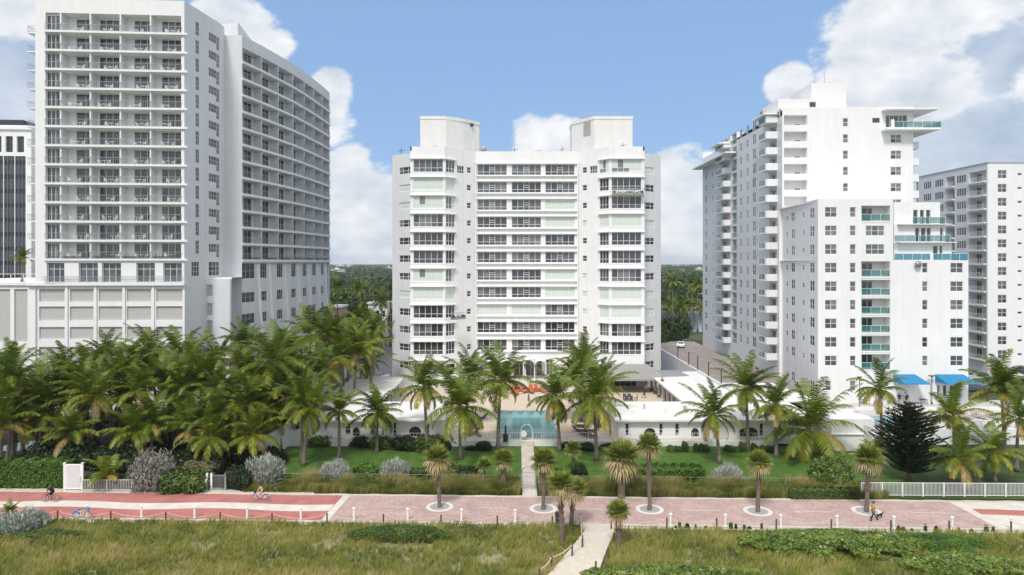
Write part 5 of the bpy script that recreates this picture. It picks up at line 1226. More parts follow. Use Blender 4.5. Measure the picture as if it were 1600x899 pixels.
# ---- sabal (cabbage) palms
def sabal_crown(seed, n=30, dead=.4, Rr=1.0, low=-60):
    r = np.random.default_rng(seed); V = []; T = []; RT = []; Q = []; RQ = []; nv = 0
    for i in range(n):
        t = (i + .5) / n; az = i * 2.39996; pitch = math.radians(82 + (low - 82) * t + r.normal(0, 6)); pl = .55 * Rr * r.uniform(.8, 1.1) * (1 - .35 * (t > 1 - dead))
        f = np.array([math.cos(pitch) * math.cos(az), math.cos(pitch) * math.sin(az), math.sin(pitch)]); sd = np.array([-math.sin(az), math.cos(az), 0]); up = np.cross(f, sd) * -1
        base = f * pl; col = .35 + r.normal(0, .1); m = 17
        if t > 1 - dead: col = r.uniform(.66, .95)
        V.append(np.array([sd * .025, -sd * .025, base - sd * .02, base + sd * .02])); Q.append(np.array([[0, 1, 2, 3]]) + nv); RQ.append(np.array([col])); nv += 4
        for k in range(m):
            a = math.radians(-115 + 230 * k / (m - 1) + r.normal(0, 3)); ln = .85 * Rr * (1 - .25 * abs(a) / 2) * r.uniform(.85, 1.1)
            dr = f * math.cos(a) + sd * math.sin(a) + up * .12 * math.cos(2 * a); w = np.cross(dr, up); w = w / np.linalg.norm(w) * .05 * Rr
            mid = base + dr * ln * .6; tip = base + dr * ln + np.array([0, 0, -1]) * ln * (.10 + .22 * t + .15 * (t > 1 - dead))
            V.append(np.array([base, mid - w, tip, mid + w])); Q.append(np.array([[0, 1, 2, 3]]) + nv); RQ.append(np.array([np.clip(col + r.normal(0, .06), 0, 1)])); nv += 4
    return np_mesh('crown', np.concatenate(V), [np.concatenate(Q)], [np.concatenate(RQ)], SABL)
SC = [sabal_crown(31, 40, .28, low=-32), sabal_crown(32, 44, .40, low=-38), sabal_crown(33, 36, .20, low=-24), sabal_crown(34, 26, .1, low=-10)]
def sabal(label, cx, cy, bx, by, R_, c, r0=.19, z0=.06):
    b = G(bx, by, z0); p = P3(cx, cy, b.y); h = p.z - z0; root = thing('sabal_palm', label, 'palm tree', tuple(b), 'sabal palms along the promenade')
    mb = MB(); pts = []; rad = []
    for i in range(9): t = i / 8; pts.append(((p.x - b.x) * t, 0, h * t)); rad.append(r0 * (.95 + .25 * math.sin(i * 1.9 + cx) * .3 + (.25 if i == 0 else 0)))
    mb.tube(pts, rad, 9)
    rr = random.Random(int(cx))
    for k in range(int(h * 9)):        # boot stubs
        z = h * (.35 + .65 * rr.random()); a = rr.uniform(0, 6.28); x = (p.x - b.x) * z / h
        mb.tube([(x + math.cos(a) * r0 * .8, math.sin(a) * r0 * .8, z), (x + math.cos(a) * (r0 + .13), math.sin(a) * (r0 + .13), z + .22)], [.05, .025], 4)
    link('trunk', mb.mesh('trunk', [TRUNKB]), root)
    s = R_ / F * b.y / 1.14; link('crown', SC[c], root, Matrix.Translation((p.x - b.x, 0, h - .1 * s)) @ Matrix.Rotation(cx, 4, 'Z') @ Matrix.Scale(s, 4)); return root
sabal('sabal palm with a round tan skirted crown in the leftmost paved ring of the promenade', 683, 716, 687, 793, 24, 1)
sabal('sabal palm in the paved ring just right of the garden path gate', 850, 720, 849, 796, 23, 2)
sabal('sabal palm with a ragged trunk standing in the dune grass left of the beach path', 876, 758, 878, 856, 25, 1, .2)
sabal('sabal palm with dark foot by the rope fence, just behind the ragged trunked one', 897, 765, 892, 822, 23, 1)
sabal('small spindly sabal palm on the lawn right of the garden path', 895, 702, 897, 736, 15, 2, .08)
sabal('fat trunked sabal palm with wide tan crown behind the promenade above the beach path', 972, 716, 971, 778, 32, 1, .36)
sabal('tall sabal palm in the paved ring right of the beach path', 1014, 696, 1015, 797, 22, 0)
sabal('low sabal palm with a shaggy green crown in the grass right of the beach path', 966, 800, 967, 866, 21, 2, .23)
sabal('sabal palm with compact tan crown in the paved ring before the right lawn', 1186, 722, 1184, 800, 21, 0, .2)
sabal('sabal palm in the rightmost paved ring beside the dog walker', 1357, 716, 1354, 800, 25, 0, .2)
sabal('short sabal palm with dead skirt at the fence left of the garden path', 787, 718, 787, 762, 19, 2, .3)
sabal('small bright green sabal sapling beside the short one left of the garden path', 757, 728, 757, 752, 15, 3, .1)
for i, (x, y, lb) in enumerate(((687, 793, 'first from the left'), (849, 796, 'by the garden path gate'), (1015, 797, 'right of the beach path'), (1184, 800, 'in front of the right lawn'), (1354, 800, 'beside the dog walker'))):
    p = G(x, y); root = thing('tree_ring', 'pale round kerb with grey cobbles around a sabal palm, ' + lb, 'tree surround', (p.x, p.y, .06), 'tree rings of the promenade')
    mb = MB(); n = 32
    for k in range(n):
        a, b = 2 * math.pi * k / n, 2 * math.pi * (k + 1) / n; q = lambda r, t, z: (p.x + r * math.cos(t), p.y + r * math.sin(t), z)
        mb.quad(q(.95, a, .085), q(1.32, a, .085), q(1.32, b, .085), q(.95, b, .085)); mb.quad(q(1.32, a, .06), q(1.32, b, .06), q(1.32, b, .085), q(1.32, a, .085))
    mb.build('kerb', [mat('pale_kerb', (.66, .62, .57), .85, noise=.08, nscale=3)], root); c = MB(); c.poly([(p.x + .95 * math.cos(2 * math.pi * k / n), p.y + .95 * math.sin(2 * math.pi * k / n), .082) for k in range(n)]); c.build('cobbles', [mat('grey_cobbles', (.36, .36, .35), .9, noise=.45, nscale=9, bump=1, bscale=20)], root)

# ---- leafy shrubs
def leaf_cloud(seed, n, size, rx, ry, rz, fill=.45, up=.3, lobes=9, ratio=.45, shape='blob', rs=(.1, .9), spiky=0.0):
    """leaf faces spread through a lumpy half-ellipsoid standing on z=0"""
    r = np.random.default_rng(seed); C = r.uniform(-1, 1, (lobes, 3)); C[:, 2] = r.uniform(0, 1, lobes); C /= np.maximum(1, np.linalg.norm(C, axis=1))[:, None]; 
    k = r.integers(0, lobes, n); d = r.normal(0, 1, (n, 3)); d /= np.linalg.norm(d, axis=1)[:, None]; rad = r.uniform(fill, 1, n) ** .6; lr = r.uniform(.32, .55, lobes)
    if shape == 'box':
        P = r.uniform(-1, 1, (n, 3)); ax = r.integers(0, 3, n); sh = r.random(n) < .8; P[np.arange(n)[sh], ax[sh]] = np.sign(P[np.arange(n)[sh], ax[sh]]) * r.uniform(.9, 1.06, sh.sum()); P[:, 2] = np.abs(P[:, 2]); P[:, 2] += .06 * np.sin(P[:, 0] * 25) ; d = P / np.linalg.norm(P, axis=1)[:, None]
    else:
        P = C[k] * .62 + d * (rad * lr[k])[:, None]; P[:, 2] = np.abs(P[:, 2])
    P = P * np.array([rx, ry, rz])
    nrm = d + r.normal(0, .5, (n, 3)) + np.array([0, 0, up]); nrm /= np.linalg.norm(nrm, axis=1)[:, None]
    a = np.cross(nrm, r.normal(0, 1, (n, 3))); a /= np.linalg.norm(a, axis=1)[:, None]
    if spiky: a = a * (1 - spiky) + (d * .6 + np.array([0, 0, .8])) * spiky; a /= np.linalg.norm(a, axis=1)[:, None]
    b = np.cross(nrm, a); b /= np.linalg.norm(b, axis=1)[:, None]; s = size * r.uniform(.6, 1.3, n)[:, None]
    V = np.concatenate([P - a * s, P + b * s * ratio, P + a * s, P - b * s * ratio]); i = np.arange(n)
    lobe_t = r.normal(0, .14, lobes)
    return V, np.stack([i, i + n, i + 2 * n, i + 3 * n], 1), np.clip((rs[0] + rs[1]) / 2 + r.normal(0, (rs[1] - rs[0]) / 4, n) + (lobe_t[k] if shape != 'box' else 0), 0, 1)
def leaf_mesh(name, m, *a, **k):
    V, q, r = leaf_cloud(*a, **k); return np_mesh(name, V, [q], [r], m)
SILV = tmat('silver_leaf', [(0, (.16, .18, .14)), (.5, (.36, .39, .33)), (1, (.60, .62, .55))], .6, .15, .3)
GREEN = tmat('shrub_leaf', [(0, (.025, .050, .008)), (.5, (.065, .115, .016)), (.8, (.12, .17, .025)), (1, (.20, .22, .04))], .45, .2, .4)
BRIGHT = tmat('hedge_leaf', [(0, (.025, .070, .006)), (.5, (.065, .15, .010)), (1, (.15, .25, .025))], .45, .22, .4)
GRAPE = tmat('sea_grape_leaf', [(0, (.04, .075, .010)), (.5, (.115, .18, .02)), (.85, (.22, .28, .04)), (1, (.40, .36, .06))], .35, .2, .5)
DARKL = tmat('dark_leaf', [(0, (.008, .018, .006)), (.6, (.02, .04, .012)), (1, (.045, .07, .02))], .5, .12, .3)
DRYL = tmat('dry_leaf', [(0, (.12, .11, .06)), (.5, (.26, .22, .13)), (1, (.38, .33, .22))], .8, .2, .2)
GREYB = tmat('grey_bush_leaf', [(0, (.10, .10, .08)), (.5, (.22, .21, .18)), (1, (.36, .34, .30))], .7, .15, .2)
STEM = mat('shrub_stem', (.12, .09, .06), .9, noise=.2)
def stems(root, rx, rz, n=7):
    mb = MB()
    for k in range(n):
        a = 2 * math.pi * k / n; mb.tube([(0, 0, 0), (math.cos(a) * rx * .3, math.sin(a) * rx * .3, rz * .4), (math.cos(a) * rx * .6, math.sin(a) * rx * .6, rz * .75)], [.06, .04, .02], 5)
    link('stem', mb.mesh('stem', [STEM]), root)
SB = [leaf_mesh('foliage', SILV, s, 9000, .085, 1, 1, 1, ratio=.22, lobes=26, spiky=.62, fill=.45, rs=(.1, .95)) for s in (41, 42)]
def shrub(name, label, px, py, rpx, hpx, me, group=None, z0=.05, dep=1.0, cat='shrub'):
    b = G(px, py, z0); rx = rpx / F * b.y; rz = hpx / F * b.y; root = thing(name, label, cat, tuple(b), group)
    link('foliage', me, root, Matrix.Diagonal((rx * 1.12, rx * dep, rz * 1.12, 1))); stems(root, rx, rz); return root
shrub('silver_bush', 'largest silvery grey bush, beside the mesh gate at the end of the left grove', 408, 754, 34, 40, SB[0])
shrub('silver_bush', 'round silvery grey bush on the lawn edge right of the largest one', 521, 752, 27, 31, SB[1])
shrub('silver_bush', 'round silvery grey bush nearest the leftmost paved tree ring', 614, 752, 27, 33, SB[0])
shrub('silver_bush', 'single silvery grey bush on the right lawn edge', 1136, 754, 27, 27, SB[1])
shrub('silver_bush', 'silvery grey windswept bush at the bottom left corner beside the rope fence', 28, 832, 38, 34, SB[0], z0=.3)
GB = leaf_mesh('foliage', GREYB, 43, 11000, .055, 1, 1, 1, ratio=.35, lobes=26, fill=.3, spiky=.35)
shrub('grey_bush', 'tangled grey bush behind the picket fence in front of the left grove', 238, 762, 36, 58, GB)
RG = leaf_mesh('foliage', GREEN, 44, 7000, .075, 1, 1, 1, ratio=.5, lobes=12); BG = leaf_mesh('foliage', BRIGHT, 45, 7000, .07, 1, 1, 1, ratio=.5, lobes=12)
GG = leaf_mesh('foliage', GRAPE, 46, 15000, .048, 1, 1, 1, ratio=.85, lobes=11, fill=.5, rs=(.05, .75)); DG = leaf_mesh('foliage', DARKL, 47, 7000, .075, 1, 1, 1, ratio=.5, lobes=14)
shrub('round_bush', 'round yellow green bush on the lawn between the two left silver bushes', 573, 748, 28, 22, BG)
shrub('sea_grape_bush', 'tall round sea grape bush with large glossy leaves behind the right sabal palm', 1290, 762, 42, 52, GG, dep=.6)
shrub('green_bush', 'dark green bush beside the mesh gate in front of the largest silver bush', 372, 762, 26, 34, DG)
shrub('green_bush', 'green bush under the grey bush behind the picket fence', 290, 764, 40, 30, RG)
shrub('green_bush', 'small dark bush at the right foot of the leftmost ring palm', 690, 750, 34, 26, RG); shrub('green_bush', 'low dark bush on the lawn left of the short sabal palm', 730, 750, 24, 20, DG)
shrub('green_bush', 'small dark round bush right of the spindly sabal palm', 905, 744, 14, 18, DG)
# shrubs along the foot of the pool wings
for i, (x, w, y) in enumerate(((500, 20, 696), (560, 16, 698), (590, 18, 700), (628, 24, 702), (668, 26, 702), (690, 16, 702))):
    shrub('foundation_shrub', 'dark green shrub below the left pool wing, %s in the row from the left' % ORD[i], x + (i * 7) % 5, y, w, 14 + (i * 11) % 9, DG if i % 2 else RG, 'shrubs below the left pool wing', z0=.3)
for i, x in enumerate((970, 979, 1001, 1046, 1058, 1070, 1086, 1099, 1139, 1148, 1160, 1178, 1190, 1204)):
    shrub('foundation_shrub', 'small sparse shrub below the right pool wing, %s in the row from the left' % (ORD + ['fourteenth'])[i], x, 705, 5 + (i * 5) % 6, 7 + (i * 7) % 9, RG if i % 3 else GG, 'sparse shrubs below the right pool wing', z0=.3)
for i, x in enumerate((735, 755, 885, 915, 950, 965)): shrub('foundation_shrub', 'low dark tuft at the foot of the pool deck wall, %s from the left' % ORD[i], x, 703, 9 + (i * 5) % 8, 6 + (i * 7) % 8, DG, 'tufts below the pool deck wall', z0=.3)
# understorey of the grove
for i in range(60):
    x = rs_.uniform(-40, 440 if i < 40 else 470); Y = rs_.uniform(76, 100); b = P3(x, 0, Y); b.z = .1
    if x < 80 and rs_.random() < .9: continue
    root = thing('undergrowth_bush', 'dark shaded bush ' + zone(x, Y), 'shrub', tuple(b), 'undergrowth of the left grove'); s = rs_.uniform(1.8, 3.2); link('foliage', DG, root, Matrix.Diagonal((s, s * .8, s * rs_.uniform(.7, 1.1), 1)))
shrub('litter_heap', 'heap of dry brown fallen fronds behind the picket fence', 305, 748, 36, 26, leaf_mesh('foliage', DRYL, 48, 5000, .10, 1, 1, 1, ratio=.2, lobes=9, rs=(0, .6)), cat='leaf heap')
def box_hedge(label, x0, x1, yb, h, dep, n, seed, m=BRIGHT, name='clipped_hedge'):
    a, b = G(x0, yb), G(x1, yb); c = (a + b) / 2; hx = (b.x - a.x) / 2; root = thing(name, label, 'hedge', (c.x, c.y + dep / 2, .02))
    link('foliage', leaf_mesh('foliage', m, seed, n, .10, hx, dep / 2, h, shape='box', ratio=.55), root)
    core = MB(); core.box(-hx * .96, hx * .96, -dep * .38, dep * .38, 0, h * .86); link('branches', core.mesh('branches', [mat('hedge_inner_shade', (.010, .018, .006), 1)]), root)  # solid near-black core: shade between the leaves put in as colour
box_hedge('tall clipped green hedge at the left edge left of the louvred gate', -60, 100, 764, 2.7, 1.6, 26000, 51)
box_hedge('low clipped green hedge between the louvred gate and the young palm', 126, 160, 766, 1.1, .9, 4200, 52)
box_hedge('low clipped green hedge in front of the picket fence right of the young palm', 176, 322, 766, 1.15, 1.0, 15000, 53)
box_hedge('long low green hedge across the right lawn', 985, 1100, 757, 1.5, 2.2, 16000, 54, name='lawn_hedge'); box_hedge('low bright hedge strip on the lawn right of the garden path', 845, 880, 752, .9, 1.5, 4000, 56, name='lawn_hedge'); box_hedge('low green hedge behind the wire fence left of the garden path', 640, 700, 752, 1.0, 1.3, 6000, 57, m=GREEN, name='lawn_hedge')
box_hedge('short green hedge left of the white metal fence', 1240, 1342, 782, .95, 1.0, 9000, 55, m=GREEN)
# small yellow flowering strip by the right fence etc. omitted: none visible

# ---- Norfolk pine
def conifer():
    b = G(1420, 752, .05); top = P3(1420, 630, b.y).z; root = thing('dark_conifer', 'dark green layered conifer with upturned branches behind the white metal fence', 'tree', tuple(b))
    link('trunk', trunk_mesh(top, 0, 0, .2, .05, STEM), root); r = np.random.default_rng(61); V = []; Q = []; RQ = []; nv = 0
    z = 1.0; 
    while z < top:
        t = (z - 1.0) / (top - 1.0); Lb = 3.2 * (1 - t ** 3) ** .9 * (.6 + .4 * min(1, t * 3)) * r.uniform(.75, 1.15) + .3; nb = 9
        for j in range(nb):
            az = 2 * math.pi * j / nb + r.uniform(0, .5) + z; L = Lb * r.uniform(.6, 1.2); m = int(48 * L) + 12; s = r.uniform(.08, 1, m)
            p = np.stack([np.cos(az) * s * L, np.sin(az) * s * L, z + .32 * L * s ** 1.7 - .05], 1); sdv = np.array([-math.sin(az), math.cos(az), 0]); w = .42 * (1 - .5 * s) * L * .35 + .1
            off = r.uniform(-1, 1, m) * w; e = p + sdv * off[:, None]; e[:, 2] += np.abs(off) * .35; dirv = np.stack([np.cos(az) * np.ones(m), np.sin(az) * np.ones(m), .5 + .3 * r.random(m)], 1) + sdv * (np.sign(off) * .7)[:, None]; dirv /= np.linalg.norm(dirv, axis=1)[:, None]
            wv = np.cross(dirv, r.normal(0, 1, (m, 3))); wv /= np.linalg.norm(wv, axis=1)[:, None]; ll = .26
            V.append(np.concatenate([e - dirv * ll * .5, e + wv * .055, e + dirv * ll, e - wv * .055])); i = np.arange(m); Q.append(np.stack([i, i + m, i + 2 * m, i + 3 * m], 1) + nv); RQ.append(r.uniform(0, 1, m)); nv += 4 * m
        z += .40
    link('crown', np_mesh('crown', np.concatenate(V), [np.concatenate(Q)], [np.concatenate(RQ)], DARKL), root)
conifer()

# ---- wild grasses (nobody could count them)
def grass(name, label, n, sampler, h, w, ramp_m, lean=.5, seed=71, cat='grass', blades=5, rbase=None):
    r = np.random.default_rng(seed); X, Y, Z, hs, tone = sampler(r, n); n = len(X)
    k = blades; X = np.repeat(X, k) + r.normal(0, .07, n * k); Y = np.repeat(Y, k) + r.normal(0, .07, n * k); Z = np.repeat(Z, k); hh = np.repeat(hs, k) * r.uniform(.55, 1.15, n * k) * h; tn = np.repeat(tone, k) + r.normal(0, .09, n * k)
    N = n * k; a = r.uniform(0, 6.283, N); ln = lean * r.uniform(.2, 1.0, N); dx, dy = np.cos(a) * ln + .22, np.sin(a) * ln
    b = r.uniform(0, 3.1416, N); wx, wy = np.cos(b) * w, np.sin(b) * w
    B1 = np.stack([X - wx, Y - wy, Z - .05], 1); B2 = np.stack([X + wx, Y + wy, Z - .05], 1); M1 = np.stack([X + dx * hh * .35 - wx * .8, Y + dy * hh * .35 - wy * .8, Z + hh * .6], 1); M2 = M1 + np.stack([wx, wy, 0 * wx], 1) * 1.6; T = np.stack([X + dx * hh, Y + dy * hh, Z + hh * .95], 1)
    V = np.concatenate([B1, B2, M1, M2, T]); i = np.arange(N); q = np.stack([i, i + N, i + 3 * N, i + 2 * N], 1); t = np.stack([i + 2 * N, i + 3 * N, i + 4 * N], 1); tn = np.clip(tn, 0, 1)
    o = link(name, np_mesh(name, V, [q, t], [tn, np.clip(tn + .08, 0, 1)], ramp_m)); tag(o, label, cat, kind='stuff'); return o
from mathutils import noise as mn
def nz(x, y, s, o=0): return mn.noise(Vector((x * s + o, y * s * 1.6 - o, o)))
OATS = tmat('dune_grass', [(0, (.05, .085, .014)), (.3, (.14, .185, .032)), (.55, (.275, .30, .06)), (.75, (.40, .38, .10)), (1, (.56, .46, .22))], .7, .3, .2)
def dune_s(r, n):
    X = r.uniform(-62, 62, n); v = r.uniform(46.5, 61.05, n); Y = v + S * X; keep = []; hs = []; tn = []
    for x, vv, y in zip(X, v, Y):
        a = nz(x, vv, .16); b = nz(x, vv, .55, 5); c = nz(x, vv, .3, 11); ok = True
        pl_, pr_ = PATHX(y)
        if y < 62 and pl_ - .05 + .3 * b < x < pr_ + .1 - .25 * b: ok = False
        if vv > 60.3 + .35 * b + (0 if x < 8 else -.9): ok = False
        if c > .42 and r.random() < .8: ok = False
        keep.append(ok); hs.append(.62 + .3 * a + .25 * b); tn.append(.56 + .40 * a + .28 * b + .2 * nz(x, vv, 1.4, 2) - .12 * (vv > 59.3) + (-.06 if x > 5 else .02))
    k = np.array(keep); z = np.where(v > 59.5, .25, .4)
    return X[k], Y[k], z[k], np.clip(np.array(hs)[k], .3, 1.2), np.array(tn)[k]
grass('dune_grass', 'yellow green wild dune grass covering the foreground', 46000, dune_s, .80, .017, OATS)
WILD = tmat('wild_grass', [(0, (.05, .08, .014)), (.4, (.15, .185, .036)), (.7, (.30, .29, .085)), (1, (.52, .42, .20))], .7, .3, .2)
def verge_s(r, n):
    X = r.uniform(-27.5, 37.5, n); v = r.uniform(68.75, 71.9, n); hs, tn, keep = [], [], []
    for x, vv in zip(X, v):
        a = nz(x, vv, .35, 21); ok = not (.7 < x < 2.9); 
        if vv < 69.0 + .18 * a: ok = False
        keep.append(ok); hs.append(.72 + .7 * a + .35 * nz(x, vv, 1.1, 4) + (vv - 70) * .2); tn.append(.45 + .6 * a + .3 * nz(x, vv, 1.3, 9) + (.12 if vv > 70.8 else 0))
    k = np.array(keep); return X[k], (v + S * X)[k], np.full(k.sum(), .02), np.clip(np.array(hs)[k], .3, 1.6), np.array(tn)[k]
grass('wild_verge_grass', 'strip of wild green and straw coloured grass between the promenade and the wire fence', 22000, verge_s, 1.15, .016, WILD, seed=72)
def patch_s(px, py, rx, ry):
    c = G(px, py, .5)
    def f(r, n):
        a = r.uniform(0, 6.28, n); q = np.sqrt(r.random(n)) * (1 + .15 * np.sin(a * 5)); X = c.x + np.cos(a) * q * rx; Y = c.y + np.sin(a) * q * ry; return X, Y, X * 0 + .42, np.clip(1 - q * .4, .3, 1), r.normal(.45, .12, n)
    return f
# ground creepers in the dune
def creeper(label, px, py, rx, ry, h, n, seed, m, size=.15, ratio=.75, name='dune_creeper'):
    c = G(px, py, .3); r = np.random.default_rng(seed); X = r.uniform(-1, 1, n); Y = r.uniform(-1, 1, n); d = X ** 2 + Y ** 2; e = np.array([nz(a * rx + c.x, b * ry + c.y, .6, seed) for a, b in zip(X, Y)]); k = d < .85 + .75 * e; X, Y, d, e = X[k], Y[k], d[k], e[k]; n = len(X)
    Z = (h * np.clip(1.15 - d * .7, .3, 1) + .12 * e) * (1 - .35 * r.random(n)) ; P = np.stack([c.x + X * rx, c.y + Y * ry, .35 + Z], 1); nr = r.normal(0, .55, (n, 3)) + np.array([0, -.3, 1]); nr /= np.linalg.norm(nr, axis=1)[:, None]; a = np.cross(nr, r.normal(0, 1, (n, 3))); a /= np.linalg.norm(a, axis=1)[:, None]; b = np.cross(nr, a); s = size * r.uniform(.6, 1.2, n)[:, None]
    V = np.concatenate([P - a * s, P + b * s * ratio, P + a * s, P - b * s * ratio]); i = np.arange(n); o = link(name, np_mesh(name, V, [np.stack([i, i + n, i + 2 * n, i + 3 * n], 1)], [np.clip(r.normal(.45, .18, n) + e * .4, 0, 1)], m)); tag(o, label, 'ground cover', kind='stuff')
creeper('broad leaved green creeper mound spreading over the dune at the right', 1300, 858, 8.2, 2.6, 1.05, 26000, 81, GRAPE)
creeper('broad leaved green creeper at the bottom right of the dune', 1500, 890, 5.0, 1.9, .8, 9000, 82, GRAPE)
creeper('dense low green mat between the creepers on the right dune', 1455, 856, 4.6, 1.9, .75, 18000, 83, BRIGHT, .06)
creeper('dark green mat in the dune grass left of the beach path', 625, 842, 4.8, 1.7, .85, 14000, 84, GREEN, .07)
creeper('leafy green creeper at the bottom edge right of the beach path', 1040, 903, 7.0, 1.3, .6, 8000, 85, GRAPE)
creeper('dark green ground cover at the foot of the silvery bush in the bottom left corner', 60, 842, 4.6, 1.3, .55, 9000, 87, GREEN, .07)
b = G(28, 800, .3); root = thing('young_palm', 'small palm shoot growing behind the silvery bush in the bottom left corner', 'palm tree', (b.x, b.y - 1.0, .3)); link('crown', CR_YOUNG, root, Matrix.Translation((0, 0, .3)) @ Matrix.Scale(.42, 4)); link('trunk', trunk_mesh(.4, 0, 0, .1, .08), root)

# ---- trees beyond the buildings
FAR = tmat('far_tree_leaf', [(0, (.012, .026, .008)), (.4, (.03, .058, .014)), (.7, (.06, .095, .02)), (1, (.13, .15, .03))], .6, .15, .3)
FT = [leaf_mesh('crown', FAR, 90 + s, 3000, .085, 1, 1, 1, ratio=.6, lobes=18, fill=.3) for s in range(3)]
rf = random.Random(9)
def far_tree(label, x, Y, h, r, me, z=0, group='trees beyond the buildings'):
    root = thing('broadleaf_tree', label, 'tree', (x, Y, z), group); link('trunk', trunk_mesh(h * .5, 0, 0, .35, .2, TRUNKB), root); link('crown', me, root, Matrix.Translation((0, 0, h * .28)) @ Matrix.Diagonal((r, r, h * .72, 1)))
for (pa, pb, lbl) in ((512, 622, 'seen between the left tower and the central building'), (1026, 1102, 'seen between the central building and the right tower')):
    L_ = lbl.startswith('seen between the left')
    for Y, n, h in ((215, 5, 9), (245, 6, 10), (285, 7, 11), (340, 8, 11), (420, 9, 12), (520, 10, 12)):
        if not L_ and Y < 340: continue
        for k in range(n):
            px = pa + (pb - pa) * (k + rf.random()) / n; hh = h * rf.uniform(.75, 1.2); far_tree('leafy tree ' + lbl, (px - 800) / F * Y, Y + rf.uniform(-10, 10), hh, hh * rf.uniform(.5, .75), rf.choice(FT), group='far trees ' + lbl)
far_tree('bright yellow green round tree beyond the alley left of the central building', (566 - 800) / F * 330, 330, 15, 8, leaf_mesh('crown', tmat('yellow_tree_leaf', [(0, (.08, .10, .015)), (1, (.24, .22, .03))], .6, .2, .3), 97, 3000, .085, 1, 1, 1, ratio=.6, lobes=16))
far_tree('bright green tree beside the far end of the left tower', (538 - 800) / F * 300, 300, 15, 9, leaf_mesh('crown', BRIGHT, 98, 3000, .085, 1, 1, 1, ratio=.6, lobes=16))
for i, (px, py, Y) in enumerate(((560, 452, 205), (527, 448, 200), (610, 455, 190), (596, 470, 180), (1051, 440, 195), (1047, 478, 210), (1062, 482, 205), (1075, 478, 215), (1090, 445, 230), (1081, 444, 240), (1098, 482, 220))):
    coco('palm tree far behind, ' + ['tallest in front of the yellow tree', 'beside the far edge of the left tower', 'against the left edge of the central building', 'low, near the left edge of the central building', 'tallest, right of the central building', 'by the lagoon, first from the left', 'by the lagoon, second from the left', 'by the lagoon, third from the left', 'rightmost tall one beyond the lagoon', 'slim tall one beyond the lagoon', 'by the lagoon beside the right tower'][i], px, py, Y=Y, rnd=rs_, sc=1.0, crown=CROWNS[i % 6])
for i, (x, Y) in enumerate(((29.5, 168), (32, 172), (35, 176), (38.5, 180), (42, 183), (46, 186), (26.5, 150), (27.5, 158), (40, 190), (34, 188))):
    far_tree('dark dense tree at the far end of the parking lot and alley', x, Y, (9 if i < 6 else 5) + i % 3, 3.2, leaf_mesh('crown', DARKL, 95, 2600, .1, 1, 1, 1, ratio=.6, lobes=16) if i == 0 else bpy.data.meshes['crown_dark'] if 'crown_dark' in bpy.data.meshes else FT[i % 3], group='dark trees at the end of the parking lot')
def far_wood():
    r = np.random.default_rng(99); V = []; Q = []; RQ = []; nv = 0
    n = 5200; Y = 450 + 3200 * r.random(n) ** 1.6; u = r.uniform(-.95, .95, n); X = u * Y; R_ = r.uniform(5, 9, n) * (1 + Y / 2500); Hh = r.uniform(5, 9.5, n)
    for x, y, rr, h in zip(X, Y, R_, Hh):
        m = 40; d = r.normal(0, 1, (m, 3)); d /= np.linalg.norm(d, axis=1)[:, None]; d[:, 2] = np.abs(d[:, 2]); P = d * np.array([rr, rr, h * .7]) + np.array([x, y, h * .35]); nr = d + r.normal(0, .4, (m, 3)); nr /= np.linalg.norm(nr, axis=1)[:, None]; a = np.cross(nr, r.normal(0, 1, (m, 3))); a /= np.linalg.norm(a, axis=1)[:, None]; b = np.cross(nr, a); s = rr * .28
        V.append(np.concatenate([P - a * s, P + b * s, P + a * s, P - b * s])); i = np.arange(m); Q.append(np.stack([i, i + m, i + 2 * m, i + 3 * m], 1) + nv); RQ.append(np.clip(r.normal(.45, .2) + r.normal(0, .15, m), 0, 1)); nv += 4 * m
    o = link('distant_woodland', np_mesh('distant_woodland', np.concatenate(V), [np.concatenate(Q)], [np.concatenate(RQ)], FAR)); tag(o, 'green tree canopy of the mainland stretching to the horizon', 'woodland', kind='stuff')
far_wood()
rc = random.Random(3)
for i in range(22):
    Y = rc.uniform(1100, 3800); u = rc.choice([rc.uniform(-.28, -.16), rc.uniform(.2, .30), rc.uniform(-.8, .8)]); w = rc.uniform(12, 26); h = rc.uniform(6, 9) * (1 + Y / 4000); x = u * Y
    mb = MB(); mb.box(x - w / 2, x + w / 2, Y, Y + 15, 0, h, 0); mb.box(x - w * .2, x + w * .1, Y + 3, Y + 9, h, h + 2.5, 0)
    n = int(h / 3.5)
    for k in range(n): mb.box(x - w / 2 + 1, x + w / 2 - 1, Y - .1, Y - .01, 2 + k * 3.5, 3.6 + k * 3.5, 1)
    o = mb.build('distant_building', [mat('distant_facade', (.6, .58, .55), .8), GL2]); tag(o, 'small pale building far off in the tree canopy near the horizon', 'building', 'buildings scattered in the distant trees')
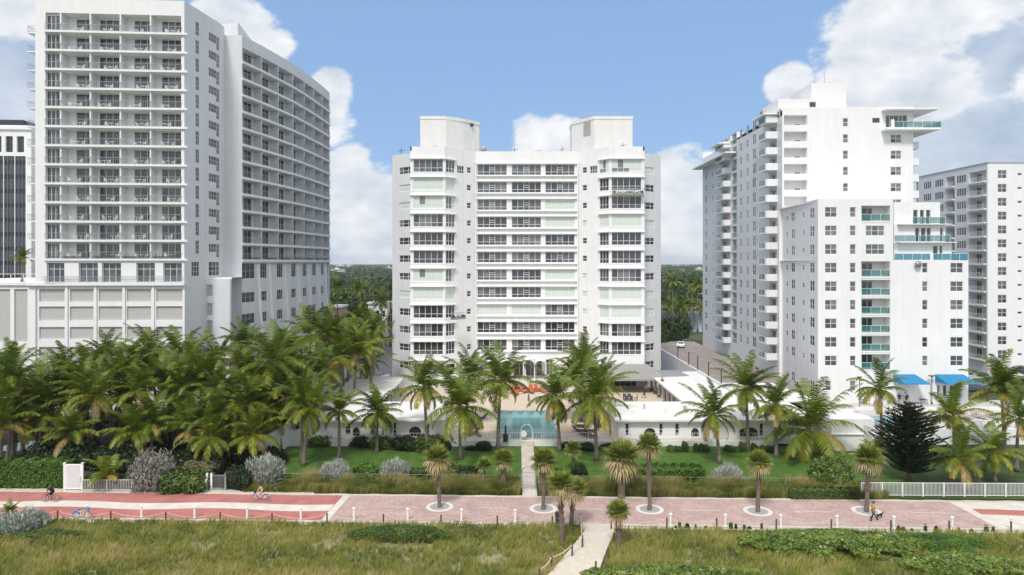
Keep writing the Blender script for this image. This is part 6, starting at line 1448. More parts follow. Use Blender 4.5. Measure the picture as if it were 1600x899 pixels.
# white houses in the near background
for i, (px, py, w, Y, lb) in enumerate(((590, 478, 6, 215, 'white house among the trees beyond the alley left of the central building'), (1068, 470, 12, 345, 'white waterfront house across the lagoon'), (1092, 462, 10, 360, 'second white waterfront house across the lagoon, nearer the right tower'), (524, 484, 3, 200, 'pale orange house beside the far corner of the left tower'))):
    x = (px - 800) / F * Y; z = H - (py - 410) / F * Y; z = max(z - 3.5, 1.5); root = thing('house', lb, 'house', (x, Y, 0)); m = MB(); m.box(x - w / 2, x + w / 2, Y, Y + 8, 0, z + 4, 0); m.build('wall', [mat('house_white', (.68, .66, .62), .8) if i < 3 else mat('house_orange', (.50, .33, .22), .8)], root)
    r = MB(); r.prism([(x - w / 2 - .4, Y - .4), (x + w / 2 + .4, Y - .4), (x + w / 2 + .4, Y + 8.4), (x - w / 2 - .4, Y + 8.4)], z + 4.003, z + 4.5); r.build('roof', [ROOFW], root)
    for k in range(3):
        for j in range(2): q = MB(); a = x - w / 2 + w * (.15 + .3 * k); q.box(a, a + w * .14, Y - .06, Y - .01, z + .2 - j * 3.2, z + 2.0 - j * 3.2) if z + .2 - j * 3.2 > 0 else None; (q.build('window', [GL1], root) if q.v else None)
for i, (px0, px1, Y) in enumerate(((520, 620, 190),)):
    pass
# ================================================================ OBJECTS
# ---- bollards, posts and ropes
def base_y(px): return 61.2
ROPE = mat('pale_rope', (.62, .55, .44), .9); WOOD = mat('weathered_wood', (.11, .075, .055), .9, noise=.3, nscale=6)
bm = MB(); bm.lathe([(.13, 0), (.13, .06), (.085, .10), (.085, .92), (.11, .95), (.15, .99), (.15, 1.05), (.05, 1.12)], 12); BOL = bm.mesh('bollard', [WHITE2])
pm = MB(); pm.lathe([(.075, 0), (.07, .98), (.05, 1.0)], 8); POST = pm.mesh('rope_post', [WOOD])
wb = [136, 221, 304, 386, 470, 553, 637, 721, 805]; wp = [90, 173, 259, 344, 425, 511, 599, 689, 777, 863]
wb2 = [1045, 1130.5, 1217, 1305, 1394, 1485, 1577, 1668]; wp2 = [1042, 1120, 1213, 1299, 1392, 1483, 1580, 1672]
def at_v(px, v): 
    k = (px - 800) / F; y = v / (1 - S * k); return Vector((k * y, y, .06))
def place(me, px, v, name, label, cat, group): o = link(name, me); o.location = at_v(px, v); tag(o, label, cat, group); return o
for x in wb: place(BOL, x, 61.75, 'bollard', 'white round capped bollard on the promenade, %s from the left' % ORD[wb.index(x)], 'bollard', 'white bollards left of the beach path')
for x in wb2: place(BOL, x + 3, 61.2, 'bollard', 'white round capped bollard on the promenade, %s right of the beach path' % ORD[wb2.index(x)], 'bollard', 'white bollards right of the beach path')
for x in wp: place(POST, x, 60.6, 'rope_post', 'dark wooden rope post along the promenade, %s from the left' % ORD[wp.index(x)], 'post', 'wooden rope posts left of the beach path').location.z = .02
for x in wp2: place(POST, x, 60.6, 'rope_post', 'dark wooden rope post along the promenade, %s right of the beach path' % ORD[wp2.index(x)], 'post', 'wooden rope posts right of the beach path').location.z = .02
def rope(pts, sag, name, label, r=.022):
    mb = MB()
    for a, b in zip(pts[:-1], pts[1:]):
        a, b = Vector(a), Vector(b); mb.tube([a.lerp(b, t) - Vector((0, 0, sag * 4 * t * (1 - t))) for t in [k / 8 for k in range(9)]], r, 5)
    o = mb.build(name, [ROPE]); tag(o, label, 'rope')
rope([at_v(x, 60.65) + Vector((0, 0, .88)) for x in [-10] + wp], .42, 'rope', 'pale rope hanging in swags between the wooden posts left of the beach path')
rope([at_v(x, 60.65) + Vector((0, 0, .88)) for x in [960] + wp2], .42, 'rope', 'pale rope hanging in swags between the wooden posts right of the beach path')
# beach path posts and rope
ppts = []
for i, (x, y, dx) in enumerate(((907, 822, 0), (910, 858, 0), (894, 872, 0), (862, 892, 0), (843, 912, 0))):
    g = G(x, y, .5 if i else .06); o = link('rope_post', POST); o.location = g; o.scale = (1, 1, 1.1); tag(o, 'dark wooden rope post left of the sandy beach path, %s from the promenade' % ORD[i], 'post', 'rope posts left side of the beach path'); ppts.append(g + Vector((0, 0, 1.0)))
rope(ppts, .15, 'rope', 'thick pale rope curving down along the left side of the sandy beach path', .035)
for i, (x, y) in enumerate(((955, 831), (959, 852), (950, 876), (931, 898))):
    g = G(x, y, .45 if i else .06); o = link('rope_post', POST); o.location = g; tag(o, 'thin dark wooden post right of the sandy beach path, %s from the promenade' % ORD[i], 'post', 'posts right side of the beach path')
# trash bin
g = G(872, 819); root = thing('litter_bin', 'dark green litter bin beside the wooden post at the beach path', 'bin', tuple(g)); m = MB(); m.lathe([(.24, .05), (.27, .85), (.29, .87), (.29, .92), (.26, .92)], 14); m.build('body', [mat('bin_green', (.02, .05, .045), .5)], root, world=False); m = MB(); m.lathe([(.3, .95), (.26, 1.05), (.1, 1.12), (.0, 1.13)], 14); m.build('lid', [DARKM], root, world=False)
# short stubs and plants along the right sand verge
for i, x in enumerate((1056, 1062, 1074, 1087, 1103, 1142, 1150, 1163, 1171, 1190, 1404, 1411, 1425, 1446, 1463, 1498, 1518, 1541, 1552)):
    p = at_v(x, 60.75); root = thing('verge_plant', 'small dark green plant in the sand strip right of the beach path', 'plant', (p.x, p.y, .04), 'small plants in the sand strip'); link('foliage', BG if i % 2 else DG, root, Matrix.Diagonal((.13 + .05 * (i % 3), .15, .25 + .13 * ((i * 7) % 4), 1)))

# ---- bicycles
def bicycle(label, loc, rz, frame_m, basket=None, tyre=(.03, .03, .03), rear=None):
    root = thing('bicycle', label, 'bicycle', loc, rz=rz); b = lambda mb, n, m, p=root: link(n, mb.mesh(n, [m] if not isinstance(m, list) else m, smooth=False), p)
    TY = mat('tyre_rubber', tyre, .8) if tyre == (.03, .03, .03) else mat('white_tyre', tyre, .8)
    for x in (-.53, .53):
        m = MB(); m.torus((x, 0, .34), .30, .022, 'y', 20, 5); 
        for k in range(8): a = k * math.pi / 8; m.tube([(x - .3 * math.cos(a), 0, .34 - .3 * math.sin(a)), (x + .3 * math.cos(a), 0, .34 + .3 * math.sin(a))], .004, 3)
        w = b(m, 'wheel', RAILM); t = MB(); t.torus((x, 0, .34), .33, .025, 'y', 22, 6); link('tyre', t.mesh('tyre', [TY]), w)
    m = MB()
    for p, q in (((-.53, .34), (-.08, .30)), ((-.08, .30), (-.2, .80)), ((-.08, .30), (.38, .72)), ((-.18, .66), (.36, .82)), ((-.53, .34), (-.19, .72)), ((.38, .72), (.34, .95))): m.tube([(p[0], 0, p[1]), (q[0], 0, q[1])], .022, 6)
    b(m, 'frame', frame_m); m = MB(); m.tube([(.37, 0, .8), (.53, .04, .34)], .018, 5); m.tube([(.37, 0, .8), (.53, -.04, .34)], .018, 5); b(m, 'fork', frame_m)
    m = MB(); m.tube([(.34, 0, .95), (.33, .1, 1.0), (.2, .28, .98)], .014, 5); m.tube([(.34, 0, .95), (.33, -.1, 1.0), (.2, -.28, .98)], .014, 5); b(m, 'handlebar', DARKM)
    m = MB(); m.ball((-.22, 0, .86), (.14, .08, .04), 8, 5); m.tube([(-.2, 0, .78), (-.22, 0, .86)], .014, 5); b(m, 'saddle', DARKM)
    m = MB(); m.torus((-.08, 0, .30), .08, .01, 'y', 12, 4); m.tube([(-.08, -.08, .30), (.05, -.1, .2)], .012, 4); m.tube([(-.08, .08, .30), (-.2, .1, .4)], .012, 4); b(m, 'crank', DARKM)
    if basket: m = MB(); m.box(.38, .62, -.16, .16, .80, 1.02); b(m, 'basket', basket)
    if rear:
        m = MB()
        for k in range(9):
            a0, a1 = R(20 + k * 15), R(35 + k * 15); x = -.53; q = lambda a, r: (x + r * math.cos(a), 0, .34 + r * math.sin(a))
            m.quad((q(a0, .24)[0], -.04, q(a0, .24)[2]), (q(a1, .24)[0], -.04, q(a1, .24)[2]), (q(a1, .40)[0], -.04, q(a1, .40)[2]), (q(a0, .40)[0], -.04, q(a0, .40)[2])); m.quad((q(a0, .40)[0], -.04, q(a0, .40)[2]), (q(a1, .40)[0], -.04, q(a1, .40)[2]), (q(a1, .40)[0], .04, q(a1, .40)[2]), (q(a0, .40)[0], .04, q(a0, .40)[2]))
        b(m, 'rear_guard', rear)
    return root
WP = mat('white_bike_paint', (.75, .76, .80), .3); BP = mat('blue_bike_paint', (.03, .25, .60), .35); PP = mat('dark_purple_paint', (.10, .05, .15), .4); BB = mat('blue_basket', (.10, .30, .62), .5)
p = G(79, 784, .06); bicycle('black bicycle ridden by the rider in black at the left', (p.x, p.y, .065), math.pi, mat('black_bike_paint', (.03, .03, .035), .3)); BK1 = p
p = G(407, 783, .06); bicycle('white bicycle with a dark basket ridden by the woman with long dark hair', (p.x, p.y, .065), math.pi, WP, DARKM, rear=WP); BK2 = p
p = G(128, 811, .06); bicycle('parked share bicycle with blue basket and blue rear guard beside a white bollard', (p.x, p.y, .065), 0.0, WP, BB, rear=BP)

# ---- people
SKIN = mat('skin_tan', (.40, .22, .14), .55); SKIN2 = mat('skin_light', (.52, .33, .24), .55); HAIR = mat('dark_hair', (.012, .009, .008), .5)
def person(label, loc, rz, J, skin, clothes, hair=None, group=None, scale=1.0):
    """J: joints in local metres, x forward, y left, z up. One skinned body; clothes and hair are children."""
    root = thing('person', label, 'person', loc, group, rz=rz, scale=scale)
    names = ['pelvis', 'chest', 'neck', 'head', 'top', 'shL', 'elL', 'haL', 'fiL', 'shR', 'elR', 'haR', 'fiR', 'hpL', 'knL', 'anL', 'toL', 'hpR', 'knR', 'anR', 'toR']
    rad = dict(pelvis=.13, chest=.135, neck=.052, head=.088, top=.06, shL=.055, elL=.042, haL=.03, fiL=.022, hpL=.085, knL=.058, anL=.042, toL=.033)
    E = [('pelvis', 'chest'), ('chest', 'neck'), ('neck', 'head'), ('head', 'top')]
    for s in 'LR': E += [('chest', 'sh' + s), ('sh' + s, 'el' + s), ('el' + s, 'ha' + s), ('ha' + s, 'fi' + s), ('pelvis', 'hp' + s), ('hp' + s, 'kn' + s), ('kn' + s, 'an' + s), ('an' + s, 'to' + s)]
    for s in 'LR':
        h = Vector(J['ha' + s]); e = Vector(J['el' + s]); J['fi' + s] = tuple(h + (h - e).normalized() * .13)
    J['top'] = tuple(Vector(J['head']) + Vector((0, 0, .09)))
    vs = [J[n] for n in names]; es = [(names.index(a), names.index(b)) for a, b in E]
    # five fingers and a thumb direction: short chains from the palm
    me = bpy.data.meshes.new('body'); me.from_pydata(vs, es, []); me.materials.append(skin); o = link('body', me, root)
    md = o.modifiers.new('skin', 'SKIN'); md.use_smooth_shade = True; sv = me.skin_vertices[0].data
    for i, n in enumerate(names):
        k = n if n in rad else n[:2] + 'L'; r = rad[k]; sv[i].radius = (r, r); sv[i].use_root = (n == 'pelvis')
    o.modifiers.new('sub', 'SUBSURF').levels = 1; o.modifiers['sub'].render_levels = 2
    def limb(mb, chain, f, m=0, n=8): mb.tube([J[c] for c in chain], [rad[c if c in rad else c[:2] + 'L'] * f for c in chain], n, m)
    for nm, parts, m in clothes:
        mb = MB()
        for ch, f in parts: limb(mb, ch, f)
        link(nm, mb.mesh(nm, [m], smooth=True), root)
    hd = Vector(J['head'])
    e = MB()
    for y in (-.035, .035): e.ball((hd.x + .085, hd.y + y, hd.z + .01), .012, 6, 4)
    link('eyes', e.mesh('eyes', [HAIR]), root)
    n_ = MB(); n_.ball((hd.x + .098, hd.y, hd.z - .02), (.018, .014, .024), 6, 4); link('nose', n_.mesh('nose', [skin]), root)
    if hair:
        h = MB(); h.ball((hd.x - .015, hd.y, hd.z + .035), (.105, .098, .10), 10, 7)
        if hair == 'long': h.tube([(hd.x - .07, 0, hd.z + .03), (hd.x - .13, 0, hd.z - .15), (hd.x - .15, 0, hd.z - .38)], [.08, .075, .03], 8)
        link('hair', h.mesh('hair', [HAIR], smooth=True), root)
    return root
BLACKC = mat('black_cloth', (.012, .012, .014), .85); ORANGEC = mat('orange_cloth', (.50, .25, .07), .85)
def walk(): return dict(pelvis=(0, 0, .95), chest=(.02, 0, 1.30), neck=(.03, 0, 1.50), head=(.06, 0, 1.63), shL=(.02, .19, 1.42), elL=(.14, .24, 1.16), haL=(.32, .22, 1.02), shR=(.02, -.19, 1.42), elR=(-.14, -.24, 1.15), haR=(-.08, -.24, .88),
    hpL=(0, .10, .90), knL=(.20, .10, .52), anL=(.42, .10, .12), toL=(.56, .10, .09), hpR=(0, -.10, .90), knR=(-.10, -.10, .48), anR=(-.30, -.10, .10), toR=(-.18, -.10, .045))
def ride(): return dict(pelvis=(-.22, 0, .98), chest=(-.02, 0, 1.30), neck=(.06, 0, 1.46), head=(.13, 0, 1.58), shL=(.02, .18, 1.38), elL=(.14, .26, 1.16), haL=(.22, .27, 1.01), shR=(.02, -.18, 1.38), elR=(.14, -.26, 1.16), haR=(.22, -.27, 1.01),
    hpL=(-.20, .10, .93), knL=(.14, .12, .78), anL=(-.14, .12, .46), toL=(-.02, .12, .42), hpR=(-.20, -.10, .93), knR=(.10, -.12, .60), anR=(0, -.12, .28), toR=(.12, -.12, .24))
TROUS = lambda f=1.22: [(('pelvis', 'hpL', 'knL', 'anL'), f), (('pelvis', 'hpR', 'knR', 'anR'), f)]
SHIRT = lambda f=1.2: [(('pelvis', 'chest', 'neck'), f), (('shL', 'elL'), 1.35), (('shR', 'elR'), 1.35), (('shL', 'chest', 'shR'), 1.3)]
person('rider in black clothing and black cap on the black bicycle', (BK1.x, BK1.y, .065), math.pi, ride(), SKIN, [('shirt', SHIRT(1.3), BLACKC), ('shorts', [(('pelvis', 'hpL', 'knL'), 1.25), (('pelvis', 'hpR', 'knR'), 1.25)], BLACKC)], hair='short')
person('woman with long dark hair and bare tanned arms and legs riding the white bicycle', (BK2.x, BK2.y, .065), math.pi, ride(), SKIN2, [('top', [(('chest', 'neck'), .95)], mat('tan_swimsuit', (.35, .20, .10), .7)), ('swim_bottom', [(('pelvis', 'hpL'), 1.1), (('pelvis', 'hpR'), 1.1)], BLACKC)], hair='long')
p = G(1364, 814, .06)
W1 = person('person in an orange top and black trousers walking a small black dog', (p.x, p.y, .065), 0.0, walk(), SKIN2, [('top', SHIRT(1.22), ORANGEC), ('trousers', TROUS(), BLACKC), ('shoes', [(('anL', 'toL'), 1.5), (('anR', 'toR'), 1.5)], BLACKC)], hair='short')
q = G(1007, 623, DZ)
person('dark skinned person in dark shorts walking across the pool deck', (q.x, q.y, DZ), 2.9, walk(), mat('skin_dark', (.09, .05, .035), .6), [('shorts', [(('pelvis', 'hpL', 'knL'), 1.2), (('pelvis', 'hpR', 'knR'), 1.2)], mat('dark_red_cloth', (.05, .02, .025), .8)), ('shirt', SHIRT(), mat('maroon_cloth', (.07, .03, .035), .8))], hair='short')
def stand(): 
    j = walk(); j.update(knL=(.02, .1, .5), anL=(0, .1, .09), toL=(.13, .1, .045), knR=(.02, -.1, .5), anR=(0, -.1, .09), toR=(.13, -.1, .045), hpL=(0, .1, .9), hpR=(0, -.1, .9)); return j
for i, (px, py, rz, c, lb) in enumerate(((1405, 632, 1.2, BLACKC, 'person in black standing on the right terrace beside one in white, left of the two'), (1415, 631, 2.2, WHITE2, 'person in a white shirt standing on the right terrace'), (1417, 633, -1.5, BLACKC, 'person in black standing on the right terrace, right of the white shirt'))):
    q = G(px, py, 1.92); person(lb, (q.x, q.y, 1.92), rz, stand(), SKIN, [('shirt', SHIRT(), c), ('trousers', TROUS(), BLACKC)], hair='short')
g = G(541 + 0, 0 + 690) if False else None
# dog
def dog(label, loc, rz):
    root = thing('dog', label, 'dog', loc, rz=rz, scale=.9); me = bpy.data.meshes.new('body')
    V = [(-.22, 0, .34), (0, 0, .33), (.2, 0, .35), (.30, 0, .46), (.38, 0, .50), (.50, 0, .47), (-.32, 0, .40), (-.40, 0, .52)]; Rr = [.10, .10, .115, .07, .075, .035, .03, .02]; E = [(0, 1), (1, 2), (2, 3), (3, 4), (4, 5), (0, 6), (6, 7)]
    for s in (-1, 1):
        i = len(V); V += [(.2, .08 * s, .27), (.22 + .05 * s, .08 * s, .14), (.22 + .07 * s, .08 * s, .02)]; Rr += [.05, .032, .028]; E += [(2, i), (i, i + 1), (i + 1, i + 2)]
        i = len(V); V += [(-.22, .08 * s, .26), (-.17 + .04 * s, .08 * s, .18), (-.28 - .04 * s, .08 * s, .11), (-.26, .08 * s, .02)]; Rr += [.065, .04, .026, .026]; E += [(0, i), (i, i + 1), (i + 1, i + 2), (i + 2, i + 3)]
    me.from_pydata(V, E, []); me.materials.append(BLACKC); o = link('body', me, root); o.modifiers.new('s', 'SKIN').use_smooth_shade = True
    for i, r in enumerate(Rr): me.skin_vertices[0].data[i].radius = (r, r); me.skin_vertices[0].data[i].use_root = (i == 0)
    o.modifiers.new('b', 'SUBSURF').render_levels = 2
    m = MB()
    for s in (-1, 1): m.tube([(.37, .05 * s, .55), (.36, .075 * s, .62)], [.035, .01], 5)
    link('ears', m.mesh('ears', [BLACKC]), root)
dp = G(1374, 810, .06); dog('small black dog on a lead walking ahead of the person in orange', (dp.x, dp.y, .065), 0.2)
rope([Vector((p.x + .36, p.y + .2, 1.08)), Vector((dp.x + .25, dp.y, .5))], .05, 'dog_lead', 'thin dark lead between the person in orange and the black dog', .008)

# ---- loungers, tables, umbrellas on the deck
def lounger_mesh(m, frame):
    a = MB(); a.box(-.33, .33, -1.0, .35, .28, .36); parts = {'seat': a}
    b = MB(); b.box(-.33, .33, 0, .75, 0, .08, 0, Matrix.Translation((0, .36, .29)) @ Matrix.Rotation(R(42), 4, 'X')); parts['backrest'] = b
    c = MB()
    for x in (-.3, .27):
        for y in (-.9, .25): c.box(x, x + .04, y, y + .04, 0, .28)
    c.box(-.34, -.30, -1.0, .9, .22, .28); c.box(.30, .34, -1.0, .9, .22, .28); parts['frame'] = c
    return {k: v.mesh(k, [m if k != 'frame' else frame]) for k, v in parts.items()}
LD = lounger_mesh(mat('dark_brown_sling', (.045, .035, .035), .7), DARKM); LO = lounger_mesh(mat('orange_cushion', (.45, .10, .035), .8), DARKM); LW = lounger_mesh(mat('beige_sling', (.38, .33, .27), .8), WHITE2)
def lounger(kit, label, px, py, rz, group, z=DZ, s=1.0):
    g = G(px, py, z); root = thing('sun_lounger', label, 'sun lounger', tuple(g), group, rz=rz, scale=s)
    for k, me in kit.items(): link(k, me, root)
for i, (x, y, rz) in enumerate(((1024, 611, -1.5), (1030, 616, -1.6), (1036, 621, -1.5), (1046, 630, -1.45))): lounger(LD, 'dark sun lounger near the right pool wing, ' + ['farthest of the four', 'second farthest of the four', 'second nearest of the four', 'nearest of the four with raised back'][i], x, y, rz, 'dark loungers by the right pool wing')
for i in range(13):
    x = 800 + (i % 6) * 10 + (i // 6) * 3; y = 608 + (i // 6) * 5 ; lounger(LO, 'orange cushioned sun lounger in the rows before the scalloped canopy', x + rs_.uniform(-3, 3), y + rs_.uniform(-1, 2), rs_.uniform(-1.5, 1.5), 'orange loungers before the canopy')
for i, (x, y) in enumerate(((772, 614), (778, 616), (783, 618))): lounger(LO, 'orange lounger half hidden behind the palm crown left of the pool', x, y, .3, 'orange loungers left of the pool')
for i, (x, y, rz) in enumerate(((735, 672, -1.2), (742, 664, -1.2), (738, 680, -1.3), (728, 676, -.9), (752, 656, -1.2), (730, 660, -1.2))): lounger(LD, 'dark sun lounger stacked close to others on the deck left of the pool', x, y, rz, 'dark loungers left of the pool')
for i, (x, y, rz) in enumerate(((695, 650, -1), (700, 660, -1), (705, 668, -1.1), (690, 664, -1))): lounger(LW, 'beige sun lounger in the row near the left pool wing', x, y, rz, 'beige loungers near the left pool wing')
for i, (x, y, rz) in enumerate(((905, 676, 1.4), (912, 681, 1.5), (920, 676, 1.5), (903, 668, 1.4), (910, 660, 1.5), (914, 652, 1.4), (908, 645, 1.4), (922, 684, 1.4))): lounger(LD, 'dark sun lounger in the stack of loungers right of the pool', x, y, rz, 'stacked dark loungers right of the pool')
for i in range(12): lounger(LW, 'beige sun lounger on the right terrace, %s of its row from the left' % ORD[i], 1436 + i * 11, 652 + (i % 2) * 2, rs_.uniform(-.2, .2), 'beige loungers on the right terrace', z=1.93)
ST = mat('dark_table', (.06, .055, .06), .6)
tb = MB(); tb.box(-.75, .75, -.45, .45, .70, .75); [tb.box(x, x + .06, y, y + .06, 0, .7) for x in (-.7, .64) for y in (-.4, .34)]; TM = tb.mesh('table', [ST])
cb = MB(); cb.box(-.24, .24, -.24, .24, .40, .46); cb.box(-.24, .24, .20, .26, .46, .92); [cb.box(x, x + .04, y, y + .04, 0, .4) for x in (-.22, .18) for y in (-.22, .18)]; CM = cb.mesh('deck_chair', [ST])
g = G(981, 626, DZ); o = link('dining_table', TM); o.location = g; tag(o, 'dark rectangular table on the deck left of the walking person', 'table')
for i, (dx, dy, rz) in enumerate(((1.3, 0, -1.57), (-.4, -.8, 3.14), (.4, -.8, 3.14), (-.4, .8, 0), (.4, .8, 0))): o = link('deck_chair', CM); o.location = g + Vector((dx, dy, 0)); o.rotation_euler.z = rz; tag(o, 'dark chair drawn up to the dark table on the pool deck', 'chair', 'chairs at the dark deck table')
g = G(996, 603, DZ)
for i in range(5): o = link('deck_chair', CM); o.location = g + Vector((-1.6 + i * .75, .3 * (i % 2), 0)); o.rotation_euler.z = i; tag(o, 'dark chair huddled with others under the grey awning', 'chair', 'dark chairs under the grey awning')
o = link('dining_table', TM); o.location = g + Vector((0, -.3, 0)); tag(o, 'dark table among the chairs under the grey awning', 'table')
# wooden shelf rack under the awning
g = G(1012, 602, DZ); m = MB(); [m.box(g.x - .6, g.x + .6, g.y, g.y + .35, DZ + k * .55 + .05, DZ + k * .55 + .1) for k in range(5)]; [m.box(g.x + x, g.x + x + .06, g.y - .003, g.y + .353, DZ, DZ + 2.4) for x in (-.63, .57)]; o = m.build('shelf_rack', [mat('pale_wood', (.45, .36, .24), .8)]); tag(o, 'pale wooden rack with empty shelves under the right end of the grey awning', 'shelf')
# folded umbrellas
def folded_umbrella(label, p, h, m, group=None, base=True, pm=WHITE2):
    root = thing('folded_umbrella', label, 'umbrella', tuple(p), group); c = MB(); c.lathe([(.05, h * .35), (.19, h * .40), (.17, h * .6), (.08, h * .9), (.02, h)], 9); link('canopy', c.mesh('canopy', [m]), root); q = MB(); q.lathe([(.3, 0), (.3, .06), (.03, .09), (.025, h * .4)], 10); link('pole', q.mesh('pole', [pm]), root)
NAVY = mat('navy_canvas', (.01, .035, .25), .8)
for x, y, lb in ((1391, 629, 'leftmost, behind the palm crown'), (1420, 626, 'below the left blue awning'), (1446, 627, 'between the two blue awnings'), (1463, 628, 'beside the glass doors')): folded_umbrella('closed navy blue umbrella on the right terrace, ' + lb, G(x, y, 1.9), 2.3, NAVY)
folded_umbrella('closed dark brown umbrella standing on the deck left of the pool', G(750, 682, DZ), 2.6, mat('brown_canvas', (.07, .045, .035), .9), pm=DARKM)
folded_umbrella('closed dark umbrella among the loungers left of the pool', G(743, 668, DZ), 2.6, mat('brown_canvas', (.07, .045, .035), .9), pm=DARKM)
folded_umbrella('closed dark umbrella behind the loungers right of the pool', G(915, 660, DZ), 2.8, mat('brown_canvas', (.07, .045, .035), .9), pm=DARKM)
folded_umbrella('closed dark grey umbrella between the pool and the orange loungers', G(826, 634, DZ), 2.0, mat('grey_brown_canvas', (.16, .13, .13), .9), pm=DARKM)
for i, (x, y) in enumerate(((791, 688), (795, 692))):
    g = G(789, 696, DZ)
g = G(790, 690, DZ); root = thing('shower_post', 'dark slim outdoor shower at the left front corner of the pool', 'shower', tuple(g)); m = MB(); m.lathe([(.3, 0), (.32, .9), (.12, .95), (.1, 1.7), (.15, 1.9), (.02, 1.95)], 10); link('column', m.mesh('column', [DARKM]), root)
# planter with a yellow green plant near the shade sail
g = G(1035, 622, DZ); root = thing('potted_plant', 'tall pale green columnar plant beside the dark loungers', 'plant', tuple(g)); link('foliage', leaf_mesh('foliage', BRIGHT, 63, 1600, .12, .4, .4, 4.2, ratio=.4, lobes=10, rs=(.4, 1)), root); m = MB(); m.lathe([(.25, 0), (.32, .5), (.28, .5)], 10); link('pot', m.mesh('pot', [CREAM]), root)
for i, (x, y) in enumerate(((1062, 630), (1068, 632), (1075, 633))): g = G(x, y, DZ); root = thing('planter_shrub', 'small green shrub at the foot of the right pool wing beside the deck', 'shrub', tuple(g), 'shrubs at the right deck wing'); link('foliage', RG, root, Matrix.Diagonal((.7, .6, 1.0, 1)))
g = G(1345, 600, 1.9)
# cafe tables on the right terrace
for i, (x, y) in enumerate(((1352, 632), (1372, 636), (1432, 637), (1442, 631))):
    o = link('dining_table', TM); o.location = G(x, y, 1.9); o.scale = (.7, .9, .95); tag(o, 'small dark table on the right terrace, ' + ['nearest the tall lamp', 'behind the small pool', 'in front of the left blue awning', 'between the two blue awnings'][i], 'table')
# ---- street lamps
def lamp(label, px, pyt, pyb, z, arm=.5):
    g = G(px, pyb, z); h = P3(px, pyt, g.y).z - z; root = thing('street_lamp', label, 'street lamp', tuple(g)); m = MB(); m.lathe([(.14, 0), (.12, .3), (.06, .35), (.05, h)], 10); link('pole', m.mesh('pole', [DARKM]), root); q = MB(); q.box(-arm, arm, -.16, .16, h, h + .12); q.box(-.1, .1, -.1, .1, h - .2, h); link('lamp_head', q.mesh('lamp_head', [DARKM]), root)
lamp('tall black lamp beside the left corner of the front wing', 1316, 584, 628, 1.9); lamp('tall black lamp between the two blue awnings', 1456, 588, 632, 1.9); lamp('short black lamp post left of the tall one by the front wing', 1303, 606, 624, 1.9, .15); lamp('thin dark lamp by the parked cars at the far right', 1554, 570, 600, 2.0); lamp('thin black lamp rising behind the palm with the orange heart', 1343, 590, 640, 1.9, .3)
# ---- cars
def car(label, loc, rz, color, group=None, suv=0.0):
    root = thing('parked_car', label, 'car', loc, group, rz=rz); cm_ = mat('car_paint_' + label.split()[0], color, .3, metal=.2, coat=.6); L = 4.6; W = .9; h = 1.45 + suv
    prof = [(-2.3, .35), (-2.32, .8), (-2.2, .98), (-1.55, 1.02 + suv * .3), (-1.0, h - .08), (-.6, h), (.55, h), (1.0, h - .1) if not suv else (1.5, h - .05), (1.75, 1.05 + suv * .2), (2.25, .92 + suv * .2), (2.32, .6), (2.28, .35)]
    if suv: prof[7] = (1.9, h - .1); prof[8] = (2.2, 1.1)
    m = MB(); n = len(prof); inset = lambda z: W - (.22 * max(0, (z - .95)) / .5) - (.05 if z < .5 else 0)
    for k in range(n): a, b = prof[k], prof[(k + 1) % n]; m.quad((a[0], -inset(a[1]), a[1]), (b[0], -inset(b[1]), b[1]), (b[0], inset(b[1]), b[1]), (a[0], inset(a[1]), a[1]))
    m.poly([(p[0], -inset(p[1]), p[1]) for p in prof]); m.poly([(p[0], inset(p[1]), p[1]) for p in reversed(prof)]); link('body', m.mesh('body', [cm_]), root)
    g = MB()
    for s in (-1, 1):
        y = lambda z: s * (inset(z) + .012); g.poly([(-1.35, y(1.02), 1.02), (-.95, y(h - .14), h - .14), (.75 + suv, y(h - .14), h - .14), (1.35 + suv * .8, y(1.06), 1.06)])
    a, b = prof[3], prof[4]; g.quad((a[0] + .02, -.66, a[1] + .06), (a[0] + .02, .66, a[1] + .06), (b[0] - .04, .6, b[1] - .02), (b[0] - .04, -.6, b[1] - .02)); a, b = prof[8], prof[7]; g.quad((a[0] + .02, -.66, a[1] + .04), (b[0] + .03, -.6, b[1] - .02), (b[0] + .03, .6, b[1] - .02), (a[0] + .02, .66, a[1] + .04)); link('windows', g.mesh('windows', [GL1]), root)
    for x in (-1.42, 1.42):
        for y in (-.84, .84): w = MB(); w.torus((x, y, .33), .23, .1, 'y', 16, 6); wo = link('wheel', w.mesh('wheel', [mat('tyre_rubber', (.03, .03, .03), .8)]), root); r_ = MB(); r_.tube([(x, y - .07, .33), (x, y + .07, .33)], .2, 12); link('rim', r_.mesh('rim', [RAILM]), wo)
    for y in (-.6, .6): l = MB(); l.box(-2.345, -2.30, y - .18, y + .18, .68, .84); link('headlight', l.mesh('headlight', [GL3]), root); l = MB(); l.box(2.29, 2.335, y - .18, y + .18, .70, .88); link('tail_light', l.mesh('tail_light', [mat('red_lens', (.3, .01, .01), .3)]), root)
SILC = (.45, .47, .50); WHC = (.72, .73, .74); DKC = (.03, .035, .05)
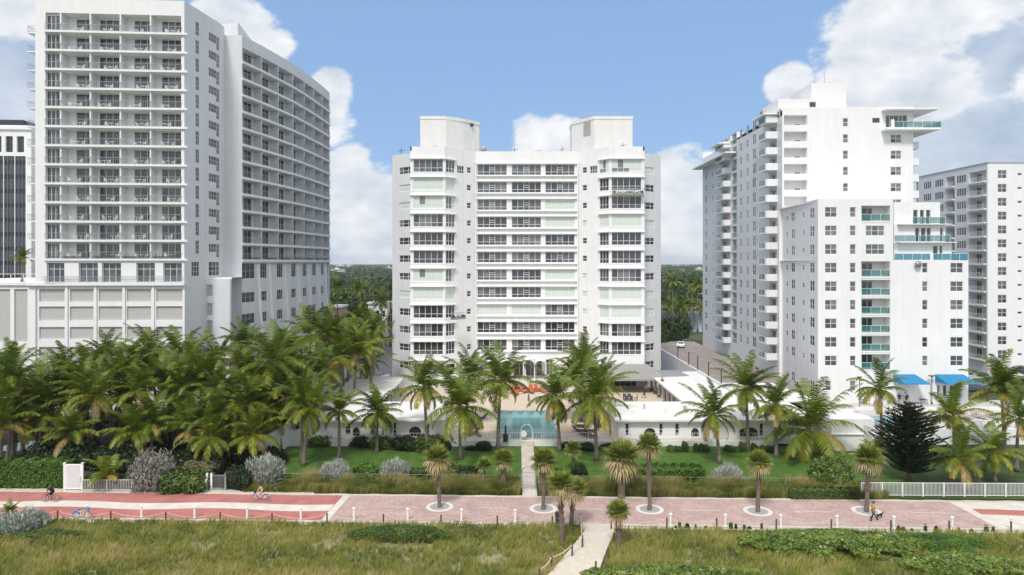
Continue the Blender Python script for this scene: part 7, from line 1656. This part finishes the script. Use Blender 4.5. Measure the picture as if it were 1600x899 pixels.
for i, (px, py, Y, rz, c, lb, suv, z) in enumerate(((1527, 590, 118, 3.0, SILC, 'silver car parked behind the right corner of the front wing', .25, 2.0), (1530, 582, 124, 3.1, WHC, 'white car parked behind the silver one at the right', 0, 2.0), (1520, 600, 112, 3.05, DKC, 'navy dark car parked nearest behind the right corner of the front wing', .1, 2.0), (1575, 583, 126, 3.1, WHC, 'white car parked in the lot at the far right', 0, 2.0), (1598, 575, 132, 3.1, (.05, .05, .12), 'blue car parked at the far right edge', 0, 2.0),
    (606, 572, 132, 1.5, WHC, 'white car in the alley left of the central building, farther one', .2, .1), (603, 582, 122.5, 1.55, SILC, 'silver van in the alley left of the central building, nearer one', .35, .1), (1040, 572, 137, 1.6, WHC, 'white car in the alley right of the central building', 0, .1), (1041, 583, 130, 1.6, DKC, 'dark car in the alley right of the central building', 0, .1), (1064, 538, 168, 1.3, WHC, 'white car parked at the far end of the parking lot', 0, 2.6))):
    car(lb, ((px - 800) / F * Y, Y, z), rz, c, suv=suv)
# ---- suspended work platforms
def platform(label, x, y, z, L, rz=0):
    root = thing('work_platform', label, 'work platform', (x, y, z), rz=rz); m = MB(); m.box(-L / 2, L / 2, -.35, .35, 0, .12); m.box(-L / 2, L / 2, -.37, -.33, .12, .35); link('floor', m.mesh('floor', [mat('dull_aluminium', (.32, .32, .30), .6, metal=.3, noise=.3)]), root)
    g = MB(); g.add(rail(L, 1.05, .5), Matrix.Translation((-L / 2, -.36, .1))); g.add(rail(L, 1.05, .5), Matrix.Translation((-L / 2, .32, .1))); link('guard_rail', g.mesh('guard_rail', [RAILM]), root)
    for x_ in (-L / 2 + .2, L / 2 - .5): q = MB(); q.box(x_, x_ + .35, -.3, .3, .12, .75); q.ball((x_ + .17, -.3, .5), .2, 8, 5); link('winch', q.mesh('winch', [DARKM]), root)
    c = MB(); 
    for x_ in (-L / 2 + .3, L / 2 - .3): c.tube([(x_, 0, .7), (x_, 0, 44.3 - z)], .012, 4)
    link('cables', c.mesh('cables', [RAILM]), root)
    q = MB(); rr = random.Random(4); [q.tube([(rr.uniform(-L / 2, L / 2), rr.uniform(-.3, .3), .12)] * 1 + [(rr.uniform(-L / 2, L / 2), rr.uniform(-.3, .3), rr.uniform(.4, .9))], .05, 4) for _ in range(9)]; link('tools', q.mesh('tools', [mat('dark_clutter', (.06, .055, .045), .8)]), root)
pz = P3(980, 305, 121); platform('long suspended work platform with winches hanging before the right bay windows', P3(981, 0, 121)[0], 120.9, pz.z, 5.6)
pz = P3(711, 499, 121.6); platform('short cluttered work platform hanging before the left bay corner', P3(711, 0, 122)[0] + .6, 121.4, pz.z, 3.0, .75)
# air units and small vents on the low roofs
for i, (x, y, Y) in enumerate(((1100, 600, 100),)): pass
# sun sail / pergola in the grove and beach umbrellas glimpsed under the palms
for i, (x, y) in enumerate(((255, 668), (232, 662))):
    g = G(x, y + 22, .3); root = thing('wooden_pavilion', 'reddish wooden pavilion glimpsed between trunks of the left grove, ' + ['right one', 'left one'][i], 'pavilion', tuple(g)); m = MB(); m.box(-2, 2, -1.5, 1.5, 2.4, 2.6); link('roof', m.mesh('roof', [mat('pinkish_wood', (.32, .17, .14), .8)]), root)
    for a in (-1.9, 1.8):
        for b in (-1.4, 1.3): q = MB(); q.box(a, a + .12, b, b + .12, 0, 2.4); link('post', q.mesh('post', [mat('dark_red_wood', (.10, .04, .03), .8)]), root)
g = G(36, 697, .3); m = MB(); m.lathe([(2.4, 0), (2.4, .12)], 20, 0, (g.x, g.y, .2)); o = m.build('plunge_pool', [mat('teal_pool_water', (.05, .30, .36), .08)]); tag(o, 'small round teal pool on the sand behind the hedge at the far left', 'pool')
for i, (px, py, lb) in enumerate(((478, 716, 'thin white sign board'),)): pass

# ---- haze: the humid air that fades the mainland towards the horizon
hb = MB(); hb.box(-4050, 4050, -260, 8060, -1.1, 75)
hm = bpy.data.materials.new('humid_air'); hm.use_nodes = True; nt = hm.node_tree; nt.nodes.clear(); ho = nt.nodes.new('ShaderNodeOutputMaterial'); pv = nt.nodes.new('ShaderNodeVolumePrincipled'); pv.inputs['Color'].default_value = (.86, .91, .97, 1); pv.inputs['Density'].default_value = .00011; pv.inputs['Anisotropy'].default_value = .2; nt.links.new(pv.outputs[0], ho.inputs['Volume'])
o = hb.build('haze', [hm]); tag(o, 'thin pale haze between the camera and the horizon', 'haze', kind='stuff')
scene.cycles.volume_bounces = 1
